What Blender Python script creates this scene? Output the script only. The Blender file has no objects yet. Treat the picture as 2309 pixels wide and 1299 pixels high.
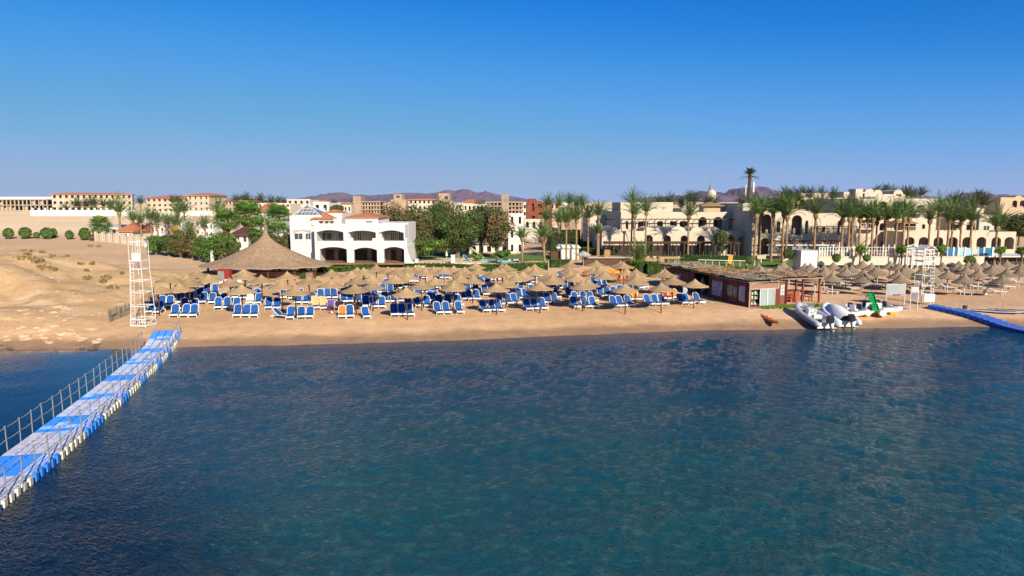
import bpy, math, random
from mathutils import Vector, Matrix, noise
random.seed(7)
R = math.radians
C = bpy.context.scene.collection
# ---------------------------------------------------------------- camera model
CX, CY, FPX, CAMZ, PITCH = 1154.5, 649.5, 1539.0, 11.0, R(7.2)
cp, sp = math.cos(PITCH), math.sin(PITCH)
def ray(px, py):
    a = (px-CX)/FPX; b = (CY-py)/FPX
    return Vector((a, cp+b*sp, -sp+b*cp))
def at(px, py, Y):
    d = ray(px, py); t = Y/d.y
    return Vector((d.x*t, Y, CAMZ+d.z*t))
def onz(px, py, z=0.0):
    d = ray(px, py); t = (z-CAMZ)/d.z
    return Vector((d.x*t, d.y*t, z))
def lerp(a, b, t): return a+(b-a)*t
def interp(x, pts):
    if x <= pts[0][0]: return pts[0][1]
    for (a, va), (b, vb) in zip(pts, pts[1:]):
        if x <= b: return va+(vb-va)*(x-a)/(b-a)
    return pts[-1][1]
def sm(t):
    t = max(0, min(1, t)); return t*t*(3-2*t)
# ---------------------------------------------------------------- terrain
_sh = [(-60,787),(60,788),(230,787),(420,783),(700,777),(1000,768),(1300,756),(1500,748),(1700,743),(1900,741),(2100,738),(2309,737)]
SHORE = [(onz(a,b).x, onz(a,b).y) for a,b in _sh]
SHORE = [(-400,SHORE[0][1]-6)]+SHORE+[(400,SHORE[-1][1]+6)]
def shore(x): return interp(x, SHORE)
MX = [(-400,7.0),(-80,6.2),(-62,5.2),(-56,4.7),(-50,3.6),(-45,2.4),(-40,1.9),(-36,1.3),(-33,.55),(-30,0)]
MD = [(0,0),(3,.16),(6,.30),(11,.46),(17,.78),(23,1.0),(28,.9),(36,.35),(44,0)]
def mound(x, y):
    d = y-shore(x)
    if d <= 0 or d >= 44 or x > -30: return 0.0
    m = interp(x, MX)*interp(d, MD)
    n = noise.fractal(Vector((x*.11, y*.16, 3.1)), 1.0, 2.0, 4)
    n2 = noise.fractal(Vector((x*.45, y*.8, 8.1)), 1.0, 2.0, 3)
    return max(0, m*(1+.25*n)+min(1, m)*(.38*n+.30*n2))
BASE = [(-12,-2.2),(-3,-.55),(0,0),(2.5,.5),(6,.85),(30,1.0),(44,1.6),(75,2.0),(115,2.3)]
def H(x, y):
    d = y-shore(x)+(.45*noise.noise(Vector((x*.16, 0, 2)))+.2*noise.noise(Vector((x*.6, 0, 5))) if y < 90 else 0)
    z = interp(d, BASE)
    if y > 150:
        hill = [(150,0),(172,.6),(200,2.0),(250,3.6),(300,4.6),(500,5.5),(2500,6.0)]
        z += interp(y, hill)
    if d > 0:
        z += mound(x, y)
        z += .05*noise.noise(Vector((x*.25, y*.25, 0)))*min(1, d/4)
        if y > 60 and x < -20 and y < 400: z += .25*noise.noise(Vector((x*.06, y*.06, 5)))*min(1,(y-60)/20)
    return z
def G(px, py, h=0.0):
    """ground point under the pixel (or point h above the ground)"""
    d = ray(px, py); t0 = 30; prev = None
    t = 14.0
    while t < 900:
        p = Vector((d.x*t, d.y*t, CAMZ+d.z*t)); g = p.z-h-H(p.x, p.y)
        if g < 0: break
        prev = t; t += 1.0 if t < 120 else 3.0
    a, b = (prev or 14), t
    for _ in range(18):
        m = (a+b)/2; p = Vector((d.x*m, d.y*m, CAMZ+d.z*m))
        if p.z-h-H(p.x, p.y) < 0: b = m
        else: a = m
    p = Vector((d.x*b, d.y*b, 0)); p.z = H(p.x, p.y)
    return p
def gr(x, y): return Vector((x, y, H(x, y)))
def GY(px, Y):
    x = (px-CX)/FPX*Y/cp
    for _ in range(3):
        z = H(x, Y); fz = Y*cp-(z-CAMZ)*sp; x = (px-CX)/FPX*fz
    return Vector((x, Y, H(x, Y)))
# ---------------------------------------------------------------- materials
MATS = {}
# reflectance scale per surface, measured against the photograph under the low sun
REFL = {n: 1.0 for n in ('blue_float_plastic','grey_white_float_plastic','float_side','deep_blue_float','worn_blue_float_top','faded_blue_float','bluish_white_float','pool_water','dark_pool_water','terrace_paving','lawn_grass','window_glass','engine_black','strip_grass','dark_interior','dark_rock')}
REFL.update({'white_plaster': .64, 'white_paint': .70, 'white_plastic': .78, 'villa_inner_wall': .8, 'pavilion_thatch': .62, 'cream_plaster': .64, 'cream_plaster_pale': .66, 'yellow_cream_plaster': .62, 'hedge_leaf': .9, 'leaf_bright': .9, 'leaf_green': .9, 'leaf_dark': .8, 'date_palm_frond': .85, 'dark_palm_frond': .8, 'fan_palm_leaf': .85, 'tube_grey_blue': .95, 'tube_pale_blue': .9, 'boat_cover': .9})
def nodes(m):
    m.use_nodes = True; nt = m.node_tree; return nt, nt.nodes['Principled BSDF'], nt.links
OBJVAR = {'reed_thatch': .16, 'grey_reed_thatch': .16, 'blue_sling_fabric': .14, 'date_palm_frond': .22}
def mat(name, col, rough=.8, var=.0, scale=3.0, bump=0.0, col2=None, metal=0, island=0.0, stretch=None, spec=.3, trans=0, bscale=None, detail=5, emis=None):
    if name in MATS: return MATS[name]
    k_ = REFL.get(name, .66); col = tuple(c*k_ for c in col); col2 = tuple(c*k_ for c in col2) if col2 else None
    m = bpy.data.materials.new(name); nt, b, L = nodes(m); N = nt.nodes
    b.inputs['Base Color'].default_value = (*col, 1); b.inputs['Roughness'].default_value = rough
    b.inputs['Metallic'].default_value = metal; b.inputs['Specular IOR Level'].default_value = spec
    src = None
    if var or col2 or bump:
        tc = N.new('ShaderNodeTexCoord'); vec = tc.outputs['Object']
        if stretch:
            mp = N.new('ShaderNodeMapping'); mp.inputs['Scale'].default_value = stretch; L.new(vec, mp.inputs['Vector']); vec = mp.outputs[0]
        nz = N.new('ShaderNodeTexNoise'); nz.inputs['Scale'].default_value = scale; nz.inputs['Detail'].default_value = detail
        nz.inputs['Roughness'].default_value = .62; L.new(vec, nz.inputs['Vector'])
        cr = N.new('ShaderNodeValToRGB'); L.new(nz.outputs['Fac'], cr.inputs['Fac'])
        c2 = col2 or tuple(c*(1-var) for c in col)
        cr.color_ramp.elements[0].position = .34; cr.color_ramp.elements[1].position = .66
        cr.color_ramp.elements[0].color = (*c2, 1); cr.color_ramp.elements[1].color = (*[min(1, c*(1+var*.5)) for c in col], 1)
        src = cr.outputs['Color']
        if bump:
            bn = N.new('ShaderNodeTexNoise'); bn.inputs['Scale'].default_value = bscale or scale*3; bn.inputs['Detail'].default_value = 5; L.new(vec, bn.inputs['Vector'])
            bp = N.new('ShaderNodeBump'); bp.inputs['Strength'].default_value = bump; bp.inputs['Distance'].default_value = .05
            L.new(bn.outputs['Fac'], bp.inputs['Height']); L.new(bp.outputs[0], b.inputs['Normal'])
    if island:
        g = N.new('ShaderNodeNewGeometry'); mr = N.new('ShaderNodeMapRange'); mr.inputs['To Min'].default_value = 1-island; mr.inputs['To Max'].default_value = 1+island
        L.new(g.outputs['Random Per Island'], mr.inputs['Value'])
        vm = N.new('ShaderNodeVectorMath'); vm.operation = 'SCALE'
        if src: L.new(src, vm.inputs[0])
        else: vm.inputs[0].default_value = col
        L.new(mr.outputs[0], vm.inputs['Scale']); src = vm.outputs[0]
    if name in OBJVAR:      # each object weathered a little differently
        oi = N.new('ShaderNodeObjectInfo'); mo = N.new('ShaderNodeMapRange'); mo.inputs['To Min'].default_value = 1-OBJVAR[name]; mo.inputs['To Max'].default_value = 1+OBJVAR[name]; L.new(oi.outputs['Random'], mo.inputs['Value'])
        vo_ = N.new('ShaderNodeVectorMath'); vo_.operation = 'SCALE'; L.new(src, vo_.inputs[0]); L.new(mo.outputs[0], vo_.inputs['Scale']); src = vo_.outputs[0]
    if src: L.new(src, b.inputs['Base Color'])
    if emis: b.inputs['Emission Color'].default_value = (*emis, 1); b.inputs['Emission Strength'].default_value = 1
    if trans:
        tr = N.new('ShaderNodeBsdfTranslucent'); mx = N.new('ShaderNodeMixShader'); mx.inputs[0].default_value = trans
        if src: L.new(src, tr.inputs['Color'])
        else: tr.inputs['Color'].default_value = (*col, 1)
        out = N['Material Output']; L.new(b.outputs[0], mx.inputs[1]); L.new(tr.outputs[0], mx.inputs[2]); L.new(mx.outputs[0], out.inputs[0])
    MATS[name] = m; return m
WHITE = mat('white_plaster', (.84,.83,.80), .85, .05, .6)
WPAINT = mat('white_paint', (.82,.82,.80), .5, .08, 2)
WPLAS = mat('white_plastic', (.82,.82,.80), .35)
CREAM = mat('cream_plaster', (.74,.64,.50), .9, .08, .35)
CREAM2 = mat('cream_plaster_pale', (.75,.67,.55), .9, .07, .3)
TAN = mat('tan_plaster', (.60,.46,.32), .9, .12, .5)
SHADEP = mat('shaded_inner_plaster', (.50,.42,.33), .9, .1, .5)  # darkened cream for recessed walls, loggia shade put into the colour
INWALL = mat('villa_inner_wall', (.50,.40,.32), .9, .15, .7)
TERRA = mat('terracotta_tiles', (.62,.24,.12), .85, .25, 2.5, .5, stretch=(1,1,1))
THATCH = mat('reed_thatch', (.56,.38,.20), .95, .35, 2.0, .6, stretch=(6,6,1.5), bscale=12)
THATCHG = mat('grey_reed_thatch', (.36,.27,.18), .95, .35, 2.0, .6, stretch=(6,6,1.5), bscale=12)
THATCHB = mat('pavilion_thatch', (.46,.315,.20), .95, .28, .9, .8, stretch=(2.5,2.5,9), bscale=5)
WOOD = mat('brown_wood', (.13,.065,.04), .75, .3, 3)
WOODR = mat('red_brown_wood', (.22,.055,.035), .7, .3, 2, stretch=(1,1,.2))
WOODL = mat('light_wood', (.45,.26,.12), .75, .3, 3)
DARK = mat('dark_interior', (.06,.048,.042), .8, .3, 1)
GLASS = mat('window_glass', (.05,.06,.07), .08, spec=.6)
BLUEF = mat('blue_sling_fabric', (.006,.090,.36), .75, .12, 6, island=.0)
ORANGEF = mat('orange_sling_fabric', (.85,.24,.03), .75, .12, 6)
REDF = mat('red_sling_fabric', (.35,.03,.03), .75, .12, 6)
WHITEF = mat('white_fabric', (.75,.74,.72), .8, .06, 3)
YELLOWT = mat('yellow_towel', (.80,.62,.30), .9, .1, 5, col2=(.55,.30,.12), stretch=(9,.2,.2))
GREYM = mat('grey_metal', (.35,.36,.38), .45, .1, 3, metal=.4)
ROPE = mat('pale_rope', (.50,.48,.44), .8, .2, 6)
STEEL = mat('galvanised_post', (.42,.42,.42), .45, .2, 5, metal=.5)
FBLUE = mat('blue_float_plastic', (.03,.15,.56), .45, .25, 2.2, .15, col2=(.02,.20,.66))
FWHITE = mat('grey_white_float_plastic', (.35,.36,.45), .5, .3, 3, .15, col2=(.22,.25,.36))
FBLUEW = mat('faded_blue_float', (.10,.26,.66), .5, .4, 2.5, .1, col2=(.30,.38,.62))
FWHITEB = mat('bluish_white_float', (.30,.35,.52), .5, .3, 2.5, .1, col2=(.16,.28,.62))
FWSIDE = mat('float_side', (.58,.55,.46), .5, .3, 4, .1)
FBLUE2 = mat('deep_blue_float', (.010,.085,.45), .45, .2, 2)
FBGREY = mat('worn_blue_float_top', (.10,.16,.40), .6, .3, 2.5)
LEAF = mat('leaf_green', (.12,.21,.04), .7, .5, .5, island=.45, trans=.25)
LEAFD = mat('leaf_dark', (.095,.125,.036), .7, .4, .5, island=.45, trans=.2)
LEAFB = mat('leaf_brownish', (.30,.19,.085), .8, .4, .35, island=.45, trans=.2, col2=(.11,.12,.035))
LEAFY = mat('leaf_bright', (.14,.27,.03), .7, .4, .8, island=.4, trans=.25)
HEDGE = mat('hedge_leaf', (.13,.27,.025), .7, .35, 1.0, island=.4, trans=.2)
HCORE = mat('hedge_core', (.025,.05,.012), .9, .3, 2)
FROND = mat('date_palm_frond', (.135,.215,.06), .55, .35, .8, island=.5, trans=.25)
FRONDD = mat('dark_palm_frond', (.085,.12,.05), .55, .3, .8, island=.4, trans=.2)
FAN = mat('fan_palm_leaf', (.15,.28,.05), .55, .3, .8, island=.4, trans=.25)
DRYF = mat('dry_frond', (.32,.20,.09), .9, .3, 2, island=.3)
BARK = mat('palm_bark', (.40,.25,.14), .95, .35, 3, .8, stretch=(1,1,4))
BARKO = mat('orange_palm_bark', (.42,.21,.09), .95, .35, 3, .8, stretch=(1,1,4))
TBARK = mat('tree_bark', (.26,.20,.15), .95, .3, 3, .6)
BRICK = mat('red_brick', (.30,.085,.05), .95, .3, .6)
CONC = mat('raw_concrete', (.48,.35,.25), .95, .25, .5)
STONE = mat('pale_stone', (.62,.53,.42), .9, .12, .8)
PAVE = mat('terrace_paving', (.58,.46,.34), .9, .15, 1)
POOL = mat('pool_water', (.10,.42,.50), .08, .15, 1.0, .1)
POOLD = mat('dark_pool_water', (.03,.10,.12), .06, .15, 1.0, .1)
DRYG = mat('dry_grass', (.30,.22,.09), .95, .4, 2, island=.4)
# ---------------------------------------------------------------- mesh builder
class MB:
    def __init__(s): s.v = []; s.f = []; s.m = []; s.mats = []; s.cur = 0
    def use(s, m):
        if m not in s.mats: s.mats.append(m)
        s.cur = s.mats.index(m); return s
    def face(s, pts):
        i = len(s.v); s.v += [tuple(p) for p in pts]; s.f.append(tuple(range(i, i+len(pts)))); s.m.append(s.cur)
    def grid(s, rows, close=False):
        """rows: list of equal-length lists of points -> welded surface"""
        i0 = len(s.v); n = len(rows[0])
        for r in rows: s.v += [tuple(p) for p in r]
        for a in range(len(rows)-1):
            for b in range(n-1 if not close else n):
                c = (b+1) % n
                s.f.append((i0+a*n+b, i0+a*n+c, i0+(a+1)*n+c, i0+(a+1)*n+b)); s.m.append(s.cur)
        return i0
    def hexa(s, p):
        i = len(s.v); s.v += [tuple(q) for q in p]
        for f in ((0,3,2,1),(4,5,6,7),(0,1,5,4),(1,2,6,5),(2,3,7,6),(3,0,4,7)):
            s.f.append(tuple(i+k for k in f)); s.m.append(s.cur)
    def box(s, x0, x1, y0, y1, z0, z1):
        s.hexa([(x0,y0,z0),(x1,y0,z0),(x1,y1,z0),(x0,y1,z0),(x0,y0,z1),(x1,y0,z1),(x1,y1,z1),(x0,y1,z1)])
    def tube(s, pts, rad, n=6, cap=True):
        pts = [Vector(p) for p in pts]
        if not isinstance(rad, (list, tuple)): rad = [rad]*len(pts)
        rows = []; up = Vector((0,0,1))
        for i, p in enumerate(pts):
            d = (pts[min(i+1,len(pts)-1)]-pts[max(i-1,0)])
            d = d.normalized() if d.length > 1e-9 else Vector((0,0,1))
            a = d.cross(up)
            if a.length < .05: a = d.cross(Vector((1,0,0)))
            a.normalize(); b = d.cross(a).normalized()
            rows.append([p+(a*math.cos(k*2*math.pi/n)+b*math.sin(k*2*math.pi/n))*rad[i] for k in range(n)])
        i0 = s.grid(rows, True)
        if cap:
            s.f.append(tuple(i0+k for k in range(n))[::-1]); s.m.append(s.cur)
            j = i0+(len(rows)-1)*n; s.f.append(tuple(j+k for k in range(n))); s.m.append(s.cur)
    def bar(s, a, b, w, h=None):
        """rectangular bar from a to b"""
        a = Vector(a); b = Vector(b); h = h or w; d = (b-a).normalized()
        u = Vector((0,0,1)) if abs(d.z) < .95 else Vector((0,1,0))
        x = d.cross(u).normalized()*w/2; y = x.cross(d).normalized()*h/2
        s.hexa([a-x-y,a+x-y,a+x+y,a-x+y,b-x-y,b+x-y,b+x+y,b-x+y])
    def lathe(s, prof, n=20, c=(0,0,0), jit=0, sq=None):
        rows = []
        for r, z in prof:
            row = []
            for k in range(n):
                a = k*2*math.pi/n; rr = r*(1+random.uniform(-jit, jit)) if jit else r
                row.append((c[0]+rr*math.cos(a), c[1]+rr*math.sin(a), c[2]+z+(random.uniform(-jit,jit)*.3 if jit and r>.3 else 0)))
            rows.append(row)
        s.grid(rows, True)
    def prism(s, pts2, y0, y1, axis='y'):
        """closed polygon in xz extruded along y"""
        n = len(pts2)
        if axis == 'y': P = lambda q, d: (q[0], d, q[1])
        elif axis == 'z': P = lambda q, d: (q[0], q[1], d)
        else: P = lambda q, d: (d, q[0], q[1])
        i = len(s.v); s.v += [P(q, y0) for q in pts2]+[P(q, y1) for q in pts2]
        s.f.append(tuple(i+k for k in range(n))); s.m.append(s.cur)
        s.f.append(tuple(i+n+k for k in range(n))[::-1]); s.m.append(s.cur)
        for k in range(n):
            s.f.append((i+k, i+n+k, i+n+(k+1)%n, i+(k+1)%n)); s.m.append(s.cur)
    def ellip(s, c, r, n=12, m=8, top=1.0, bot=-1.0):
        rows = []
        for j in range(m+1):
            t = math.pi*(j/m); z = math.cos(t)
            rr = math.sin(t)
            rows.append([(c[0]+r[0]*max(rr,.001)*math.cos(k*2*math.pi/n), c[1]+r[1]*max(rr,.001)*math.sin(k*2*math.pi/n), c[2]+r[2]*z) for k in range(n)])
        s.grid(rows, True)
    def build(s, name, m=None, parent=None, world=False, smooth=False, fix=True, label=None):
        me = bpy.data.meshes.new(name)
        v = s.v
        if world and parent is not None:
            M = parent.matrix_world.inverted() if parent.matrix_world != Matrix() else Matrix.Translation(-parent.location)
            M = (Matrix.Translation(parent.location) @ Matrix.Rotation(parent.rotation_euler.z, 4, 'Z')).inverted()
            v = [tuple(M @ Vector(p)) for p in v]
        me.from_pydata(v, [], s.f)
        ms = s.mats or [m]
        if m is not None and s.mats and m not in s.mats: pass
        for q in ms: me.materials.append(q)
        if s.mats: me.polygons.foreach_set('material_index', s.m)
        if fix:
            import bmesh
            bm = bmesh.new(); bm.from_mesh(me); bmesh.ops.recalc_face_normals(bm, faces=bm.faces); bm.to_mesh(me); bm.free()
        if smooth: me.polygons.foreach_set('use_smooth', [True]*len(me.polygons))
        me.update()
        o = bpy.data.objects.new(name, me); C.objects.link(o)
        if parent is not None: o.parent = parent
        if label: o['label'] = label
        return o
def tag(o, label=None, cat=None, group=None, kind=None):
    for k, val in (('label', label), ('category', cat), ('group', group), ('kind', kind)):
        if val: o[k] = val
    return o
def thing(name, label, cat, loc=(0,0,0), rz=0, group=None):
    o = bpy.data.objects.new(name, None); C.objects.link(o); o.location = loc; o.rotation_euler = (0,0,rz)
    o.empty_display_size = .3
    return tag(o, label, cat, group)
def dup(root, loc, rz=0, scale=1, label=None, group=None):
    r = root.copy(); C.objects.link(r); r.location = loc; r.rotation_euler = (0,0,rz)
    r.scale = (scale,)*3 if not isinstance(scale, tuple) else scale
    if label: r['label'] = label
    if group: r['group'] = group
    for ch in list(root.children):
        c = ch.copy(); C.objects.link(c); c.parent = r
        for g in list(ch.children):
            d = g.copy(); C.objects.link(d); d.parent = c
    return r
ONES = ['','first','second','third','fourth','fifth','sixth','seventh','eighth','ninth','tenth','eleventh','twelfth','thirteenth','fourteenth','fifteenth','sixteenth','seventeenth','eighteenth','nineteenth']
TENS = {2:('twenty','twentieth'),3:('thirty','thirtieth'),4:('forty','fortieth'),5:('fifty','fiftieth'),6:('sixty','sixtieth')}
def ordi(n):
    if n < 20: return ONES[n]
    t, o = divmod(n, 10); return TENS[t][1] if o == 0 else TENS[t][0]+'-'+ONES[o]
# arched wall: local u along wall, w up, depth inwards
def arch_wall(mb, O, th, u0, u1, w0, w1, ops=(), d=.35, N=8):
    cu, su = math.cos(th), math.sin(th); O = Vector(O)
    def P(u, w, q): return Vector((O.x+u*cu-q*su, O.y+u*su+q*cu, O.z+w))
    def both(a, b, c, e):   # quad in (u,w)
        mb.face([P(*a,0),P(*b,0),P(*c,0),P(*e,0)]); mb.face([P(*e,d),P(*c,d),P(*b,d),P(*a,d)])
    cur = u0
    for (ua, ub, zb, zs, zc) in sorted(ops):
        if ua > cur+1e-6: both((cur,w0),(ua,w0),(ua,w1),(cur,w1))
        n = N if zc > zs+1e-6 else 1
        def h(u):
            t = (2*u-ua-ub)/(ub-ua); return zs+(zc-zs)*(math.sqrt(max(0, 1-t*t)) if zc-zs > .3*(ub-ua)/2 else 1-t*t)
        us = [(ua+ub)/2-(ub-ua)/2*math.cos(math.pi*k/n) for k in range(n+1)]
        for a, b in zip(us, us[1:]):
            if zb > w0+1e-6: both((a,w0),(b,w0),(b,zb),(a,zb))
            both((a,h(a)),(b,h(b)),(b,w1),(a,w1))
            mb.face([P(a,h(a),0),P(a,h(a),d),P(b,h(b),d),P(b,h(b),0)])
        if zb > w0+1e-6: mb.face([P(ua,zb,0),P(ub,zb,0),P(ub,zb,d),P(ua,zb,d)])
        mb.face([P(ua,zb,0),P(ua,zb,d),P(ua,zs,d),P(ua,zs,0)]); mb.face([P(ub,zb,0),P(ub,zs,0),P(ub,zs,d),P(ub,zb,d)])
        cur = ub
    if cur < u1-1e-6: both((cur,w0),(u1,w0),(u1,w1),(cur,w1))
    mb.face([P(u0,w0,0),P(u0,w1,0),P(u0,w1,d),P(u0,w0,d)]); mb.face([P(u1,w0,0),P(u1,w0,d),P(u1,w1,d),P(u1,w1,0)])
    mb.face([P(u0,w1,0),P(u1,w1,0),P(u1,w1,d),P(u0,w1,d)])
def obox(mb, O, th, u0, u1, q0, q1, w0, w1):
    cu, su = math.cos(th), math.sin(th)
    def P(u, q, w): return (O[0]+u*cu-q*su, O[1]+u*su+q*cu, O[2]+w)
    mb.hexa([P(u0,q0,w0),P(u1,q0,w0),P(u1,q1,w0),P(u0,q1,w0),P(u0,q0,w1),P(u1,q0,w1),P(u1,q1,w1),P(u0,q1,w1)])
# ---------------------------------------------------------------- camera, light, sky
scn = bpy.context.scene
cam = bpy.data.objects.new('camera', bpy.data.cameras.new('camera')); C.objects.link(cam)
cam.location = (0,0,CAMZ); cam.rotation_euler = (math.pi/2-PITCH, 0, 0)
cam.data.sensor_width = 36; cam.data.lens = 36*FPX/2309; cam.data.clip_end = 40000; cam.data.clip_start = .5
scn.camera = cam
scn.view_settings.view_transform = 'Standard'; scn.view_settings.look = 'None'; scn.view_settings.exposure = .42; scn.view_settings.gamma = 1
EL, AZ = R(27), R(155)          # azimuth clockwise from +Y: sun stands right behind the camera
sdir = Vector((math.sin(AZ)*math.cos(EL), math.cos(AZ)*math.cos(EL), math.sin(EL)))
sun = bpy.data.objects.new('sun', bpy.data.lights.new('sun', 'SUN')); C.objects.link(sun)
sun.data.energy = 4.9; sun.data.angle = R(.55); sun.data.color = (1,.89,.70)
sun.rotation_euler = sdir.to_track_quat('Z', 'Y').to_euler()
w = bpy.data.worlds.new('World'); scn.world = w; w.use_nodes = True
nt = w.node_tree; N = nt.nodes; L = nt.links
sky = N.new('ShaderNodeTexSky'); sky.sky_type = 'NISHITA'; sky.sun_disc = False
sky.sun_elevation = EL; sky.sun_rotation = AZ; sky.air_density = 1.0; sky.dust_density = 0.0; sky.ozone_density = 6.0; sky.altitude = 1500
EXPO = .78; scn.view_settings.exposure = EXPO
sc_ = N.new('ShaderNodeVectorMath'); sc_.operation = 'SCALE'; sc_.inputs['Scale'].default_value = .1; L.new(sky.outputs[0], sc_.inputs[0])
cv = N.new('ShaderNodeRGBCurve'); L.new(sc_.outputs[0], cv.inputs['Color'])
for ch, pts in enumerate(([(.0,0),(.115,.0),(.145,.018),(.193,.065),(.288,.135),(.531,.283),(.70,.33),(1,.40)],
                          [(0,0),(.271,.212),(.327,.275),(.419,.348),(.569,.413),(.799,.468),(1,.50)],
                          [(0,0),(.30,.42),(.566,.735),(.661,.785),(.779,.80),(.91,.75),(1,.75)])):
    c_ = cv.mapping.curves[ch]
    for i, (x, y) in enumerate(pts):
        y = y/2**EXPO
        if i == 0: c_.points[0].location = (x, y)
        elif i == len(pts)-1: c_.points[-1].location = (x, y)
        else: c_.points.new(x, y)
cv.mapping.update()
s2 = N.new('ShaderNodeVectorMath'); s2.operation = 'SCALE'; s2.inputs['Scale'].default_value = 10; L.new(cv.outputs[0], s2.inputs[0])
L.new(s2.outputs[0], N['Background'].inputs['Color']); N['Background'].inputs['Strength'].default_value = .1
# ---------------------------------------------------------------- ground
def spaced(a, b, s0, g):
    out = [a]; s = s0
    while out[-1] < b: out.append(out[-1]+s); s *= g
    return out
xs_r = spaced(0, 4500, .8, 1.0) if False else None
def axis_x():
    xs = [i*.8 for i in range(-85, 61)]
    s = .8; v = xs[-1]
    while v < 6000: s *= 1.16; v += s; xs.append(v)
    s = .8; v = xs[0]
    while v > -6000: s *= 1.16; v -= s; xs.insert(0, v)
    return xs
def axis_y():
    ys = []; v = 34.0
    while v < 110: ys.append(v); v += .7
    s = .7
    while v < 12000: ys.append(v); s *= 1.05; v += s
    return [-200, 0, 20]+ys
GXs, GYs = axis_x(), axis_y()
gv = []; gc = []
SAND = Vector((.62,.39,.215)); WET = Vector((.30,.19,.115)); PLAIN = Vector((.60,.40,.235)); ROCK = Vector((.55,.365,.195)); PALE = Vector((.62,.47,.30)); HILL = Vector((.76,.57,.36)); COARSE = Vector((.62,.40,.24))
for y in GYs:
    for x in GXs:
        z = H(x, y); d = y-shore(x); m = mound(x, y)
        n = noise.fractal(Vector((x*.05, y*.07, 1)), 1, 2, 4); n2 = noise.fractal(Vector((x*.35, y*.6, 7)), 1, 2, 4)
        c = SAND.lerp(COARSE, sm((x-8)/18)*.8) if d < 40 else PLAIN.copy()
        if 28 < d <= 40: c = c.lerp(PLAIN, (d-28)/12)
        if x < -25: c = c.lerp(PLAIN, sm((-25-x)/6)*sm((d-14)/10))
        if y > 160: c = c.lerp(HILL, sm((y-160)/20))
        if m > 0:
            k = sm(m/1.0); rk = ROCK.lerp(Vector((.46,.295,.155)), sm(.5+n*1.3)).lerp(PALE, sm((n2-.12)*3.2)*(.95 if 3 < d < 13 else .35)); c = c.lerp(rk, k)
        if d < 3.2: c = c.lerp(WET, sm((2.6+.7*n2-d)/1.4))
        c = c*(1+.14*n)
        gv.append((x, y, z)); gc += [c.x, c.y, c.z, 1]
nx = len(GXs); gf = [(j*nx+i, j*nx+i+1, (j+1)*nx+i+1, (j+1)*nx+i) for j in range(len(GYs)-1) for i in range(nx-1)]
me = bpy.data.meshes.new('ground'); me.from_pydata(gv, [], gf)
ca = me.color_attributes.new('soil', 'FLOAT_COLOR', 'POINT'); ca.data.foreach_set('color', gc)
me.polygons.foreach_set('use_smooth', [True]*len(me.polygons))
m = bpy.data.materials.new('sandy_ground'); nt, b, L = nodes(m); N = nt.nodes
at_ = N.new('ShaderNodeAttribute'); at_.attribute_name = 'soil'
tc = N.new('ShaderNodeTexCoord')
def nz(scale, detail=6, rough=.6):
    q = N.new('ShaderNodeTexNoise'); q.inputs['Scale'].default_value = scale; q.inputs['Detail'].default_value = detail; q.inputs['Roughness'].default_value = rough
    L.new(tc.outputs['Object'], q.inputs['Vector']); return q
n1 = nz(.9); n2 = nz(6.0)
mr = N.new('ShaderNodeMapRange'); mr.inputs['From Min'].default_value = .3; mr.inputs['From Max'].default_value = .7; mr.inputs['To Min'].default_value = .84; mr.inputs['To Max'].default_value = 1.12
L.new(n1.outputs['Fac'], mr.inputs['Value'])
mr2 = N.new('ShaderNodeMapRange'); mr2.inputs['From Min'].default_value = .3; mr2.inputs['From Max'].default_value = .7; mr2.inputs['To Min'].default_value = .88; mr2.inputs['To Max'].default_value = 1.1
L.new(n2.outputs['Fac'], mr2.inputs['Value'])
mm = N.new('ShaderNodeMath'); mm.operation = 'MULTIPLY'; L.new(mr.outputs[0], mm.inputs[0]); L.new(mr2.outputs[0], mm.inputs[1])
vm = N.new('ShaderNodeVectorMath'); vm.operation = 'SCALE'; L.new(at_.outputs['Color'], vm.inputs[0]); L.new(mm.outputs[0], vm.inputs['Scale'])
L.new(vm.outputs[0], b.inputs['Base Color']); b.inputs['Roughness'].default_value = .95; b.inputs['Specular IOR Level'].default_value = .1
n3 = nz(2.8, 8, .75); bp = N.new('ShaderNodeBump'); bp.inputs['Strength'].default_value = .9; bp.inputs['Distance'].default_value = .14
L.new(n3.outputs['Fac'], bp.inputs['Height']); L.new(bp.outputs[0], b.inputs['Normal'])
me.materials.append(m); go = bpy.data.objects.new('ground', me); C.objects.link(go); tag(go, 'sandy ground of beach, bluff and plain', None, None, 'structure')
# ---------------------------------------------------------------- sea
def PX(y): return -18.72-.219*(y-24.8)-.0018*(y-24.8)**2      # x of the pontoon's seaward edge
def wave(x, y):
    if y < 8 or abs(x) > 80 or y > 66: return 0.0
    def rot(a): c_, s_ = math.cos(a), math.sin(a); return x*c_+y*s_, -x*s_+y*c_
    u, v = rot(R(-36)); z = .042*noise.noise(Vector((u*.75, v*1.7, 0)))+.026*noise.noise(Vector((u*1.5, v*3.3, 4)))
    u, v = rot(R(20)); z += .11*noise.noise(Vector((u*.05, v*.30, 9)))
    k = 1.0 if x+.27*y > -12.6 else .12
    return z*k*sm((shore(x)-.5-y)/4)*min(1, (y-8)/6)
mb = MB(); yy = [-400,-60,0,8]; v_ = 8.0
while v_ < 66: v_ += .16+.0042*v_; yy.append(v_)
yy.append(72); xx = [-4000,-400,-120,-80]; v_ = -52.0
while v_ < 52: xx.append(v_); v_ += .24
xx += [80,120,400,4000]
mb.grid([[(x, y, wave(x, y)) for x in xx] for y in yy])
m = bpy.data.materials.new('sea_water'); nt, b, L = nodes(m); N = nt.nodes
tc = N.new('ShaderNodeTexCoord')
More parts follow.
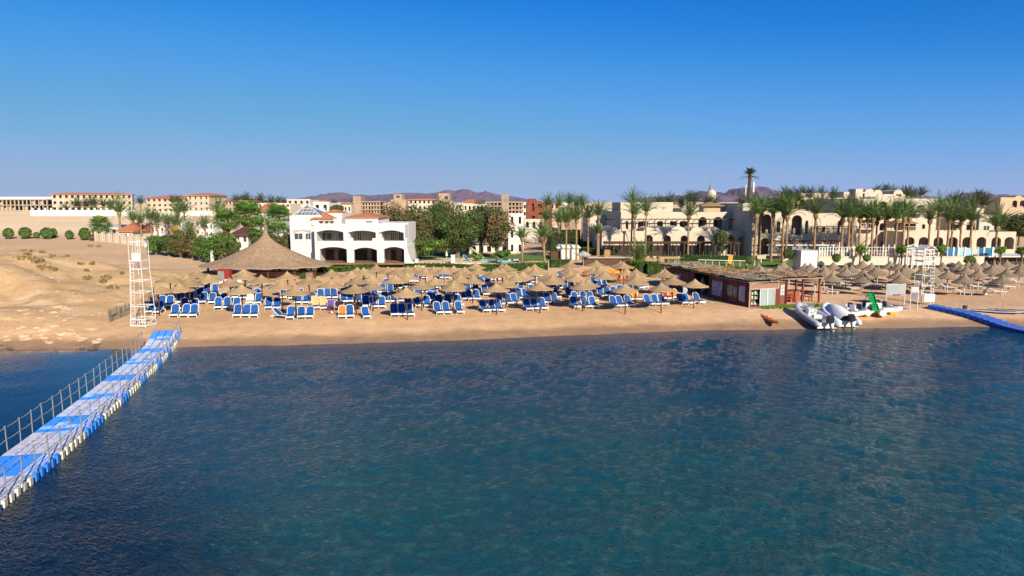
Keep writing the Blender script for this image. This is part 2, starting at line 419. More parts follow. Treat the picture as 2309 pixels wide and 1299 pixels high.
def tex(scale, st, rot=0, detail=3, kind='noise', rough=.5, dist=0):
    mp = N.new('ShaderNodeMapping'); mp.vector_type = 'TEXTURE'; mp.inputs['Scale'].default_value = tuple(1/q for q in st); mp.inputs['Rotation'].default_value = (0,0,rot); L.new(tc.outputs['Object'], mp.inputs['Vector'])
    q = N.new('ShaderNodeTexNoise'); q.inputs['Scale'].default_value = scale; q.inputs['Detail'].default_value = detail; q.inputs['Roughness'].default_value = rough; q.inputs['Distortion'].default_value = dist
    L.new(mp.outputs[0], q.inputs['Vector']); return q.outputs['Fac']
def math_(op, a, bb, c=None):
    q = N.new('ShaderNodeMath'); q.operation = op
    for i, v in enumerate((a, bb, c)):
        if v is None: continue
        if isinstance(v, (int, float)): q.inputs[i].default_value = v
        else: L.new(v, q.inputs[i])
    return q.outputs[0]
def mrange(v, a, bb, c, d_, sm_=False):
    q = N.new('ShaderNodeMapRange'); q.clamp = True
    if sm_: q.interpolation_type = 'SMOOTHSTEP'
    for k, u in (('From Min',a),('From Max',bb),('To Min',c),('To Max',d_)): q.inputs[k].default_value = u
    L.new(v, q.inputs['Value']); return q.outputs[0]
sx = N.new('ShaderNodeSeparateXYZ'); L.new(tc.outputs['Object'], sx.inputs[0])
X_, Y_ = sx.outputs[0], sx.outputs[1]
# seabed colours seen through the water: deep navy, teal sand flats, dark reef
patch_ = tex(.085, (1,1.5,1), R(-12), 4, dist=.4)
teal = mrange(patch_, .42, .60, 0, 1, True)
near = mrange(Y_, 26, 44, 1, 0, True)
right = mrange(X_, -16, -4, .0, 1, True)
tealf = math_('MULTIPLY', math_('MULTIPLY', mrange(teal, 0, 1, .62, 1), near), right)
c1 = N.new('ShaderNodeMixRGB'); c1.inputs[1].default_value = (.008,.042,.074,1); c1.inputs[2].default_value = (.006,.056,.060,1); L.new(tealf, c1.inputs[0])
reef = math_('MULTIPLY', mrange(tex(.16, (1,1,1), 0, 5), .22, .38, 0, 1, True), mrange(math_('ADD', X_, math_('MULTIPLY', Y_, .9)), 5, 14, 1, 0, True))
c2 = N.new('ShaderNodeMixRGB'); c2.inputs[2].default_value = (.002,.006,.014,1); L.new(c1.outputs[0], c2.inputs[1]); L.new(math_('MULTIPLY', reef, .9), c2.inputs[0])
pebble = mrange(tex(1.6, (1,1.4,1), 0, 3), .52, .66, 0, .4)
c3 = N.new('ShaderNodeMixRGB'); c3.inputs[2].default_value = (.035,.125,.115,1); L.new(c2.outputs[0], c3.inputs[1]); L.new(math_('MULTIPLY', pebble, tealf), c3.inputs[0])
# shallow water over sand by the shore
shal = N.new('ShaderNodeMixRGB'); shal.inputs[2].default_value = (.10,.075,.075,1); L.new(c3.outputs[0], shal.inputs[1])
# shoreline distance approximated by a line Y - (a + bX)
sl = (SHORE[9][1]-SHORE[4][1])/(SHORE[9][0]-SHORE[4][0]); s0 = SHORE[4][1]-sl*SHORE[4][0]
dl = math_('SUBTRACT', Y_, math_('ADD', math_('MULTIPLY', X_, sl), s0))
L.new(mrange(dl, -3.2, .4, 0, .85, True), shal.inputs[0])
L.new(shal.outputs[0], b.inputs['Base Color'])
b.inputs['Roughness'].default_value = .07; b.inputs['IOR'].default_value = 1.33; b.inputs['Specular IOR Level'].default_value = .42
w1 = tex(1.1, (1,2.2,1), R(-34), 3, dist=.35); w2 = tex(3.0, (1,2.2,1), R(-40), 3, dist=.5); w3 = tex(8, (1,1.7,1), R(-28), 3); w4 = tex(.14, (1,3.2,1), R(20), 2)
hsum = math_('ADD', math_('ADD', math_('MULTIPLY', w1, .06), math_('MULTIPLY', w2, .15)), math_('ADD', math_('MULTIPLY', w3, .055), math_('MULTIPLY', w4, .1)))
# calmer water in the lee of the pontoon and close to the shore
lee = mrange(math_('ADD', X_, math_('MULTIPLY', Y_, .27)), -13.5, -11.8, .12, 1)
calm = math_('MULTIPLY', lee, mrange(dl, -4, 0, 1, .4, True))
bp = N.new('ShaderNodeBump'); bp.inputs['Distance'].default_value = .75; L.new(calm, bp.inputs['Strength']); L.new(hsum, bp.inputs['Height']); L.new(bp.outputs[0], b.inputs['Normal'])
sea = mb.build('sea', m, smooth=True, fix=False); tag(sea, 'rippled dark blue sea with teal shallows', None, None, 'structure')
TH = R(16)      # the beach furniture is set out along lines turned 16 degrees
# ---------------------------------------------------------------- sun loungers
def make_lounger(name, fab, label, cat='sun lounger', back=R(58), group=None, towel=False):
    t = thing(name, label, cat, group=group)
    f = MB()
    for s in (-1, 1):
        f.tube([(s*.31,-.95,.30),(s*.31,-.3,.33),(s*.31,.25,.31),(s*.31,.95,.22)], .030, 6)
        for y in (-.82, .70): f.tube([(s*.31,y,.28),(s*.34,y+(.06 if y > 0 else -.04),0)], [.035,.028], 6)
    for y, zz in ((-.95,.30),(.92,.22)): f.box(-.33,.33,y-.045,y+.03,zz-.10,zz+.03)
    f.build('frame', WPLAS, t)
    ca, sa = math.cos(back), math.sin(back); y0, z0 = .12, .34; LB = .80
    def Q(u, v, o=0): return (u, y0+ca*v+sa*o*-1, z0+sa*v+ca*o)
    b = MB()
    prof = [(-.31,0),(-.33,.35),(-.31,.66),(-.22,.80),(0,.84),(.22,.80),(.31,.66),(.33,.35),(.31,0)]
    b.tube([Q(u, v) for u, v in prof], .028, 6)
    for s in (-1, 1): b.tube([Q(s*.31,.45),(s*.31,.72,.24)], .022, 5)
    b.build('backrest_frame', WPLAS, t)
    s_ = MB(); rows = []
    for k in range(9):
        v = .80*k/8; wd = .30 if v < .62 else .30-(v-.62)*.5
        rows.append([Q(u*wd, v, .012-.02*(1-u*u)) for u in (-1,-.5,0,.5,1)])
    s_.grid(rows); s_.build('backrest_sling', fab, t, smooth=True)
    q = MB(); q.grid([[(u*.30, -.90+1.02*k/6, .345-.018*(1-u*u)) for u in (-1,-.5,0,.5,1)] for k in range(7)])
    q.build('seat_sling', fab, t, smooth=True)
    if towel:
        w_ = MB(); w_.grid([[Q(u*.33, .98-.98*k/7 if k < 8 else 0, .045) for u in (-1,0,1)] for k in range(8)]+[[(u*.33, .05-.35*k/4, .37) for u in (-1,0,1)] for k in range(1,4)])
        w_.build('towel', YELLOWT, t, smooth=True)
    return t
PROTO = {}
PROTO['b'] = make_lounger('sun_lounger', BLUEF, 'x', back=R(55))
PROTO['l'] = make_lounger('sun_lounger', BLUEF, 'x', back=R(42))
PROTO['o'] = make_lounger('sun_lounger', ORANGEF, 'x', back=R(50))
PROTO['r'] = make_lounger('sun_lounger', REDF, 'x', back=R(60))
PROTO['w'] = make_lounger('sun_lounger', WHITEF, 'x', back=R(40))
PROTO['y'] = make_lounger('sun_lounger', BLUEF, 'x', back=R(55), towel=True)
CNAME = {'b':'blue','l':'low-backed blue','o':'orange','r':'dark red','w':'white','y':'yellow-towelled blue'}
used = set()
ROWS = [
 ('front row nearest the water', [(335,709),(352,710),(391,718),(413,718),(434,718),(533,718),(552,718),(572,718),(635,721,'l',55),(653,723.5),(679,721.5,'l'),(697,721,'l'),(771,720.5,'o'),(790,719.5),(828,721,'l'),(890,716),(908,716),(927,716),(993,711.5),(1011,711),(1039,710),(1098,707),(1115,706),(1132,706),(1195,703),(1211,702.5),(1229,701.5),(1303,698.7),(1329,698),(1345,697.7),(1394,696),(1409,695.5),(1427,694.5),(1472,692),(1487,692),(1502,691.5),(1546,689),(1561,689),(1584,688)]),
 ('second row from the water', [(359,698),(379,698),(411,703),(434,704),(491,700),(511,700),(530,701),(605,700.5),(624,701),(713,700.5,'y'),(731,701,'y'),(826,696),(846,698),(862,698),(923,696),(945,696),(965,696),(995,692),(1013,692),(1039,693.5),(1133,691.5),(1152,690),(1168,689.5),(1228,688),(1243.5,688),(1259,687.8),(1306,686),(1325,685),(1343,684.6),(1430,681,'o'),(1443.5,681,'o'),(1416,680.5,'r'),(1500,679,'r'),(1512,679,'r'),(1524,677,'o'),(1537,677,'o')]),
 ('third row from the water', [(405,688),(424,687),(456,688),(477,688),(499,687),(562,689,'w'),(580,689),(671,688.5),(689,688.5),(707,688),(774.5,686),(789,685),(809,686),(872.5,685),(889,685),(906,684),(975,683),(988.5,683),(1050,680),(1064,680),(1079,680),(1178,678),(1192,677.5),(1154,676.5),(1227,678),(1247,677),(1259,676),(1290,674.5),(1304.5,673.5),(1318,673.5),(1364,673),(1378,672.5),(1392,672)]),
 ('fourth row from the water', [(430,676),(447,676),(529,677),(547,678),(563,676),(579,677),(639,677),(657.5,678),(675,677),(725.5,677),(740.5,677),(756,677),(817.5,675),(831,675),(847,675),(915.5,674),(931,674),(944,673.5),(1015.5,670.5),(1029.5,670.5),(1097,669.3),(1112.5,669.3),(1127.5,669.3),(1150,668),(1204,667),(1222,666.5),(1239,666),(1255,666.5),(1334,664.5),(1346,664.5),(1407,668),(1420,667),(1432,666.5),(1513,667)]),
 ('fifth row from the water', [(462,668),(484,667),(778,667),(795,667),(850,664.5),(864,664.5),(881,664.5),(950,663.5),(966,663.5),(981,663.5),(1058.5,661),(1075,661),(1171,663.5),(1182,663),(1269,655),(1282,656.5),(1293,652),(1353,656),(1363,656),(1374,655),(1437,651),(1448,654),(1457,652)]),
 ('sixth row from the water', [(806,651),(826,651),(873,652),(888,655),(902,655),(917,652),(987,654),(1060,645.5),(1074,645.5),(1091,645.5),(1105,644),(1193,646),(1205,641),(1285.5,644),(1294,640.5),(1344,645),(1356,645)]),
 ('rearmost row near the hedge', [(927,640),(940,640),(957,632),(998,632),(1011,632),(1113,636),(1128.5,635),(1205,633),(1217,627),(1270,632),(1345,637)]),
]
nL = 0
for rname, items in ROWS:
    items = sorted(items)
    for i, it in enumerate(items):
        kind = it[2] if len(it) > 2 else 'b'
        rz = TH + (R(it[3]) if len(it) > 3 else R(random.uniform(-5, 5)))
        # the foot end stands at the pixel: shift the centre back along the lounger
        p = G(it[0], it[1]-1.0); q = Vector((p.x-math.sin(rz)*.95, p.y+math.cos(rz)*.95, 0)); q.z = H(q.x, q.y)
        if len(it) > 3: q = G(it[0], it[1]-3)
        root = PROTO[kind] if kind not in used else None
        lab = '%s sun lounger, %s from the left in the %s' % (CNAME[kind], ordi(i+1), rname)
        if rname.startswith('rear'): lab = '%s sun lounger, %s from the left in the rearmost lounger row' % (CNAME[kind], ordi(i+1))
        if root: used.add(kind); root.location = q; root.rotation_euler.z = rz; o = root; o['label'] = lab
        else: o = dup(PROTO[kind], q, rz, 1, lab)
        o['group'] = 'sun loungers set out on the left beach'; nL += 1
# ---------------------------------------------------------------- thatched parasols
def make_parasol(name, height, rim, rad, thatch, pole, prad, label, group, seed):
    random.seed(seed)
    t = thing(name, label, 'beach parasol', group=group)
    m_ = MB(); m_.tube([(0,0,-.2),(0,0,height-.25)], prad, 8); m_.build('pole', pole, t, smooth=True)
    c = MB(); hh = height-rim
    prof = [(.02,height+.03),(.07,height-.02),(rad*.14,rim+hh*.80),(rad*.30,rim+hh*.56),(rad*.50,rim+hh*.345),(rad*.74,rim+hh*.155),(rad,rim),(rad*1.0,rim-.07),(rad*.93,rim-.03),(rad*.5,rim+hh*.27),(.04,rim+hh*.62)]
    rows = []; n = 28; ja = [random.uniform(.975,1.02) for _ in range(n)]
    for j, (r, z) in enumerate(prof):
        rows.append([(r*ja[k]*math.cos(k*2*math.pi/n), r*ja[k]*math.sin(k*2*math.pi/n), z+(random.uniform(-.03,.015) if j in (6,7) else 0)) for k in range(n)])
    c.grid(rows, True)
    for k in range(110):        # loose reed ends hanging from the rim
        a = random.uniform(0, 6.28); r0 = rad*random.uniform(.93,1.0); l = random.uniform(.05,.17); u = Vector((-math.sin(a),math.cos(a),0))*random.uniform(.015,.04); p = Vector((r0*math.cos(a),r0*math.sin(a),rim-.02)); q = p+Vector((math.cos(a)*l*.5,math.sin(a)*l*.5,-l))
        c.face([p-u,p+u,q])
    c.build('canopy', thatch, t, smooth=False)
    r_ = MB(); r_.tube([(rad*.93*math.cos(a*math.pi/6), rad*.93*math.sin(a*math.pi/6), rim-.05) for a in range(13)], .02, 4)
    for a in range(4):
        q = a*math.pi/2+.4; r_.tube([(0,0,rim-.35),(rad*.6*math.cos(q), rad*.6*math.sin(q), rim+.02)], .018, 4)
    r_.build('struts', WOOD if pole is WOOD else WPAINT, t)
    return t
LP = [(355,640),(381,619.5),(419,618.6),(425,626.5),(443,607),(472,619),(407,638.8),(518.6,626),(549.5,605),(551,613),(589.5,620),(545,641.5),(649,613),(635,632),(664.5,645),(697,621.5),(748,608),(746,629),(789.6,610.5),(804.7,602.5),(820,603.5),(801.5,639.8),(806,622),(837,620),(839.7,633),(847,597),(873.7,601),(896,604),(921,600),(920,613.7),(892,621),(950,632),(917,648),(945,597),(958,605),(977.7,600),(1001,600.5),(1021,598.5),(1046.7,602),(1036.5,607.5),(981,624.5),(1025,630),(1021,637),(1039,620.5),(1065,620.5),(1073.7,592),(1078,602),(1114.6,608),(1122,605),(1132,604),(1134,594.5),(1141,596),(1140.5,627.7),(1119.5,639),(1189.6,601),(1204.7,594.5),(1209,603.7),(1166,617),(1177.7,611),(1218,636.5),(1239,614.5),(1243,618),(1246,624),(1285.5,588.6),(1282,600.5),(1283.4,609.5),(1301.7,616),(1314.6,633.5),(1325.4,629),(1343.5,586.8),(1337,601.5),(1352,602.5),(1364,611.5),(1399,589),(1407,591),(1413,605),(1434,605.5),(1435,617),(1433,623),(1411,639.5),(1495,608.5),(1503,609.3),(1517.5,622.5),(1492.5,637.5),(1566.6,629)]
RP = [(1710,592.5),(1716.5,601),(1756,597.5),(1766,589),(1780.5,601),(1816,593),(1828.6,594),(1846,601),(1839.6,613),(1858,596.3),(1879,590),(1879,614),(1860,603),(1906,594.5),(1908.7,602.5),(1921.6,596.3),(1946,586.5),(1946,607.5),(1947,615),(1966,592),(1974,602.5),(1980,598.5),(2006.6,589),(2025.7,591.5),(2042,597.5),(2024,608.5),(2036,606),(2030.6,617.3),(2079,603),(2085,611),(2126.7,591.3),(2105.7,600),(2107,616),(2139,608.5),(2155,595),(2162,588.3),(2168,597.5),(2181,600),(2178.4,617.3),(2185,588.5),(2201,589.6),(2208.6,606.5),(2221.5,588),(2236,598.5),(2243.7,593),(2253.6,593),(2272,585),(2272,606),(2262,618.5),(2303,592),(2300,603)]
def place_parasols(pts, height, protos, group, side, rows_names, nmax):
    ps = [(G(px, py, height), px, py) for px, py in pts]
    # rows by distance from the shore measured across the 16-degree grid
    def dist(p): return p.y - shore(p.x)
    ps.sort(key=lambda q: dist(q[0]))
    n = len(ps); k = len(rows_names); per = (n+k-1)//k
    cnt = 0; first = set()
    for r in range(k):
        row = sorted(ps[r*per:(r+1)*per], key=lambda q: q[1])
        for i, (p, px, py) in enumerate(row):
            s = random.uniform(.95, 1.05); j = cnt % len(protos); cnt += 1
            lab = 'thatched parasol, %s from the left in the %s of the %s beach' % (ordi(i+1), rows_names[r], side)
            rz = random.uniform(0, 6)
            if j not in first:
                first.add(j); o = protos[j]; o.location = p; o['label'] = lab; o.rotation_euler.z = rz
            else: o = dup(protos[j], p, rz, (s,s,random.uniform(.98,1.02)), lab)
            o['group'] = group; o.rotation_euler.x = R(random.uniform(-2,2)); o.rotation_euler.y = R(random.uniform(-2,2))
pl = [make_parasol('thatched_parasol', 2.85, 2.20, 1.27, THATCH, WOOD, .055, 'x', 'x', 10+i) for i in range(4)]
pr = [make_parasol('thatched_parasol', 2.50, 1.62, 1.17, THATCHG, WPAINT, .055, 'x', 'x', 30+i) for i in range(4)]
place_parasols(LP, 2.85, pl, 'brown thatched parasols on the left beach', 'left', ['front row','second row','third row','fourth row','fifth row'], 5)
place_parasols(RP, 2.50, pr, 'white-poled thatched parasols on the right beach', 'right', ['front row','second row','third row','back row'], 4)
# bare loungers under the right parasols
def flat_lounger():
    t = thing('beach_lounger', 'x', 'sun lounger')
    f = MB()
    for s in (-1,1): f.tube([(s*.30,-.95,.28),(s*.30,.1,.30)], .035, 6); f.tube([(s*.30,.1,.30),(s*.30,.75,.62)], .035, 6)
    for y, zz in ((-.95,.28),(.1,.3)): f.tube([(-.3,y,zz),(.3,y,zz)], .035, 6)
    f.tube([(-.3,.75,.62),(.3,.75,.62)], .035, 6)
    for s in (-1,1):
        for y in (-.8,.2): f.tube([(s*.3,y,.28),(s*.3,y,0)], .03, 6)
    f.build('frame', WPLAS, t)
    q = MB()
    for k in range(9): q.box(-.28,.28,-.9+k*.11,-.82+k*.11,.29,.31)
    q.build('seat_slats', mat('beige_plastic', (.62,.55,.45), .6, .1), t)
    q = MB()
    for k in range(6):
        y = .12+k*.105; z = .31+k*.052; q.box(-.28,.28,y,y+.08,z,z+.02)
    q.build('backrest_slats', mat('beige_plastic', (.62,.55,.45), .6, .1), t); return t
fl = flat_lounger(); fpts = [(1752,655),(1890,647),(1901,645),(1957,648),(1970,649),(2126,652),(2136,653),(2156,663),(2171,665),(2190,651),(2200,652),(2222,644),(2232,645),(2259,650),(2267,651),(2282,640),(2296,641),(1770,664),(1870,663),(1925,655),(2085,648),(2245,662)]
fpts.sort()
for i, (px, py) in enumerate(fpts):
    p = G(px, py); o = fl if i == 0 else dup(fl, p, 0); o.location = p; o.rotation_euler.z = R(62)+random.uniform(-.25,.25)
    tag(o, 'bare pale lounger under the right parasols, %s from the left' % ordi(i+1), 'sun lounger', 'bare loungers on the right beach')
# ---------------------------------------------------------------- lifeguard towers
def tower_left():
    b0 = G(324, 733); t = thing('lifeguard_tower', 'white tapering steel lookout tower beside the left pontoon', 'lookout tower', b0, R(-8)); t.scale = (.74,.74,1.07)
    hb, ht = .92, .62; ZT = 5.7
    def L4(z):
        k = z/ZT; h = lerp(hb, ht, k); return [(-h,-h,z),(h,-h,z),(h,h,z),(-h,h,z)]
    for k in range(4):
        m_ = MB(); m_.tube([L4(-.1)[k], L4(4.3)[k], (L4(4.3)[k][0],L4(4.3)[k][1],6.55)], .036, 6); m_.build('leg', WPAINT, t)
    for z in (.05,.55,1.55,2.6,3.5,4.4,5.0):
        m_ = MB(); c = L4(z)
        for k in range(4): m_.bar(c[k], c[(k+1)%4], .065 if z > .5 else .10)
        m_.build('cross_rail', WPAINT, t)
    m_ = MB(); m_.box(-.75,.75,-.75,.75,5.0,5.08); m_.build('platform', WPAINT, t)
    m_ = MB(); m_.box(-.35,.72,-.76,-.70,5.02,5.65); m_.build('front_panel', WPAINT, t)
    m_ = MB()
    for z in (6.5,):
        c = [(-.62,-.62,z),(.62,-.62,z),(.62,.62,z),(-.62,.62,z)]
        for k in range(4): m_.bar(c[k], c[(k+1)%4], .06)
    for x in (-.25,.1,.4): m_.tube([(x,-.62,5.1),(x,-.62,6.5)], .028, 5)
    m_.build('railing', WPAINT, t)
    m_ = MB()
    for s in (-1,1): m_.tube([(-.55+s*.2,-.88,0),(-.45+s*.18,-.60,5.0)], .028, 5)
    for k in range(14):
        z = .3+k*.35; f = z/5; m_.tube([(-.55+.1*f-.2,-.88+.28*f,z),(-.55+.1*f+.2,-.88+.28*f,z)], .02, 5)
    m_.build('ladder', WPAINT, t)
    m_ = MB()
    for k in range(7):
        x = -.85+k*.27; m_.bar((x,-.92,.05),(x+(.1 if k%2 else -.05),-.90,.6), .05)
    for s in (-1,1): m_.bar((-.9*s,-.9,.05),(-.9*s,.9,.58), .05)
    m_.build('base_grille', WPAINT, t)
tower_left()
def tower_right():
    b0 = G(2078, 685); t = thing('lifeguard_tower', 'white gabled lookout tower with ladder on the right beach', 'lookout tower', b0, R(8)); t.scale = (.74,.74,1.0)
    h = .72
    for x, y in ((-h,-h),(h,-h),(h,h),(-h,h)):
        m_ = MB(); m_.tube([(x,y,-.1),(x,y,5.7)], .036, 6); m_.build('leg', WPAINT, t)
    for z in (1.1,1.9,2.9,3.7):
        m_ = MB(); c = [(-h,-h,z),(h,-h,z),(h,h,z),(-h,h,z)]
        for k in range(4): m_.bar(c[k], c[(k+1)%4], .05)
        m_.build('cross_rail', WPAINT, t)
    m_ = MB(); m_.box(-.85,.85,-.85,.85,4.25,4.38); m_.build('platform', WPAINT, t)
    m_ = MB()
    c = [(-.9,-.9),(.9,-.9),(.9,.9),(-.9,.9)]
    for k in range(4):
        for z in (4.8,5.1): m_.bar((*c[k],z),(*c[(k+1)%4],z), .05)
    m_.build('railing', WPAINT, t)
    m_ = MB()
    for y in (-h-.1,h+.1):
        m_.bar((-0.92,y,5.45),(0,y,5.85), .10); m_.bar((0.92,y,5.45),(0,y,5.85), .10); m_.bar((-1.0,y,5.48),(1.0,y,5.48), .08)
    for s in (-1,1): m_.hexa([(0,-1.0,5.86),(s*.95,-1.0,5.42),(s*.95,1.0,5.42),(0,1.0,5.86),(0,-1.0,5.90),(s*.97,-1.0,5.47),(s*.97,1.0,5.47),(0,1.0,5.90)])
    m_.build('gable_roof', WPAINT, t)
    m_ = MB()
    for x in (.25,.75): m_.tube([(x,-1.25,0),(x,-.8,4.3)], .028, 5)
    for k in range(13): z = .3+k*.33; m_.tube([(.25,-1.25+.35*z/4.5,z),(.75,-1.25+.35*z/4.5,z)], .022, 5)
    m_.build('ladder', WPAINT, t)
    m_ = MB(); m_.box(-.75,.8,-1.36,-1.30,.35,1.1); m_.build('notice_panel', WPAINT, t)
    m_ = MB(); m_.bar((-h,-h,1.2),(h,-h,2.9), .05); m_.bar((-h,h,1.2),(h,h,2.9), .05); m_.build('brace', WPAINT, t)
tower_right()
# ---------------------------------------------------------------- notice boards
def board(px0, px1, py0, py1, pyb, col, label, extra=None):
    pc = G((px0+px1)/2, pyb); Y = pc.y
    a = at(px0, py1, Y); b = at(px1, py0, Y)
    t = thing('notice_board', label, 'notice board', pc, R(6))
    w_ = (b.x-a.x)/2
    for s in (-1,1):
        m_ = MB(); m_.tube([(s*w_,0,-.1),(s*w_,0,b.z-pc.z+.05)], .035, 6); m_.build('post', WPAINT, t)
    m_ = MB(); m_.box(-w_+.04,w_-.04,-.05,-.02,a.z-pc.z,b.z-pc.z); m_.build('panel', col, t)
    if extra:
        m_ = MB(); m_.box(-w_+.06,w_-.06,-.052,-.02,extra[0],extra[1]); m_.build('lower_panel', extra[2], t)
    m_ = MB(); m_.tube([(-w_,-.03,b.z-pc.z),(w_,-.03,b.z-pc.z)], .025, 5); m_.build('top_rail', WPAINT, t)
board(1994, 2041, 641, 666, 689, mat('grey_board', (.42,.44,.45), .6, .12, 1.5), 'wide blank grey notice board on two white posts')
board(2050, 2069, 648, 663, 697, mat('pale_board', (.60,.60,.56), .6, .08, 1.5), 'narrow notice board with pale upper and violet lower panel', (1.0,1.62,mat('violet_board', (.24,.20,.30), .6, .1, 2)))
# ---------------------------------------------------------------- floating pontoon, left
PT = thing('floating_pontoon', 'long pontoon of blue and grey-white floats with rope railings, left foreground', 'pontoon', (PX(24),24,0))
def fr(y):     # frame at arc position: seaward edge point, along and across directions
    e = Vector((PX(y), y, 0)); d = (Vector((PX(y+.5), y+.5, 0))-e).normalized(); return e, d, Vector((-d.y, d.x, 0))
def deck_z(y): return .34+max(0, (y-50.5))*.13
rows_ = []; y = 16.0
while y < 53.9: rows_.append(y); e, d, n = fr(y); y += .5*d.y
random.seed(5); sec = []; i = 0; blue = True
while i < len(rows_):
    k = random.choice([3,4,5]) if blue else random.choice([4,5,6])
    if rows_[i] > 49.5: blue = True; k = 20
    sec.append((i, min(len(rows_), i+k), blue)); i += k; blue = not blue
for a, b_, bl in sec:
    m_ = MB()
    for r in range(a, b_):
        yr = rows_[r]; e, d, n = fr(yr); z1 = deck_z(yr); z0 = z1-.40
        rowm = random.choice([FBLUE,FBLUE,FBLUE,FBLUEW]) if bl else random.choice([FWHITE,FWHITE,FWHITE,FWHITEB])
        fw = lerp(.56, .50, min(1, max(0, (yr-24)/22)))
        for c in range(4):
            mt = (FWHITEB if bl and random.random() < .6 else FWHITE if not bl else FBLUEW) if c == 0 else (rowm if random.random() > .10 else FBLUEW)
            m_.use(mt)
            for rib in range(1):
                p = e+n*(c*fw+.012); u = n*(fw-.024); v = d*.476
                def T(s, t_, z): return p+u*s+v*t_+Vector((0,0,z))
                c_ = .07
                # octagonal float with a chamfered rim
                oc = [(c_,0),(1-c_,0),(1,c_),(1,1-c_),(1-c_,1),(c_,1),(0,1-c_),(0,c_)]
                def ring(z, s_): return [T(.5+(q[0]-.5)*s_, .5+(q[1]-.5)*s_, z) for q in oc]
                rr = [ring(z0,.86),ring(z0+.05,.92),ring(z0+.17,.90),ring(z0+.22,.98),ring(z1-.03,1.0),ring(z1,.96)]
                i0 = m_.grid(rr, True); m_.f.append(tuple(i0+40+q for q in range(8))); m_.m.append(m_.cur)
                # ribs pressed into the top
                for q in range(5):
                    t0 = .12+q*.17; m_.hexa([T(.08,t0,z1-.004),T(.92,t0,z1-.004),T(.92,t0+.07,z1-.004),T(.08,t0+.07,z1-.004),T(.08,t0,z1+.012),T(.92,t0,z1+.012),T(.92,t0+.07,z1+.012),T(.08,t0+.07,z1+.012)])
        # seaward connector lugs
        m_.use(FWSIDE if not bl else FBLUE)
        p = e-n*.10+d*.12; 
        m_.hexa([p+Vector((0,0,z0+.0)),p+d*.22+Vector((0,0,z0)),p+d*.22+n*.12+Vector((0,0,z0)),p+n*.12+Vector((0,0,z0)),p+Vector((0,0,z1-.04)),p+d*.22+Vector((0,0,z1-.04)),p+d*.22+n*.12+Vector((0,0,z1-.04)),p+n*.12+Vector((0,0,z1-.04))])
    m_.build('float_section', None, PT, world=True, label=('bright blue float section' if bl else 'worn grey-white float section'))
posts = {0:[],1:[]}
for side, off in ((0,-.06),(1,2.04)):
    y = 20.3 if side == 0 else 20.8; yend = 53.5 if side == 0 else 51.5
    while y < yend:
        e, d, n = fr(y); b = e+n*(off*(lerp(1.10,1.0,min(1,max(0,(y-24)/22))) if side else 1)); z = deck_z(y)-.28; lean = random.uniform(-.03,.03)
        top = b+Vector((lean, lean, z+1.35)); b = b+Vector((0,0,z))
        m_ = MB(); m_.tube([b, top], .026, 6); m_.tube([top, top+Vector((0,0,.03))], .045, 6); m_.build('railing_post', STEEL, PT, world=True)
        posts[side].append((b, top)); y += 1.18*d.y
for side in (0,1):
    for f, nm in ((.98,'top_rope'),(.58,'middle_rope')):
        m_ = MB(); pts = []
        for (b1,t1),(b2,t2) in zip(posts[side], posts[side][1:]):
            p = b1.lerp(t1,f); q = b2.lerp(t2,f)
            for k in range(4):
                s_ = k/4; pts.append(p.lerp(q,s_)-Vector((0,0,.16*s_*(1-s_))))
        pts.append(posts[side][-1][0].lerp(posts[side][-1][1],f))
        m_.tube(pts, .016, 5); m_.build(nm, ROPE, PT, world=True)
# ---------------------------------------------------------------- blue pontoon, right
pts = [(2091,697.5),(2130,706),(2190,722),(2250,740),(2309,754),(2420,776)]
near_ = []
for px, py in pts:
    near_.append(G(px, py) if py < 737 else onz(px, py, 0))
far0 = [(2130,698),(2165,702),(2230,714),(2309,730),(2380,742)]
RT = thing('floating_pontoon', 'deep blue pontoon running off the right beach into the sea', 'pontoon', near_[0])
# resample the near edge
cum = [0]
for a, b in zip(near_, near_[1:]): cum.append(cum[-1]+(b-a).length)
def npt(s):
    for k in range(len(cum)-1):
        if s <= cum[k+1]: return near_[k].lerp(near_[k+1], (s-cum[k])/(cum[k+1]-cum[k]))
    return near_[-1]
s = 0; k = 0; m_ = MB(); cnt = 0
while s < cum[-1]-.6:
    a = npt(s); d = (npt(min(cum[-1], s+.6))-a); d.z = 0; d.normalize(); n = Vector((-d.y, d.x, 0))
    zt = max(.30, H(a.x, a.y)+.42)
    wide = 3 if s > 1.5 else 2
    for c in range(wide):
        p = a+n*(c*.55+.01); u = n*.53; v = d*.55; z0 = zt-.42
        oc = [(.07,0),(.93,0),(1,.07),(1,.93),(.93,1),(.07,1),(0,.93),(0,.07)]
        def ring(z, q_): return [p+u*(.5+(q[0]-.5)*q_)+v*(.5+(q[1]-.5)*q_)+Vector((0,0,z-p.z)) for q in oc]
        m_.use(FBLUE2)
        rr = [ring(z0,.88),ring(z0+.18,.90),ring(z0+.22,.99),ring(zt-.03,1),ring(zt,.95)]
        i0 = m_.grid(rr, True); m_.use(FBGREY); m_.f.append(tuple(i0+32+q for q in range(8))); m_.m.append(m_.cur)
    s += .57; cnt += 1
    if cnt % 6 == 0: m_.build('float_section', None, RT, world=True); m_ = MB()
if m_.v: m_.build('float_section', None, RT, world=True)
for i, (px, py, pt) in enumerate([(2122,697,682),(2161,703,684),(2187,711,697),(2192,711,698),(2262,719,680)]):
    b = G(px, py); tp = at(px+(4 if i < 2 else 0), pt, b.y)
    m_ = MB(); m_.tube([b, tp], .022, 5); m_.build('rope_stake', GREYM, RT, world=True)
def X(px, Y, py=500): return at(px, py, Y).x
def Z(py, Y): return at(CX, py, Y).z
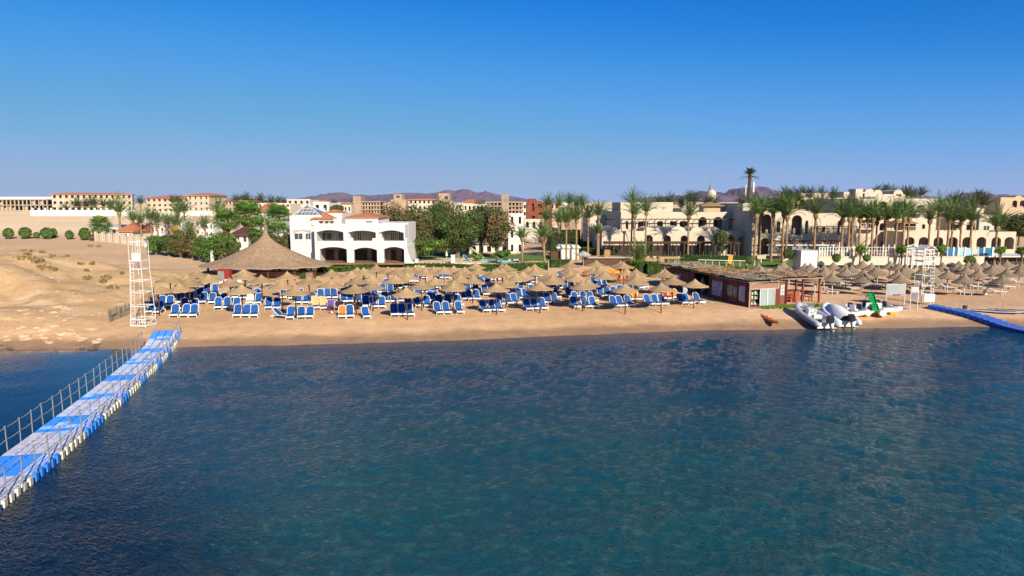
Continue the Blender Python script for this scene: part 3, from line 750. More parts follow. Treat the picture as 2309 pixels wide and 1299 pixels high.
def opx(o, Y):
    xa, xb, pb, ps, pc = o[:5]
    return (X(xa,Y), X(xb,Y), Z(pb,Y), Z(ps,Y), Z(pc,Y))
def window(root, x0, x1, y, z0, z1, frame=WPAINT, mull=True, gl=GLASS, nm='window'):
    g = MB(); g.box(x0,x1,y,y+.06,z0,z1); go_ = g.build(nm, gl, root, world=True)
    f = MB(); w_ = min(.07, (x1-x0)*.12)
    for a, b in ((x0,x0+w_),(x1-w_,x1)): f.box(a,b,y-.03,y-.001,z0,z1)
    f.box(x0+w_,x1-w_,y-.03,y-.001,z1-w_,z1); f.box(x0+w_,x1-w_,y-.03,y-.001,z0,z0+w_)
    if mull: f.box((x0+x1)/2-w_*.4,(x0+x1)/2+w_*.4,y-.028,y-.001,z0+w_,z1-w_)
    fo = f.build('frame', frame, go_)
    # children of a part live in the root's space
    M = Matrix.Translation(-root.location)
    fo.data.transform(M); return go_
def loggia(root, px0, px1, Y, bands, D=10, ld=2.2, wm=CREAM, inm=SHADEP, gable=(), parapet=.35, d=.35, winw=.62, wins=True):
    """facade with real arched openings, floor slabs, a recessed inner wall with windows, side walls and roof"""
    x0, x1 = X(px0,Y), X(px1,Y); m_ = MB(); m_.use(wm)
    zs = []
    for b in bands:
        zl, zh = Z(b[0],Y), Z(b[1],Y); zs += [zl, zh]
        arch_wall(m_, (0,Y,0), 0, x0, x1, zl, zh, [opx(o,Y) for o in b[2]], d)
    zb, zt = min(zs), max(zs)
    m_.box(x0+.02, x1-.02, Y+.02, Y+D-.02, zb-2.0, zb-.003)
    m_.box(x0, x1, Y+ld, Y+D, zb, zt-parapet)
    for a, b in ((x0,x0+.3),(x1-.3,x1)): m_.box(a, b, Y+d+.002, Y+ld-.002, zb, zt)
    m_.box(x0, x0+.25, Y+ld, Y+D, zt-parapet+.001, zt); m_.box(x1-.25, x1, Y+ld, Y+D, zt-parapet+.001, zt); m_.box(x0+.25, x1-.25, Y+D-.25, Y+D, zt-parapet+.001, zt)
    for b in bands:
        zh = Z(b[1],Y); m_.box(x0+.3, x1-.3, Y+d, Y+ld-.003, zh-parapet-.15, zh-parapet)
    for g in gable:     # half-round parapets over the arches
        xa, xb, zc, zr = X(g[0],Y), X(g[1],Y), zt, Z(g[2],Y)
        arc = [(xb+(xa-xb)*k/12, zc+(zr-zc)*math.sqrt(max(0,1-(2*k/12-1)**2))) for k in range(13)]
        m_.prism(arc, Y+.003, Y+(g[3] if len(g) > 3 else .4))
    m_.build('wall', None, root, world=True)
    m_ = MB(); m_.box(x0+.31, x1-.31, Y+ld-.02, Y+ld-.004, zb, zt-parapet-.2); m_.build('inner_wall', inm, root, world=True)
    if wins:
        for b in bands:
            for o in b[2]:
                a, c, z0, z1, z2 = opx(o,Y); wd = (c-a)*winw/2; cx = (a+c)/2
                hh = min(z2, z0+2.2) if len(o) < 6 else z0+(z1-z0)*.9
                window(root, cx-wd, cx+wd, Y+ld-.10, z0+.05, hh-.05, gl=DARK if random.random() < .4 else GLASS)
def flatwin(root, px0, px1, py0, py1, Y, **k):
    window(root, X(px0,Y), X(px1,Y), Y-.02, Z(py1,Y), Z(py0,Y), **k)
def hip(root, x0, x1, y0, y1, z0, z1, m_=None, mt=TERRA, name='roof', ov=.3):
    q = MB(); cx, cy = (x0+x1)/2, (y0+y1)/2; w_, l_ = x1-x0+2*ov, y1-y0+2*ov
    r = max(0, (w_-l_)/2); s = max(0, (l_-w_)/2)
    b = [(x0-ov,y0-ov,z0),(x1+ov,y0-ov,z0),(x1+ov,y1+ov,z0),(x0-ov,y1+ov,z0)]
    t = [(cx-r,cy-s,z1),(cx+r,cy-s,z1),(cx+r,cy+s,z1),(cx-r,cy+s,z1)]
    for i in range(4): q.face([b[i],b[(i+1)%4],t[(i+1)%4],t[i]])
    q.face(b[::-1])
    q.box(x0-ov,x1+ov,y0-ov,y1+ov,z0-.12,z0-.004)
    return q.build(name, mt, root, world=True)
# ================================================================ white villa
YV = 97.5; vx = lambda a: 640+a/7.962; vy = lambda a: 450+a/7.962
vb = GY(780, YV); V = thing('villa', 'white two-storey villa with arched terraces, terracotta roofs and glass pyramid', 'villa', (vb.x, YV, vb.z))
m_ = MB().use(WHITE)
x0, xm1, xm2, x1 = X(vx(540),YV), X(vx(1100),YV), X(vx(1695),YV), X(vx(2205),YV)
zb, z1f, z2f = Z(vy(1110),YV)-.3, Z(vy(800),YV), Z(vy(432),YV+.9)
def vo(xa, xb, b_, s_, c_, Y=YV): return (X(vx(xa),Y), X(vx(xb),Y), Z(vy(b_),Y) if b_ else zb+.01, Z(vy(s_),Y), Z(vy(c_),Y))
arch_wall(m_, (0,YV,0), 0, x0, x1, zb, z1f, [vo(628,1115,0,893,852),vo(1238,1660,0,910,862),vo(1782,2150,0,896,850)], .6, 12)
# balcony parapet on top of the ground floor and the upper storey set back
YU = YV+.9; z1t = Z(vy(742),YV)
for a, b_, zt in ((540,1100,745),(1228,1580,742),(1778,2205,742)): m_.box(X(vx(a),YV), X(vx(b_),YV), YV+.004, YV+.3, z1f, Z(vy(zt),YV))
m_.box(xm1,X(vx(1228),YV),YV+.004,YV+.5,z1f,Z(vy(695),YV)); m_.box(X(vx(1580),YV),X(vx(1778),YV),YV+.004,YV+.5,z1f,Z(vy(695),YV)); m_.box(X(vx(2160),YV),x1,YV+.006,YV+.5,Z(vy(742),YV)+.001,Z(vy(690),YV))
u0, u1 = X(vx(540),YU), X(vx(2172),YU)
arch_wall(m_, (0,YU,0), 0, u0, u1, z1f, z2f, [vo(580,1062,745,588,548,YU),vo(1150,1645,745,592,556,YU),vo(1697,2148,745,600,552,YU)], .45, 12)
zt3 = Z(vy(345),YU)
m_.box(X(vx(1100),YU), X(vx(1690),YU), YU+.2, YU+9, z2f, zt3)       # raised centre block
m_.box(X(vx(490),YU+2.5), X(vx(1040),YU+2.5), YU+2.5, YU+10, z2f-.3, Z(vy(345),YU+2.5))
m_.box(X(vx(740),YU+6), X(vx(1080),YU+6), YU+5, YU+12, z2f-.3, Z(vy(248),YU+5))
for a, b_ in ((x0,x0+.4),(xm1-.1,xm1+.35),(xm2-.2,xm2+.2),(x1-.4,x1)):
    m_.box(a, b_, YV+.6, YV+4.2, zb, z1f-.3)
for a, b_ in ((u0+.01,u0+.3),(xm1,xm1+.3),(xm2-.15,xm2+.15),(u1-.31,u1-.01)): m_.box(a, b_, YU+.45, YV+4.2, z1f, z2f-.2)
m_.box(x0+.4, x1-.4, YV+.6, YV+12, z1f-.3, z1f-.001); m_.box(u0+.3, u1-.3, YU+.45, YV+12, z2f-.45, z2f-.25)
m_.box(x0, x1, YV+4.2, YV+12, zb, z1f-.3); m_.box(u0, u1, YV+4.2, YV+12, z1f, z2f)
# left tower block
YL = YV+3.6; lx0, lx1 = X(vx(105),YL), X(vx(545),YL); ztl = Z(vy(292),YL)
m_.box(lx0, x0+.1 if x0+.1 > lx1 else lx1, YL, YL+10, zb, ztl)
m_.build('wall', None, V, world=True)
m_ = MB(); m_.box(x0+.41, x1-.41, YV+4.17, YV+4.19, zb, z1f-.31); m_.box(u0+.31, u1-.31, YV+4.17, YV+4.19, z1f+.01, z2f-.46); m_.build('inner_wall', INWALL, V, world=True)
m_ = MB(); m_.box(x0+.4, x1-.4, YV-.8, YV+4.1, zb-.1, zb+.12); m_.build('terrace_floor', mat('brown_tiles',(.30,.17,.11),.8,.2,2), V, world=True)
Yi = YV+4.05
for a, b_, c_, e in ((640,860,590,730),(965,1050,590,730),(1155,1225,590,700),(1310,1390,570,735),(1905,1985,590,740),(2050,2130,590,735)): window(V, X(vx(a),Yi), X(vx(b_),Yi), Yi, Z(vy(e),Yi), Z(vy(c_),Yi), frame=WPAINT, gl=GLASS)
for a, b_ in ((650,880),(960,1090),(1260,1480),(1560,1640),(1910,2000),(2110,2150)): window(V, X(vx(a),Yi), X(vx(b_),Yi), Yi, zb+.12, Z(vy(905),Yi), frame=WOOD, gl=DARK, nm='terrace_door')
hip(V, X(vx(1110),YU), X(vx(1680),YU), YU+.3, YU+8, Z(vy(318),YU), Z(vy(235),YU+4), ov=.35)
hip(V, X(vx(520),YU+2.5), X(vx(860),YU+2.5), YU+2.5, YU+8, Z(vy(340),YU+2.5), Z(vy(245),YU+5), ov=.25)
hip(V, X(vx(700),YU+6), X(vx(1010),YU+6), YU+6, YU+11, Z(vy(250),YU+6), Z(vy(178),YU+8), ov=.3)
m_ = MB(); m_.box(X(vx(1092),YU), X(vx(1700),YU), YU+.05, YU+.3, Z(vy(345),YU), Z(vy(318),YU)-.13); m_.build('cornice', WHITE, V, world=True)
# glass pyramid
px_, pz0 = [X(vx(130),YL), X(vx(650),YL)], ztl+.02; cy = YL+3.5
q = MB(); ap = Vector((X(vx(430),cy), cy, Z(vy(92),cy))); bs = [Vector((px_[0]+.2,YL+.2,pz0)),Vector((px_[1],YL+.2,pz0)),Vector((px_[1],YL+7,pz0)),Vector((px_[0]+.2,YL+7,pz0))]
for i in range(4): q.face([bs[i],bs[(i+1)%4],ap])
gp = q.build('glass_pyramid', mat('roof_glass', (.24,.25,.26), .25, .1, 1), V, world=True)
q = MB()
for i in range(4): q.bar(bs[i], ap, .14); q.bar(bs[i], bs[(i+1)%4], .14)
for k in range(1,7):
    a = bs[0].lerp(bs[1], k/7); f = 1-abs(k/7-.5)*2; 
    e = a.lerp(Vector((a.x, ap.y, ap.z)), f*.98); q.bar(a+Vector((0,-.03,.02)), e+Vector((0,-.03,.02)), .06)
for k in (.33,.62): q.bar(bs[0].lerp(ap,k)+Vector((0,-.04,.02)), bs[1].lerp(ap,k)+Vector((0,-.04,.02)), .06)
qo = q.build('glazing_bars', WPAINT, V, world=True)
flatwin(V, vx(175), vx(335), vy(600), vy(722), YL); flatwin(V, vx(375), vx(480), vy(600), vy(722), YL)
m_ = MB(); arch_wall(m_, (0,YL-.12,0), 0, X(vx(165),YL), X(vx(490),YL), Z(vy(600),YL), Z(vy(545),YL), [(X(vx(200),YL),X(vx(450),YL),Z(vy(600),YL),Z(vy(598),YL),Z(vy(560),YL))], .11); m_.build('window_arch', STONE, V, world=True)
flatwin(V, vx(1465), vx(1600), vy(380), vy(420), YU+.2, mull=False)
for a in (590,690,785):
    m_ = MB(); m_.box(X(vx(a),YU), X(vx(a+34),YU), YU+.9, YU+2.45, Z(vy(418),YU), Z(vy(392),YU)); m_.build('rain_spout', WOOD, V, world=True)
q = MB(); pp = [X(vx(2172),YV)+.1, Z(vy(1100),YV)]; q.prism([(x1,zb),(x1+1.0,zb),(x1+.45,zb+.5),(x1+.15,zb+1.4),(x1,zb+2.2)][::-1], YV+.05, YV+.5); q.build('buttress', WHITE, V, world=True)
# villa terrace, pool edge and closed parasol
def strip(name, px0, px1, pyn, pyf, h, mt, label, kind=None, cat=None, lift=.05, thing_=False):
    """raised flat slab whose four corners stand under the given pixels"""
    c = [G(px0,pyn), G(px1,pyn), G(px1,pyf), G(px0,pyf)]; z = max(p.z for p in c)+h
    m_ = MB(); m_.hexa([(p.x,p.y,p.z-.3) for p in c]+[(p.x,p.y,z) for p in c]); o = m_.build(name, mt); tag(o, label, cat, None, kind); return o, z, c
strip('terrace', 690, 960, 603, 588, .10, PAVE, 'paved terrace round the villa pool', 'structure')
strip('pool_water', 757, 902, 600.5, 594.5, .12, POOLD, 'dark water of the villa pool', 'structure')
strip('terrace', 930, 1085, 596, 583, .08, PAVE, 'paved path beside the middle pool', 'structure')
strip('pool_water', 1078, 1178, 590.5, 586, .14, POOL, 'pale blue water of the long middle pool', 'structure')
def closed_parasol(px, pyb, pyt, label, mt=WHITEF):
    b = G(px, pyb); tz = at(px, pyt, b.y).z-b.z; t = thing('folded_parasol', label, 'folded parasol', b)
    m_ = MB(); m_.tube([(0,0,0),(0,0,tz)], .035, 6); m_.build('pole', WPAINT, t)
    m_ = MB(); m_.lathe([(.05,tz-.02),(.10,tz-.3),(.17,tz*.55),(.24,tz*.30),(.20,tz*.26),(.06,tz*.30)], 9, jit=.1); m_.build('canopy', mt, t); return t
closed_parasol(832, 592, 560, 'folded white parasol beside the villa pool')
closed_parasol(1007, 583, 562, 'folded white parasol on the lawn under the left of the big trees')
closed_parasol(1060, 579, 557, 'folded white parasol on the lawn near the yellow slide')
for px, pyb, pyt, lab in ((940,598,585,'thin white pillar at the end of the villa terrace'),(1022,597,576,'thick white pillar beside the middle pool')):
    b = G(px,pyb); h_ = at(px,pyt,b.y).z-b.z; q = MB(); w_ = .22 if px == 940 else .30; q.box(-w_,w_,-w_,w_,-.1,h_); q.box(-w_-.06,w_+.06,-w_-.06,w_+.06,h_,h_+.1); o = q.build('garden_pillar', WHITE); o.location = b; tag(o, lab, 'pillar')
# ================================================================ cream hotel, right
def bld(name, label, px, Y, cat='hotel building'):
    b = GY(px, Y); return thing(name, label, cat, (b.x, Y, b.z))
h = bld('hotel_building', 'long cream two-storey hotel wing with shaded upper loggia and roof terrace', 1500, 120)
loggia(h, 1400, 1668, 121, [(524,478,[(1411,1417,517,499,499),(1423,1434,517,499,499),(1439,1461,517,499,499),(1482,1495,517,499,499),(1511,1527,517,499,499),(1533,1551,517,499,499),(1575,1594,518,499,489),(1608.5,1629.5,518,499,489),(1643.5,1662.5,518,499,489)])], D=26, ld=2.5, winw=.9)
loggia(h, 1358, 1690, 114.5, [(577,521,[(1454,1473,574,538,530),(1498,1514,574,538,531),(1536,1552,574,538,531),(1573,1591,574,539,531),(1642,1658,574,539,531),(1666,1689,574,542,532)])], D=6.3, ld=2.0, winw=.5)
for cxp, hw in ((1378,17),(1466,14),(1492,17),(1530,17),(1573,15),(1610,15)):
    xa, xb = X(cxp-hw,114.7), X(cxp+hw,114.7); zt = Z(521,114.7); r = (xb-xa)/2
    arc = [(xb-(xb-xa)*k/12, zt-.02+r*.62*math.sqrt(max(0,1-(2*k/12-1)**2))) for k in range(13)]
    m_ = MB(); m_.prism(arc, 114.7, 120.6); m_.build('barrel_vault', CREAM2, h, world=True)
m_ = MB(); xa, xb = X(1395,130), X(1511,130); m_.box(xa, xb, 128, 139, Z(480,128), Z(456,128)); m_.box(X(1540,130), X(1668,130), 131, 140, Z(484,130), Z(470,130)); m_.build('roof_block', CREAM, h, world=True)
for a in (1440,1449,1471,1477,1493,1498): window(h, X(a,128), X(a+2.6,128), 127.97, Z(471,128), Z(466,128), mull=False)
m_ = MB(); ye = 119.6
m_.bar((X(1366,ye),ye,Z(494.5,ye)), (X(1668,ye),ye,Z(494.5,ye)), .14)
for k in range(24): x = lerp(X(1368,ye), X(1664,ye), k/23); m_.bar((x,ye-.4,Z(493.7,ye)), (x,121.2,Z(493.7,ye)), .08)
m_.build('pergola_beam', WOOD, h, world=True)
for k in range(9):
    x = lerp(X(1402,ye), X(1600,ye), k/8); m_ = MB(); m_.bar((x,ye,Z(520,ye)-.3), (x,ye,Z(494.8,ye)), .11); m_.build('pergola_post', WOOD, h, world=True)
q = MB(); xa, xb, yb = X(1583,125), X(1628,125), 125.0; q.box(xa+.3,xb-.3,yb+.3,yb+3.4,Z(479,yb)-.3,Z(463.5,yb)); q.build('roof_pavilion', TAN, h, world=True); hip(h, xa, xb, yb, yb+3.7, Z(463.5,yb), Z(455,yb+1.8), mt=WOODL, name='pavilion_roof')
# left side wall strip with zig-zag parapet
q = MB(); x = X(1358,114.5)
for k in range(9):
    y = 116+k*2.6; q.prism([(y,Z(521,114.5)-.01),(y+2.1,Z(521,114.5)-.01),(y+1.05,Z(521,114.5)+1.2)], x+.01, x+.3, 'x')
q.build('zigzag_parapet', CREAM2, h, world=True)
q = MB(); q.box(x-.02, x+.4, 120.82, 148, Z(577,114.5), Z(521,114.5)-.03); q.box(x+.4, X(1400,121), 140, 150, Z(577,114.5), Z(492,121)); q.build('side_wing', CREAM2, h, world=True)
h = bld('hotel_building', 'cream hotel block with tall arched gables behind the paired palms', 1740, 112)
loggia(h, 1690.5, 1832, 112, [(577,530,[(1717,1736,574,545,537)]),(530,476,[(1696,1706,522,504,504),(1716.5,1739.5,526,494,483.5),(1752,1760,524,500,500),(1785.5,1808.5,530,496,485),(1816,1823,528,502,497)])], D=22, ld=2.4, gable=[(1706,1750,468,4),(1776,1818,471,4)], winw=.45)
m_ = MB(); m_.box(X(1672,117), X(1690,117), 116.5, 130, Z(530,117), Z(458.6,117)); m_.build('stair_tower', CREAM, h, world=True)
h = bld('hotel_building', 'cream hotel block with square loggia openings left of the palm row', 1880, 113)
loggia(h, 1832.5, 1932, 113, [(577,531,[(1838,1844,568,550,550),(1896,1900,556,548,548),(1907,1911,556,548,548),(1921,1925,556,548,548)]),(531,481,[(1838,1845,525,512,512),(1855,1862,525,512,512),(1872,1881,525,512,512),(1889,1901,529,505,496),(1913,1926,528,506,497)])], D=20, ld=1.6, winw=.7)
m_ = MB(); m_.bar((X(1834,112.4),112.4,Z(511,112.4)),(X(1935,112.4),112.4,Z(511,112.4)),.12); m_.build('pergola_beam', WOOD, h, world=True)
h = bld('hotel_building', 'tall cream three-storey hotel block behind the row of palms', 2020, 128)
loggia(h, 1932.5, 2111, 126, [(560,522,[(1990,1998,556,545,545),(2019,2028,548,538,533)]),(522,484,[(1938,1952,514,496,496),(1958,1973,514,496,496),(1984,1999,520,508,503),(2017,2035,520,503,503),(2043,2066,521,502,502),(2080,2087,516,506,506)]),(484,448,[(1978,1998,478,463,454),(2010,2030,478,463,454),(2064,2083,479,467,463)])], D=24, ld=2.0, gable=[(1968,2006,443,6),(2002,2038,443,6)], winw=.6)
for a, b_, pt, pm in ((2040,2068,503,497),(2016,2038,500,494)):
    hip(h, X(a,124.5), X(b_,124.5), 124.2, 125.9, Z(pt,124.5), Z(pm,125), mt=WOODL, name='canopy', ov=.1)
for a, b_, pz in ((1936,1976,515),(2042,2068,522),(2062,2085,480)):
    m_ = MB(); xa, xb = X(a,125), X(b_,125); z = Z(pz,125)
    m_.box(xa, xb, 124.6, 125.99, z-.2, z); m_.bar((xa,124.65,z+.9),(xb,124.65,z+.9),.07)
    for k in range(9): m_.bar((lerp(xa,xb,k/8),124.65,z),(lerp(xa,xb,k/8),124.65,z+.87),.04)
    m_.build('balcony', CREAM2, h, world=True)
h = bld('hotel_building', 'upper hotel block with three shaded round gables on the skyline', 1850, 150)
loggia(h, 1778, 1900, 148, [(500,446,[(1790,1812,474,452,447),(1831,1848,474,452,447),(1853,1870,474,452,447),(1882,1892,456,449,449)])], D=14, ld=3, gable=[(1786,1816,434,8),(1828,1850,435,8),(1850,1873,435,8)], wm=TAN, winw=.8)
h = bld('hotel_building', 'pale upper hotel block with small tower and gables on the skyline', 1960, 160)
loggia(h, 1899, 1985, 158, [(480,433,[(1934,1946,454,436,436),(1990,1998,455,445,440)][:1])], D=14, ld=2.5, gable=[(1946,1966,426,7),(1967,1984,428,7)], winw=.8)
m_ = MB(); m_.box(X(1923,157), X(1939,157), 156.5, 160, Z(470,157), Z(426,157)); m_.build('stair_tower', CREAM, h, world=True)
loggia(h, 1985.5, 2036, 160, [(480,438,[(2016,2029,452,441,436)])], D=12, ld=2.5, gable=[(2010,2032,428,6)], winw=.6)
h = bld('hotel_building', 'cream hotel block with two arched gables and a sloping side wall', 2190, 128)
loggia(h, 2138, 2208, 127, [(560,500,[(2144,2166,519,503,500.5),(2180,2200,519,503,500.5)])], D=16, ld=1.8, gable=[(2141,2170,490,5),(2176,2204,490,5)], winw=.5)
m_ = MB(); Yx = 126.5; m_.prism([(X(2208.5,Yx),Z(560,Yx)),(X(2247,Yx),Z(560,Yx)),(X(2246,Yx),Z(514,Yx)),(X(2226,Yx),Z(489,Yx)),(X(2208.5,Yx),Z(483,Yx))][::-1], Yx, Yx+14); m_.build('side_wall', CREAM, h, world=True)
flatwin(h, 2218, 2233, 508, 521, Yx)
m_ = MB(); m_.box(X(2192,135), X(2216,135), 135, 142, Z(500,135), Z(469,135)); m_.build('roof_block', CREAM2, h, world=True)
h = bld('hotel_building', 'low cream arcade of eight round arches behind the pool', 2170, 120)
ar = [(c-11,c+11,562,543,534.5) for c in (2054.6,2086,2119.7,2152.6,2184.8,2217,2250.6,2280)]
loggia(h, 2040, 2294, 119, [(577,522.6,ar)], D=6.5, ld=3.2, winw=.5)
h = bld('hotel_building', 'distant grey shaded hotel block at the far right edge', 2290, 215)
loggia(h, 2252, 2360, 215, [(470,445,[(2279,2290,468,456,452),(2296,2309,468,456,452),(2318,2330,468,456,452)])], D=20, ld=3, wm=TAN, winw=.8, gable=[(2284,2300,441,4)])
# lower pergola along the garden
t = thing('garden_pergola', 'long brown wooden pergola before the arched ground floor of the hotel', 'pergola', GY(1500,111))
Yp = 110.5; m_ = MB()
for dy in (0, 2.4): m_.bar((X(1365,Yp),Yp+dy,Z(549,Yp)),(X(1672,Yp),Yp+dy,Z(549,Yp)),.16)
for k in range(60): x = lerp(X(1366,Yp),X(1670,Yp),k/59); m_.bar((x,Yp-.3,Z(548,Yp)),(x,Yp+2.8,Z(548,Yp)),.08)
m_.build('beams', WOOD, t, world=True)
m_ = MB(); m_.box(X(1366,Yp),X(1671,Yp),Yp-.2,Yp+2.7,Z(548,Yp)+.06,Z(548,Yp)+.12); m_.build('added_shade_cover', WOOD, t, world=True)  # cover added over the slats to cast shade beneath the pergola
for k in range(18):
    for dy in (0,2.4):
        x = lerp(X(1368,Yp),X(1668,Yp),k/17); m_ = MB(); m_.bar((x,Yp+dy,H(x,Yp+dy)-.1),(x,Yp+dy,Z(549,Yp)-.08),.13); m_.build('post', WOOD, t, world=True)
t = thing('garden_pergola', 'red-brown pergola with white awning edge behind the white cabinet', 'pergola', GY(1790,109))
Yp = 108.5; m_ = MB()
for dy in (0, 2.0): m_.bar((X(1722,Yp),Yp+dy,Z(545,Yp)),(X(1900,Yp),Yp+dy,Z(545,Yp)),.14)
for k in range(36): x = lerp(X(1723,Yp),X(1898,Yp),k/35); m_.bar((x,Yp-.2,Z(544,Yp)),(x,Yp+2.2,Z(544,Yp)),.07)
m_.build('beams', WOODR, t, world=True)
m_ = MB(); m_.box(X(1728,Yp),X(1884,Yp),Yp-1.0,Yp-.2,Z(553,Yp),Z(551,Yp)); m_.build('awning', WPAINT, t, world=True)
for k in range(10):
    x = lerp(X(1724,Yp),X(1896,Yp),k/9); m_ = MB(); m_.bar((x,Yp,H(x,Yp)-.1),(x,Yp,Z(545,Yp)-.07),.12); m_.build('post', WPAINT if k%2 else WOODR, t, world=True)
# raised pool terrace with white railing
t = thing('terrace_wall', 'low cream retaining wall under the white pool railing', 'wall', GY(2000,100)); Yw = 99.5
m_ = MB(); m_.box(X(1850,Yw),X(2227,Yw),Yw,Yw+.5,Z(592,Yw)-.4,Z(579.5,Yw)); m_.box(X(1850,Yw)-.05,X(2227,Yw)+.05,Yw-.06,Yw+.56,Z(579.5,Yw)+.002,Z(578,Yw)); m_.build('coping_and_wall', CREAM2, t, world=True)
t = thing('white_railing', 'white post railing along the raised pool terrace', 'railing', GY(1990,100.5))
zt = Z(578,Yw); m_ = MB()
for z in (Z(558,Yw), Z(566,Yw)): m_.bar((X(1852,Yw),Yw+.3,z),(X(2130,Yw),Yw+.3,z),.06)
m_.build('rails', WPAINT, t, world=True)
random.seed(3)
for k in range(44):
    px = 1853+k*6.3; x = X(px,Yw); m_ = MB(); m_.bar((x,Yw+.3,zt),(x,Yw+.3,Z(random.choice([556,557,552,560]),Yw)),random.choice([.06,.10,.14])); m_.build('post', WPAINT, t, world=True)
t = thing('pool_screen', 'blue and glass panel screen beside the hotel pool', 'screen', GY(2190,101)); Ys = 100.8
for a, b_, mt in ((2141,2154,0),(2156,2165,0),(2167,2180,1),(2182,2198,1),(2211,2223,0),(2225,2243,0),(2245,2253,1)):
    m_ = MB(); m_.box(X(a,Ys),X(b_,Ys),Ys,Ys+.06,Z(577,Ys),Z(559,Ys)); m_.build('panel', mat('blue_panel',(.015,.20,.42),.4,.15,1) if mt == 0 else mat('pale_panel',(.42,.66,.74),.3,.15,1), t, world=True)
    m_ = MB()
    for p in (a, b_): m_.bar((X(p,Ys),Ys-.05,Z(580,Ys)),(X(p,Ys),Ys-.05,Z(557,Ys)),.10)
    m_.build('post', WPAINT, t, world=True)
# white gazebo and round-roofed kiosk
t = thing('gazebo', 'white open gazebo with gabled frame behind the right lookout tower', 'gazebo', GY(2080,97)); Yg = 97
m_ = MB()
xa, xb = X(2050,Yg), X(2101,Yg)
for k in range(5):
    for dy in (0,2.4): x = lerp(xa,xb,k/4); m_.bar((x,Yg+dy,H(x,Yg)+.2),(x,Yg+dy,Z(560,Yg)),.12)
for dy in (0,2.4):
    m_.bar((xa,Yg+dy,Z(560,Yg)),(xb,Yg+dy,Z(560,Yg)),.12)
    m_.bar((X(2070,Yg),Yg+dy,Z(560,Yg)),(X(2086,Yg),Yg+dy,Z(553.5,Yg)),.11); m_.bar((xb,Yg+dy,Z(560,Yg)),(X(2086,Yg),Yg+dy,Z(553.5,Yg)),.11)
for k in range(5): x = lerp(xa,xb,k/4); m_.bar((x,Yg+.06,Z(560,Yg)+.02),(x,Yg+2.34,Z(560,Yg)+.02),.08)
m_.build('frame', WPAINT, t, world=True)
t = thing('kiosk', 'small white octagonal kiosk with pointed roof behind the right parasols', 'kiosk', G(2134,598)); r_ = .85
m_ = MB(); m_.lathe([(r_,-.1),(r_,1.45),(.01,1.45)], 8); m_.build('wall', WPAINT, t)
m_ = MB(); m_.lathe([(r_+.25,1.46),(r_+.25,1.52),(.75,1.8),(.3,2.1),(.16,2.5),(.01,2.7)], 8); m_.build('roof', WPAINT, t)
m_ = MB(); m_.box(-.3,.3,-.86,-.82,.5,1.1); m_.build('hatch', mat('hatch_grey',(.45,.46,.47),.6), t)
# ================================================================ small buildings on the beach
t = thing('utility_hut', 'white flat-roofed hut with slatted side beside the garden hedge', 'hut', G(1275,586)); Yk = t.location.y
m_ = MB(); xa, xb = X(1264,Yk), X(1306,Yk); zt = Z(560,Yk); z0 = t.location.z-.2
m_.box(xa,xb,Yk,Yk+3,z0,zt); m_.build('wall', WHITE, t, world=True)
m_ = MB(); m_.box(xa-.6,xb+.25,Yk-.3,Yk+3.3,zt+.002,zt+.28); m_.box(xa-.3,xb,Yk,Yk+3,zt+.282,zt+.5); m_.build('roof', WHITE, t, world=True)
m_ = MB()
for k in range(9): x = lerp(X(1243,Yk),xa-.05,k/9); m_.box(x,x+.14,Yk+.3,Yk+.36,z0,zt-.5)
m_.box(X(1243,Yk),xa-.01,Yk+.4,Yk+2.5,z0,zt-.6); m_.build('slatted_side', WOOD, t, world=True)
m_ = MB(); m_.box(X(1295,Yk),X(1297,Yk),Yk-.04,Yk-.002,Z(573,Yk),Z(570,Yk)); m_.build('vent', GREYM, t, world=True)
t = thing('white_cabinet', 'tall white double-door cabinet with grey side by the right lawn', 'cabinet', GY(1822,95)); Yk = t.location.y
m_ = MB(); xa, xb = X(1810,Yk), X(1848,Yk); zt = Z(565,Yk); z0 = t.location.z-.1
m_.box(xa,xb,Yk,Yk+2.6,z0,zt); m_.build('body', mat('grey_white_sheet',(.62,.62,.62),.7,.06,1), t, world=True)
for a, b_ in ((xa+.02,(xa+xb)/2-.02),((xa+xb)/2+.02,xb-.02)):
    m_ = MB(); m_.box(a,b_,Yk-.05,Yk-.003,z0+.1,zt-.03); m_.build('door', WPAINT, t, world=True)
t = thing('open_parasol', 'open white canvas parasol between the hut and the first tall palm', 'parasol', G(1315.5,602))
m_ = MB(); m_.tube([(0,0,0),(0,0,2.25)], .03, 6); m_.build('pole', WPAINT, t)
m_ = MB(); m_.lathe([(.01,2.35),(.5,2.15),(1.15,1.75),(1.1,1.70),(.5,2.1),(.01,2.3)], 8); m_.build('canopy', mat('greyish_canvas',(.50,.50,.48),.9,.1,2), t)
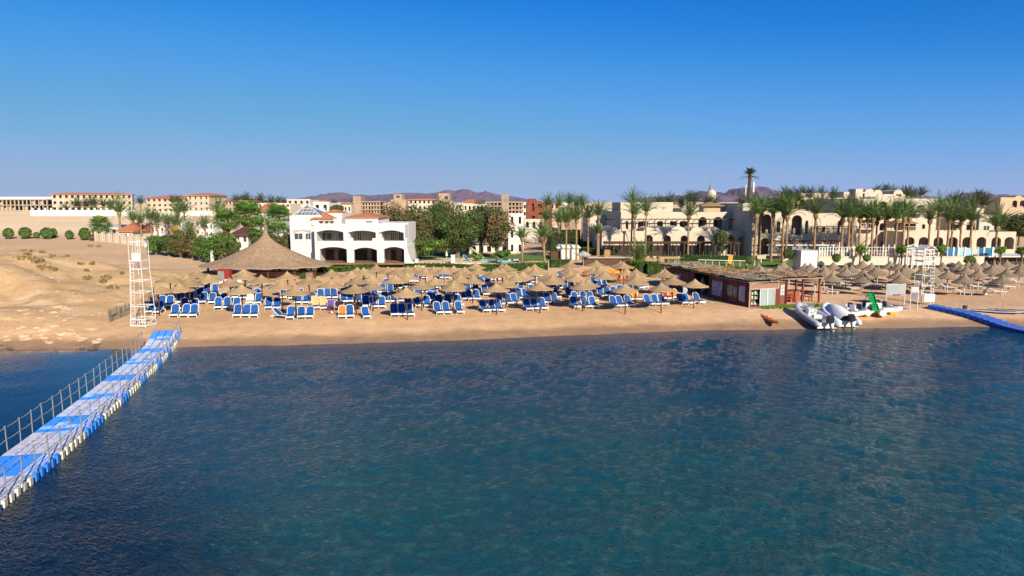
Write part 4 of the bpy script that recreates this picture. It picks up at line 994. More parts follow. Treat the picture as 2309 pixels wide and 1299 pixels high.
# ---------------------------------------------------------------- big thatched pavilion
pc = G(597, 632); Pv = thing('thatched_pavilion', 'huge thatched pavilion roof with tall pointed peak over the beach bar', 'pavilion', pc)
prof_px = [(597,514),(603,535),(616,560),(640,578),(675,590),(720,597),(757,602)]
Yc = pc.y+4.0; cxw = X(597,Yc); 
rim_z = Z(599,Yc-1); apex_z = Z(512,Yc); hh = apex_z-rim_z
prof = [(.10,1.0),(.16,.93),(.3,.83),(.5,.75),(.85,.665),(1.3,.60),(1.8,.53),(2.4,.465),(3.2,.385),(4.0,.31),(5,.22),(5.9,.145),(7.2,.07),(8.4,.01),(8.45,-.02),(8.2,-.015),(5,.1),(.5,.3)]
rows = []; n = 16*4
for r, f in prof:
    row = []
    for k in range(n):
        a = 2*math.pi*k/n; q = a % (math.pi/8)-math.pi/16; sag = 1-.02*abs(math.cos(8*a)) if r > 3 else 1
        row.append((cxw+1.02*r*sag*math.cos(a), Yc+.62*r*sag*math.sin(a), rim_z+f*hh+(.06*math.cos(16*a) if r > 5 else 0)+random.uniform(-.02,.02)))
    rows.append(row)
m_ = MB(); m_.grid(rows, True); m_.build('thatched_roof', THATCHB, Pv, world=True)
m_ = MB(); m_.tube([(cxw,Yc,apex_z-.9),(cxw,Yc,Z(500,Yc)),(cxw+.03,Yc,Z(470,Yc))],[.16,.10,.03],7); m_.build('finial', THATCHG, Pv, world=True)
for k in range(14):
    a = 2*math.pi*k/14; x, y = cxw+7.6*math.cos(a), Yc+4.5*math.sin(a)
    m_ = MB(); m_.tube([(x,y,H(x,y)-.1),(x,y,rim_z+.25)], .09, 7); m_.build('post', WOOD, Pv, world=True)
for dx, dy in ((0,0),(.8,.4),(-.3,.9)):
    m_ = MB(); m_.tube([(cxw+1.2+dx,Yc+dy,H(cxw,Yc)-.1),(cxw+dx*.4,Yc+dy*.3,rim_z+1.4)], .16, 7); m_.build('central_post', WOODR, Pv, world=True)
# bar things under the roof
t = thing('drinks_cooler', 'dark red upright drinks cooler under the left of the pavilion', 'cooler', G(499,637)); Yq = t.location.y
m_ = MB(); m_.box(X(484,Yq),X(511,Yq),Yq,Yq+.8,t.location.z,t.location.z+1.5); m_.build('body', REDF, t, world=True)
m_ = MB(); m_.box(X(485,Yq),X(499,Yq),Yq-.04,Yq-.002,t.location.z+.25,t.location.z+1.3); m_.build('glass_door', mat('cooler_glass',(.30,.32,.33),.2,.2,3), t, world=True)
t = thing('bar_counter', 'long brown bar counter in the shade of the pavilion', 'counter', G(600,628)); Yq = t.location.y+.5
m_ = MB(); m_.box(X(545,Yq),X(700,Yq),Yq,Yq+.6,H(0,Yq)-.1,H(0,Yq)+1.05); m_.build('front', mat('counter_panel',(.34,.22,.16),.8,.3,2), t, world=True)
m_ = MB(); m_.box(X(543,Yq),X(702,Yq),Yq-.15,Yq+.75,H(0,Yq)+1.052,H(0,Yq)+1.12); m_.build('top', WOODR, t, world=True)
def bistro_chair(px, py, i, lab):
    t = thing('cafe_chair', lab, 'chair', G(px,py), random.uniform(0,6), 'cafe chairs outside the pavilion')
    m_ = MB(); m_.box(-.22,.22,-.22,.22,.42,.46); m_.build('seat', WPLAS, t)
    m_ = MB(); m_.box(-.22,.22,.20,.24,.55,.88); m_.build('backrest', WPLAS, t)
    m_ = MB()
    for x in (-.2,.2):
        m_.tube([(x,-.2,.42),(x,-.22,0)],.02,5); m_.tube([(x,.22,.88),(x,.2,.42),(x,.24,0)],.02,5)
    m_.build('legs', GREYM, t)
for i in range(12):
    px = 496+i*10.5; bistro_chair(px, 650-(i%3)*2, i, 'white cafe chair, %s from the left in front of the pavilion bar' % ordi(i+1))
for i, (px, py) in enumerate(((655,668),(648,662),(430,655))):
    t = thing('plastic_crate', ['pale green bin beside the fourth lounger row','dark teal bin beside the pavilion path','green and white cool box behind the loungers'][i], 'bin', G(px,py), .3)
    m_ = MB(); w_ = .45; m_.lathe([(w_*.85,0),(w_,.8),(w_*1.05,.82),(w_*.9,.82),(.01,.78)], 12); m_.build('body', mat('pale_green_plastic',(.22,.36,.30),.6,.15,3) if i != 1 else mat('teal_plastic',(.05,.12,.13),.6,.15,3), t)
    m_ = MB(); m_.lathe([(w_*1.08,.83),(w_*1.08,.88),(.01,.93)], 12); m_.build('lid', mat('pale_green_plastic',(.22,.36,.30),.6), t)
# ================================================================ palms
def frond(mb, az, el0, L_, droop, leaf=.44, nleaf=17, wid=.045, twist=0):
    """one feather frond: arched rachis with two rows of leaflets"""
    pts = []; p = Vector((0,0,0)); el = el0; n = 9; st = L_/n
    h = Vector((math.cos(az), math.sin(az), 0))
    for k in range(n+1):
        pts.append(p.copy()); p = p+(h*math.cos(el)+Vector((0,0,1))*math.sin(el))*st; el -= droop*(k+1)/n*.42
    side = Vector((-math.sin(az), math.cos(az), 0))
    for k in range(n): # rachis ribbon
        a, b = pts[k], pts[k+1]; w_ = .03*(1-k/n)+.008; mb.face([a-side*w_, a+side*w_, b+side*w_*.8, b-side*w_*.8])
    for k in range(nleaf):
        f = .14+.86*k/(nleaf-1); i = min(n-1, int(f*n)); q = pts[i].lerp(pts[i+1], f*n-i); d = (pts[i+1]-pts[i]).normalized()
        up = side.cross(d).normalized(); ll = leaf*(math.sin(math.pi*min(.97, f*.86+.10))**.6)*random.uniform(.85,1.15)
        for s in (-1, 1):
            o = (side*s*.62+d*.85+up*random.uniform(-.05,.42)).normalized()*ll; w2 = d*wid
            tip = q+o-Vector((0,0,.10*ll)); mid = q+o*.5
            mb.face([q-w2*.5, q+w2*.5, mid+w2, tip, mid-w2*.8])
def date_crown(seed, nf=38, L_=3.1, mat_=None, upright=1.0, dry=1):
    random.seed(seed); mb = MB().use(mat_ or FROND)
    for k in range(nf):
        f = k/nf; el = R(lerp(86, 36, f**.9))
        frond(mb, k*2.39996+random.uniform(-.2,.2), el+random.uniform(-.1,.1), L_*random.uniform(.8,1.15), lerp(.2,.7,f)*random.uniform(.5,1.5))
    mb.use(DRYF)
    for k in range(dry): frond(mb, random.uniform(0,6.28), R(-20), L_*.55, .8, .3, 10)
    mb.use(BARK); mb.lathe([(.10,-.55),(.26,-.25),(.34,.05),(.22,.35),(.05,.5)], 9, jit=.08)
    me = mb.build('crown', None, None); C.objects.unlink(me); return me.data
def fan_crown(seed, nf=42, L_=1.5):
    random.seed(seed); mb = MB().use(FAN)
    for k in range(nf):
        f = k/nf; az = k*2.39996; el = R(lerp(80,-35,f)); d = Vector((math.cos(az)*math.cos(el), math.sin(az)*math.cos(el), math.sin(el)))
        stem = d*L_*random.uniform(.5,.75); side = d.cross(Vector((0,0,1))); side = side.normalized() if side.length > .1 else Vector((1,0,0)); up = side.cross(d)
        mb.face([Vector((0,0,0)), side*.03, stem+side*.02, stem-side*.02])
        n = 11; rl = L_*random.uniform(.5,.62)
        for j in range(n):
            a = R(lerp(-100,100,j/(n-1))); v = (d*math.cos(a)+side*math.sin(a)); w_ = side*math.cos(a)-d*math.sin(a)
            tip = stem+v*rl-Vector((0,0,rl*.22))-up*.05*(j%2); mb.face([stem, stem+v*rl*.55+w_*.06, tip, stem+v*rl*.55-w_*.06])
    mb.use(DRYF)
    for k in range(16):
        az = k*2.4; d = Vector((math.cos(az)*.35, math.sin(az)*.35, -1)); s_ = Vector((-math.sin(az),math.cos(az),0))*.16
        mb.face([d*.1, d*.7+s_, d*1.05, d*.7-s_])
    me = mb.build('crown', None, None); C.objects.unlink(me); return me.data
def trunk_mesh(m_, r0=.20, r1=.15, fl=1.5):
    mb = MB(); n = 12; random.seed(3); rows = []
    for k in range(25):
        z = k/24; r = lerp(r0, r1, z)*(1+.10*(k%2))*(1+(fl-1)*max(0, 1-z*9)); ox = .10*math.sin(z*2.1)
        rows.append([(ox+r*math.cos(a*2*math.pi/n)-.1*0, r*math.sin(a*2*math.pi/n), z) for a in range(n)])
    mb.grid(rows, True); o = mb.build('trunk', m_, None, smooth=True); C.objects.unlink(o); return o.data
CR = {'d':[date_crown(i) for i in (1,2,3,4,5,6)], 's':[date_crown(i, 26, 1.9) for i in (11,12)], 'f':[fan_crown(i) for i in (21,22)], 'k':[date_crown(i, 34, 2.6, FRONDD) for i in (31,32)]}
TK = {'d': trunk_mesh(BARK, .17, .12), 's': trunk_mesh(BARK, .17, .13), 'f': trunk_mesh(BARKO, .26, .18), 'k': trunk_mesh(BARK, .17, .13)}
pcount = 0
def palm(px, ptop, label, Y=None, base=None, kind='d', group='palms', size=1.0, lean=0):
    global pcount; pcount += 1; random.seed(1000+pcount)
    b = G(px, base) if base else GY(px, Y)
    top = at(px, ptop, b.y).z; ch = {'d':2.35,'s':1.7,'f':1.25,'k':2.2}[kind]*size
    h = max(.8, top-ch-b.z)
    t = thing('palm_tree', label, 'palm tree', b, random.uniform(0,6.28), group)
    if lean: t.rotation_euler.y = lean
    o = bpy.data.objects.new('trunk', TK[kind]); C.objects.link(o); o.parent = t; o.location = (0,0,-.2); o.scale = (size,size,h+.2)
    o = bpy.data.objects.new('crown', random.choice(CR[kind])); C.objects.link(o); o.parent = t; o.location = (.09*size,0,h-.02); o.scale = (size*random.uniform(1.0,1.16),)*3; o.rotation_euler.z = random.uniform(0,6)
    return t
palm(1177, 514, 'slim date palm with thin crown rising from the hedge behind the middle parasols', base=606, kind='s', size=.9)
palm(1229, 503, 'date palm with thick trunk left of the white hut', base=603, kind='s', size=1.35, lean=.02)
g = 'date palms between the big trees and the hotel'
for i, (px, tp, Y) in enumerate([(1236,441,128),(1260,443,130),(1284,438,132),(1299,446,136),(1311,443,131),(1233,472,119),(1259,478,118)]):
    palm(px, tp, 'date palm behind the dark hedge, %s from the left by the brick building' % ordi(i+1), Y=Y, kind='d', group=g, size=.86)
for i, (px, tp, bs) in enumerate([(1277,474,549),(1300,466,551),(1326,463,556),(1346,505,590),(1350,457,558)]):
    palm(px, tp, 'bare-trunked date palm, %s from the left beside the stepped hedge' % ordi(i+1), Y=108 if bs < 580 else None, base=bs if bs > 580 else None, group=g, kind='s' if bs > 580 else 'd', size=.95)
g = 'date palms in front of the cream hotel'
front = [(1422,433,112.5,.9),(1430,456,108,.95),(1455,448,109,.95),(1551,459,109,.95),(1699,447,106,1.15),(1708,455,110,.9),(1713,449,109,1.0),(1738,452,107,1.0),(1764,446,106,1.1),(1770,452,105,1.1),(1834,446,104,1.15),(1893,454,103,1.15),(1909,458,101,1.0),(1920,460,104,.95),(1935,459,104,1.05),(1949,463,105,.95),(1962,454,103,1.15),(1975,470,106,.95),(1992,463,104,1.05),(2013,457,103,1.15),(2032,455,104,1.1),(2043,459,105,1.0),(2090,462,105,1.05),(2111,444,112,1.15),(2133,457,104,1.2),(2142,470,106,.95),(2164,470,106,.95),(2184,459,102,1.2),(2240,472,103,1.2)]
for i, (px, tp, Y, s) in enumerate(front): palm(px, tp, 'tall date palm before the cream hotel, %s from the left' % ordi(i+1), Y=Y, group=g, size=s, lean=random.uniform(-.02,.02))
g = 'palms on the skyline behind the hotel'
sky = [(1485,443,150),(1508,441,150),(1535,444,152),(1553,433,150),(1563,434,154),(1593,441,150),(1603,445,155),(1669,441,145),(1697,440,150),(1765,427,142),(1776,428,144),(1793,430,140),(1806,424,170),(1822,424,170),(1848,423,172),(1872,426,145),(1911,441,124),(1971,420,172),(1990,416,172),(2005,423,175),(2032,424,175),(2041,424,172),(2052,427,178),(2071,421,172),(2140,440,145),(2151,438,146),(2182,444,150),(2198,430,152),(2211,442,150)]
for i, (px, tp, Y) in enumerate(sky): palm(px, tp, 'dark palm on the skyline behind the hotel, %s from the left' % ordi(i+1), Y=Y, kind='k', group=g, size=1.05)
for px, base, lab in ((1441,600,'low trunkless date palm spreading beside the round hedge'),):
    b = G(px, base); t = thing('young_palm', lab, 'palm tree', b); o = bpy.data.objects.new('crown', CR['d'][1]); C.objects.link(o); o.parent = t; o.location = (0,0,.5); o.scale = (1.25,)*3
g = 'date palms around the white houses on the left'
left = [(272,448,168,1.5),(302,474,166,1.1),(320,482,160,1.0),(342,471,164,1.1),(357,480,165,1.1),(377,484,165,1.05),(405,455,175,1.3),(418,457,180,1.0),(400,482,160,1.2),(428,503,140,1.1),(463,489,150,1.0),(495,454,190,1.4)]
for i, (px, tp, Y, s) in enumerate(left): palm(px, tp, 'grey-green date palm by the white houses, %s from the left' % ordi(i+1), Y=Y, group=g, size=s*1.05)
g = 'green fan palms left of the villa'
for i, (px, tp, Y, s) in enumerate([(229,492,166,1.7),(508,476,125,1.45),(516,478,128,1.5),(558,459,128,1.75),(566,462,126,1.7),(592,494,118,1.35),(629,466,124,1.6),(635,470,126,1.5),(630,506,106,1.35)]):
    palm(px, tp, 'bright green fan palm left of the villa, %s from the left' % ordi(i+1) if i else 'lone small fan palm in front of the white flat-roofed house', Y=Y, kind='f', group=g, size=s)
g = 'small far palms on the left skyline'
for i, (px, tp, Y) in enumerate([(150,470,258),(174,449,262),(197,450,262),(212,446,266),(234,449,262),(252,452,262),(318,445,290),(392,442,280),(404,443,284),(535,440,262),(547,441,266),(558,436,262),(575,445,262),(589,438,264),(612,443,262),(629,445,270),(643,446,272),(754,452,300),(800,448,320),(1077,452,260),(1088,455,255)]):
    palm(px, tp, 'tiny far palm on the skyline, %s from the left' % ordi(i+1), Y=Y, kind='k', group=g, size=1.35)
# mast disguised as a palm
Ym = 190; b = GY(1686, Ym); t = thing('palm_mast', 'very tall antenna mast disguised as a palm, highest thing on the skyline', 'mast', b); tz = at(1686,392,Ym).z-b.z
m_ = MB(); m_.tube([(0,0,0),(0,0,tz)], [.55,.42], 10); m_.build('mast', mat('mast_brown',(.10,.07,.06),.9), t)
m_ = MB(); m_.tube([(1.1,0,tz*.66),(1.1,0,tz*.85)], .28, 8); m_.tube([(-1.0,0,tz*.6),(-1.0,0,tz*.8)], .16, 8); m_.build('antenna', WPAINT, t)
o = bpy.data.objects.new('crown', date_crown(77, 46, 1.55, FRONDD, dry=8)); C.objects.link(o); o.parent = t; o.location = (0,0,tz-.3); o.scale = (1.35,)*3
m_ = MB()
for k in range(12): a = k*.52; m_.tube([(0,0,tz-.4),(2.6*math.cos(a),2.6*math.sin(a),tz-.9-.3*(k%3))], .05, 4)
m_.build('spikes', mat('mast_brown',(.10,.07,.06),.9), t)
# ================================================================ broadleaf trees, shrubs and hedges
def leaves(mb, c, r, n, size, shell=.55):
    for _ in range(n):
        while True:
            d = Vector((random.gauss(0,1), random.gauss(0,1), random.gauss(0,1)))
            if d.length > .01: break
        d.normalize(); rr = random.uniform(shell, 1.0)**.7
        p = Vector((c[0]+d.x*r[0]*rr, c[1]+d.y*r[1]*rr, c[2]+d.z*r[2]*rr))
        nrm = (d+Vector((random.uniform(-.8,.8), random.uniform(-.8,.8), random.uniform(-.3,.9)))).normalized()
        a = nrm.cross(Vector((random.uniform(-1,1), random.uniform(-1,1), random.uniform(-1,1)))).normalized(); b = nrm.cross(a)
        s = size*random.uniform(.6,1.3); mb.face([p-a*s, p-b*s*.5, p+a*s, p+b*s*.5])
tc_ = 0
def tree(px, ptop, Y, hw, pbot, label, mt=LEAFD, group=None, n=5200, size=.16, trunk=True, clumps=26, name='tree', cat='tree', mt2=None, dead=0):
    global tc_; tc_ += 1; random.seed(500+tc_)
    b = GY(px, Y); sc = FPX/Y; zt = at(px, ptop, Y).z-b.z; zl = at(px, pbot, Y).z-b.z; rx = hw/sc
    t = thing(name, label, cat, b, 0, group)
    mb = MB().use(mt); cz = (zt+zl)/2; rz_ = (zt-zl)/2; cl = []
    if cat == 'bush':
        rx *= .82; leaves(mb, (0,0,cz), (rx*.92,rx*.92,rz_*.95), n//2, size, .7)
    elif cat == 'tree' and trunk: leaves(mb, (0,0,cz), (rx*.7,rx*.7,rz_*.8), n//4, size*1.2, .3)
    for k in range(clumps):
        d = Vector((random.gauss(0,1), random.gauss(0,1), random.gauss(0,1))).normalized()*random.uniform(.25,.74)
        cr = random.uniform(.28,.46); c = (d.x*rx, d.y*rx*.9, cz+d.z*rz_); cl.append(c)
        r = (rx*cr, rx*cr, max(rz_*cr*.8, .3))
        mb.use(mt2 if mt2 and random.random() < .45 else mt)
        leaves(mb, c, r, n//clumps, size, .35)
    mb.build('crown', None, t)
    if trunk:
        mb = MB(); r0 = max(.10, rx*.07)
        mb.tube([(0,0,-.2),(.05,0,cz*.45),(.1,0,cz)], [r0*1.3,r0,r0*.7], 8); mb.build('trunk', TBARK, t)
        mb = MB()
        for c in cl[:12]: mb.tube([(.06,0,cz*.4),(c[0]*.5,c[1]*.5,cz*.62+c[2]*.2),c], [r0*.55,r0*.35,r0*.1], 5)
        mb.build('branches', TBARK, t)
    return t
tree(884, 432, 118, 42, 588, 'brownish feathery tree touching the right end of the villa', LEAFB, mt2=LEAFD, n=9000)
tree(940, 446, 113, 56, 592, 'broad olive-green tree second from the left in the big garden group', LEAFD, mt2=LEAFB, n=13000, clumps=46)
tree(995, 434, 120, 50, 590, 'dark green tree with grey-green top in the middle of the big garden group', LEAFD, mt2=LEAF, n=10000, clumps=40)
tree(1032, 450, 112, 58, 585, 'deep green tree right of centre in the big garden group', LEAFD, mt2=LEAF, n=13000, clumps=46)
tree(1084, 448, 114, 54, 556, 'green and brown tree with pale forked trunks in the big garden group', LEAFD, mt2=LEAFB, n=10000, clumps=40)
tree(1122, 462, 111, 40, 575, 'brown-leaved tree at the right end of the big garden group', LEAFB, mt2=LEAFD, n=8500)
tree(965, 530, 107, 60, 580, 'low bushy shrubbery under the left of the big garden trees', LEAFD, mt2=LEAFY, n=5000, clumps=26, trunk=False, name='shrubbery', cat='shrub')
tree(1130, 560, 107, 26, 583, 'small clipped shrubs before the brown-leaved tree', LEAF, n=1600, clumps=10, trunk=False, name='shrub', cat='shrub')
tree(1075, 570, 106, 20, 586, 'small bright shrub beside the yellow slide', LEAFY, n=1400, clumps=8, trunk=False, name='shrub', cat='shrub')
tree(1622, 514, 107.5, 20, 566, 'small leafy garden tree in front of the hotel pergola', LEAFD, mt2=LEAFB, n=2600, clumps=16, size=.14)
for i, (px, tp, bt, Y) in enumerate([(1937,553,571,98.5),(2031,553,572,98.5),(2120,553,570,98.5),(2253,554,573,98.5),(2302,554,574,98.5)]):
    tree(px, tp, Y, 16, bt, 'round-headed clipped garden tree by the pool railing, %s from the left' % ordi(i+1), LEAFY, 'clipped round trees by the pool railing', n=1500, clumps=12, size=.13)
for px, tp, bt, hw, lab in ((1885,571,592,12,'pale green bush before the pool wall behind the white cabinet'),(1953,573,590,11,'dark bush before the pool wall under the palm row'),(2185,575,596,17,'dark bush with upright stems right of the kiosk'),(1776,560,584,16,'green shrub left of the white cabinet'),(1690,578,596,12,'dark shrub beside the cream sign'),(1800,562,585,10,'dark bush close behind the white cabinet')):
    tree(px, tp, 97, hw, bt, lab, LEAF, n=1300, clumps=9, trunk=False, size=.12, name='bush', cat='bush')
for px, tp, hw, Y, lab in ((2262,474,44,150,'dark wooded slope tree at the far right behind the arcade'),(2296,470,30,140,'dark tree at the right edge above the arcade'),(2236,500,24,138,'yellow-green tree right of the sloping hotel wall')):
    tree(px, tp, Y, hw, 540, lab, LEAFD if Y != 138 else LEAF, n=4200, clumps=22, size=.22, mt2=LEAFY if Y == 138 else None)
# left garden
for i, (px, tp, bt, hw, Y, mt, mt2) in enumerate([(352,524,572,22,118,LEAF,None),(380,520,574,24,116,LEAFD,LEAF),(408,516,578,22,113,LEAFB,LEAF),(434,512,580,22,111,LEAFB,LEAFD),(456,528,584,20,108,LEAF,None),(478,517,592,27,104,LEAF,LEAFY),(508,515,590,27,103,LEAF,LEAFB),(526,530,588,18,102,LEAFD,LEAF)]):
    tree(px, tp, Y, hw*1.15, bt+4, 'bushy garden-boundary tree left of the pavilion, %s from the left' % ordi(i+1), mt, 'boundary trees left of the pavilion', n=5000, clumps=22, mt2=mt2, trunk=True)
tree(582, 528, 100, 26, 590, 'grey-green shrub behind the pavilion roof on the left', LEAFD, mt2=LEAFB, n=3000)
tree(612, 522, 101, 24, 590, 'dark shrub behind the right of the pavilion peak', LEAFD, n=2800)
tree(646, 522, 104, 16, 580, 'brownish shrub against the left wall of the villa', LEAFB, mt2=LEAFD, n=2200)
tree(705, 588, 95, 18, 602, 'dark low plants at the foot of the villa tower wall', LEAFD, n=900, clumps=7, trunk=False, name='bush', cat='bush')
tree(762, 460, 150, 22, 480, 'round green tree rising behind the villa roofs', LEAFD, n=2200, clumps=14, size=.25)
for i, (px, tp, bt, hw) in enumerate([(20,513,538,14),(58,511,538,17),(83,523,537,8),(107,512,538,18),(122,514,535,9),(157,519,539,11),(192,512,541,15)]):
    b = G(px, bt+1); tree(px, tp, b.y, hw, bt, 'round dark green bush on the sandy plain, %s from the left' % ordi(i+1), LEAF, 'round bushes along the plain', n=2600, clumps=20, trunk=False, size=.2, name='round_bush', cat='bush', mt2=LEAFD)
tree(207, 528, G(207,543).y, 10, 542, 'thin brown shrub beside the white fence', LEAFB, n=700, clumps=7, trunk=False, name='bush', cat='bush')
random.seed(9)
def hedge(pts, h, w_, label, mt=HEDGE, dens=90, size=.10, group=None):
    """clipped hedge along ground pixels"""
    P = [G(a, b) if not isinstance(a, Vector) else a for a, b in pts]
    t = thing('hedge', label, 'hedge', P[0], 0, group); core = MB(); lf = MB()
    for a, b in zip(P, P[1:]):
        d = (b-a); L_ = d.length; d = d.normalized(); n = Vector((-d.y, d.x, 0)).normalized()*w_/2
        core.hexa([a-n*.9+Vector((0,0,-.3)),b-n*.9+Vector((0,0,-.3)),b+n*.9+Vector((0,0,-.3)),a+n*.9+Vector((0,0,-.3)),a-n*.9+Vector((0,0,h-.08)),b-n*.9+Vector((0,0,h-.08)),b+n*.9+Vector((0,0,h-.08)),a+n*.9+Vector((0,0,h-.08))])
        for _ in range(int(dens*L_*(h+w_))):
            u = random.random(); f = random.random()*(h*2+w_*1); 
            if f < h: o = -n; z = f
            elif f < h+w_: o = n*(2*(f-h)/w_-1); z = h
            else: o = n; z = f-h-w_
            p = a+(b-a)*u+o+Vector((0,0,z))+Vector((random.uniform(-.05,.05),)*3)
            q = Vector((random.uniform(-1,1),random.uniform(-1,1),random.uniform(-1,1))).normalized(); r = q.cross(Vector((.3,.5,.8))).normalized(); s = size*random.uniform(.6,1.3)
            lf.face([p-q*s,p-r*s*.55,p+q*s,p+r*s*.55])
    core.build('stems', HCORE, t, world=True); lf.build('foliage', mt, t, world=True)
hedge([(718,612),(765,613),(800,609),(848,603)], .62, 1.2, 'bright clipped hedge between the villa pool and the parasols')
hedge([(676,628),(690,628)], 1.3, 1.2, 'bright green clipped hedge block beside the pavilion')
hedge([(880,603),(940,602),(1000,602),(1058,605)], .5, 1.0, 'low green hedge behind the rear parasols in the middle')
hedge([(1062,612),(1120,612),(1180,609),(1235,607)], .95, 1.3, 'long green hedge with a rounded end near the slim palm')
hedge([(1240,603),(1285,602)], 1.1, 1.0, 'dark hedge at the foot of the white hut')
hedge([(1232,566),(1298,560)], 3.6, 2.5, 'tall dark hedge wall behind the palms', mt=LEAFD, dens=30, size=.16)
hedge([(1275,560),(1368,566)], 1.5, 2.0, 'bright upper step of the terraced hedge')
hedge([(1312,574),(1385,582)], 1.3, 1.6, 'bright lower step of the terraced hedge')
hedge([(1425,616),(1455,622),(1492,622)], 1.8, 2.4, 'big rounded hedge behind the beach shack')
hedge([(1545,588),(1620,590),(1700,592)], .9, 1.4, 'low dark green hedge along the lawn before the hotel', mt=LEAF)
hedge([(1852,594),(1990,593),(2110,593)], .85, 1.0, 'long olive hedge below the cream pool wall', mt=LEAF)
hedge([(2140,594),(2230,594)], .8, 1.0, 'short olive hedge below the blue pool screen', mt=LEAF)
hedge([(1820,579),(1855,579)], 1.3, 1.0, 'flat-topped green hedge behind the white cabinet')
def lawn(px0, px1, pyn, pyf, label, kind='structure', mt=None):
    rows = []
    for j in range(9):
        py = lerp(pyn, pyf, j/8); rows.append([])
        for i in range(25):
            p = G(lerp(px0, px1, i/24)+random.uniform(-1,1)*(i in (0,24)), py+(random.uniform(-.6,.6) if j in (0,8) else 0)); p.z += .05; rows[-1].append(p)
    m_ = MB(); m_.grid(rows); o = m_.build('lawn', mt or mat('lawn_grass',(.10,.17,.025),.95,.35,1.5,.5), smooth=True); tag(o, label, None, None, kind)
lawn(905, 1245, 588, 574, 'mown lawn under the big garden trees')
lawn(1500, 1850, 606, 576, 'mown lawn before the hotel')
lawn(1850, 2232, 606, 594, 'grass strip under the rear parasols of the right beach')
lawn(1252, 1380, 570, 556, 'sloping lawn under the stepped hedges')
def tufts(name, pts, label, mt, size, n, kind='stuff', hgt=.25):
    m_ = MB()
    for px, py, rx, ry in pts:
        for _ in range(n):
            a = random.uniform(0,6.28); q = math.sqrt(random.random()); p = G(px+rx*q*math.cos(a), py+ry*q*math.sin(a)); s = size*random.uniform(.5,1.2)
            az = random.uniform(0,3.14); u = Vector((math.cos(az),math.sin(az),0))*s*.35; m_.face([p-u, p+u, p+Vector((random.uniform(-.3,.3)*s,random.uniform(-.3,.3)*s,hgt*random.uniform(.5,1.3)))])
    o = m_.build(name, mt); tag(o, label, None, None, kind)
tufts('dry_scrub', [(55,583,26,5),(85,590,16,5),(62,575,10,2),(100,604,18,5),(120,608,10,3),(75,567,8,2),(95,570,7,1.5),(205,555,9,2),(222,556,6,2),(183,597,8,2),(208,596,6,2),(198,628,14,4),(240,627,12,4),(232,636,8,3),(255,649,14,4),(153,578,5,1.5),(276,618,5,1.5),(196,612,4,1),(118,579,7,2),(52,566,9,1.5)], 'dry olive scrub scattered over the sandy plain', DRYG, .4, 55, hgt=.28)
tufts('grass_strip', [(1760,693,40,3.2),(1800,691,40,3.2),(1840,690,30,3),(1730,695,20,1.5)], 'green grass strip between the shack and the boats', mat('strip_grass',(.12,.20,.03),.9,.3,2,island=.4), .35, 700, hgt=.16)
# ================================================================ beach shack (turned with the beach grid)
S0 = G(1689.5, 693.5); SH = thing('dive_shack', 'long brown beach shack with straw roof, glass doors and posters, right of centre', 'beach shack', S0, TH)
# local frame: +x along the short sea front, +y along the long side away from the sea
Wf, Lf, Hf = 3.45, 16.5, 2.35
def slope(y): return .0
m_ = MB().use(WOODR); m_.box(0,.12,.12,7.2,-.4,Hf); m_.box(0,.12,10.2,Lf,-.4,Hf); m_.box(.12,Wf,Lf-.12,Lf,-.4,Hf); m_.box(Wf-.12,Wf,.12,Lf-.12,-.4,Hf+.1)
m_.box(0,Wf,0,.12,Hf-.55,Hf-.02); m_.box(0,.22,0,.12,-.4,Hf-.55); m_.box(2.7,Wf,0,.12,-.4,Hf-.55); m_.box(.22,2.7,0,.12,-.4,.12)
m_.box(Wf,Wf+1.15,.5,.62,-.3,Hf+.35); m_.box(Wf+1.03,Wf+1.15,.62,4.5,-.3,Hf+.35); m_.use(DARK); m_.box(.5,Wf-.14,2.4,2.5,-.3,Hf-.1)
m_.build('wall', None, SH)
m_ = MB(); m_.box(.16,Wf-.14,.14,Lf-.14,.02,.10); m_.build('floor', mat('shack_floor',(.30,.24,.18),.9,.2,2), SH)
m_ = MB(); m_.box(-.06,Wf-.3,-.10,-.003,Hf-.52,Hf-.06); m_.build('fascia', mat('pinkish_board',(.42,.22,.15),.8,.2,3,stretch=(1,1,6)), SH)
m_ = MB()
for a, b in (((-.08,-.05,Hf-.55),(Wf-.28,-.05,Hf-.55)),((-.08,-.05,Hf-.03),(Wf-.28,-.05,Hf+.14)),((-.06,-.05,-.2),(-.06,-.05,Hf)),((Wf-.28,-.05,Hf-.55),(Wf-.28,-.05,Hf+.12))): m_.bar(a, b, .09)
m_.build('door_surround', STONE, SH)
for k, (a, b) in enumerate(((1.12,1.92),(1.96,2.66))):
    m_ = MB(); m_.box(a,b,-.04,.05,.13,Hf-.58); g_ = m_.build('sliding_door', mat('milky_glass',(.42,.52,.50),.15,.1,1), SH)
    m_ = MB(); m_.bar((a,-.06,.13),(a,-.06,Hf-.58),.06); m_.bar((b,-.06,.13),(b,-.06,Hf-.58),.06); m_.bar((a,-.06,Hf-.60),(b,-.06,Hf-.60),.06); m_.build('frame', WPAINT, g_)
m_ = MB(); m_.box(.24,1.08,.5,.55,.12,Hf-.6)
for z in (.2,.75,1.2,1.62): m_.box(.26,1.06,.15,.5,z,z+.05)
m_.build('shelf_unit', WOODL, SH)
random.seed(4)
for r in range(3):
    for k in range(4):
        m_ = MB(); x = .34+k*.19; z = (.25,.80,1.25)[r]; m_.box(x,x+.13,.20,.34,z,z+random.uniform(.15,.3)); m_.build('shelf_item', random.choice([WPLAS, mat('teal_item',(.05,.25,.28),.5), mat('dark_item',(.04,.05,.06),.5)]), SH)
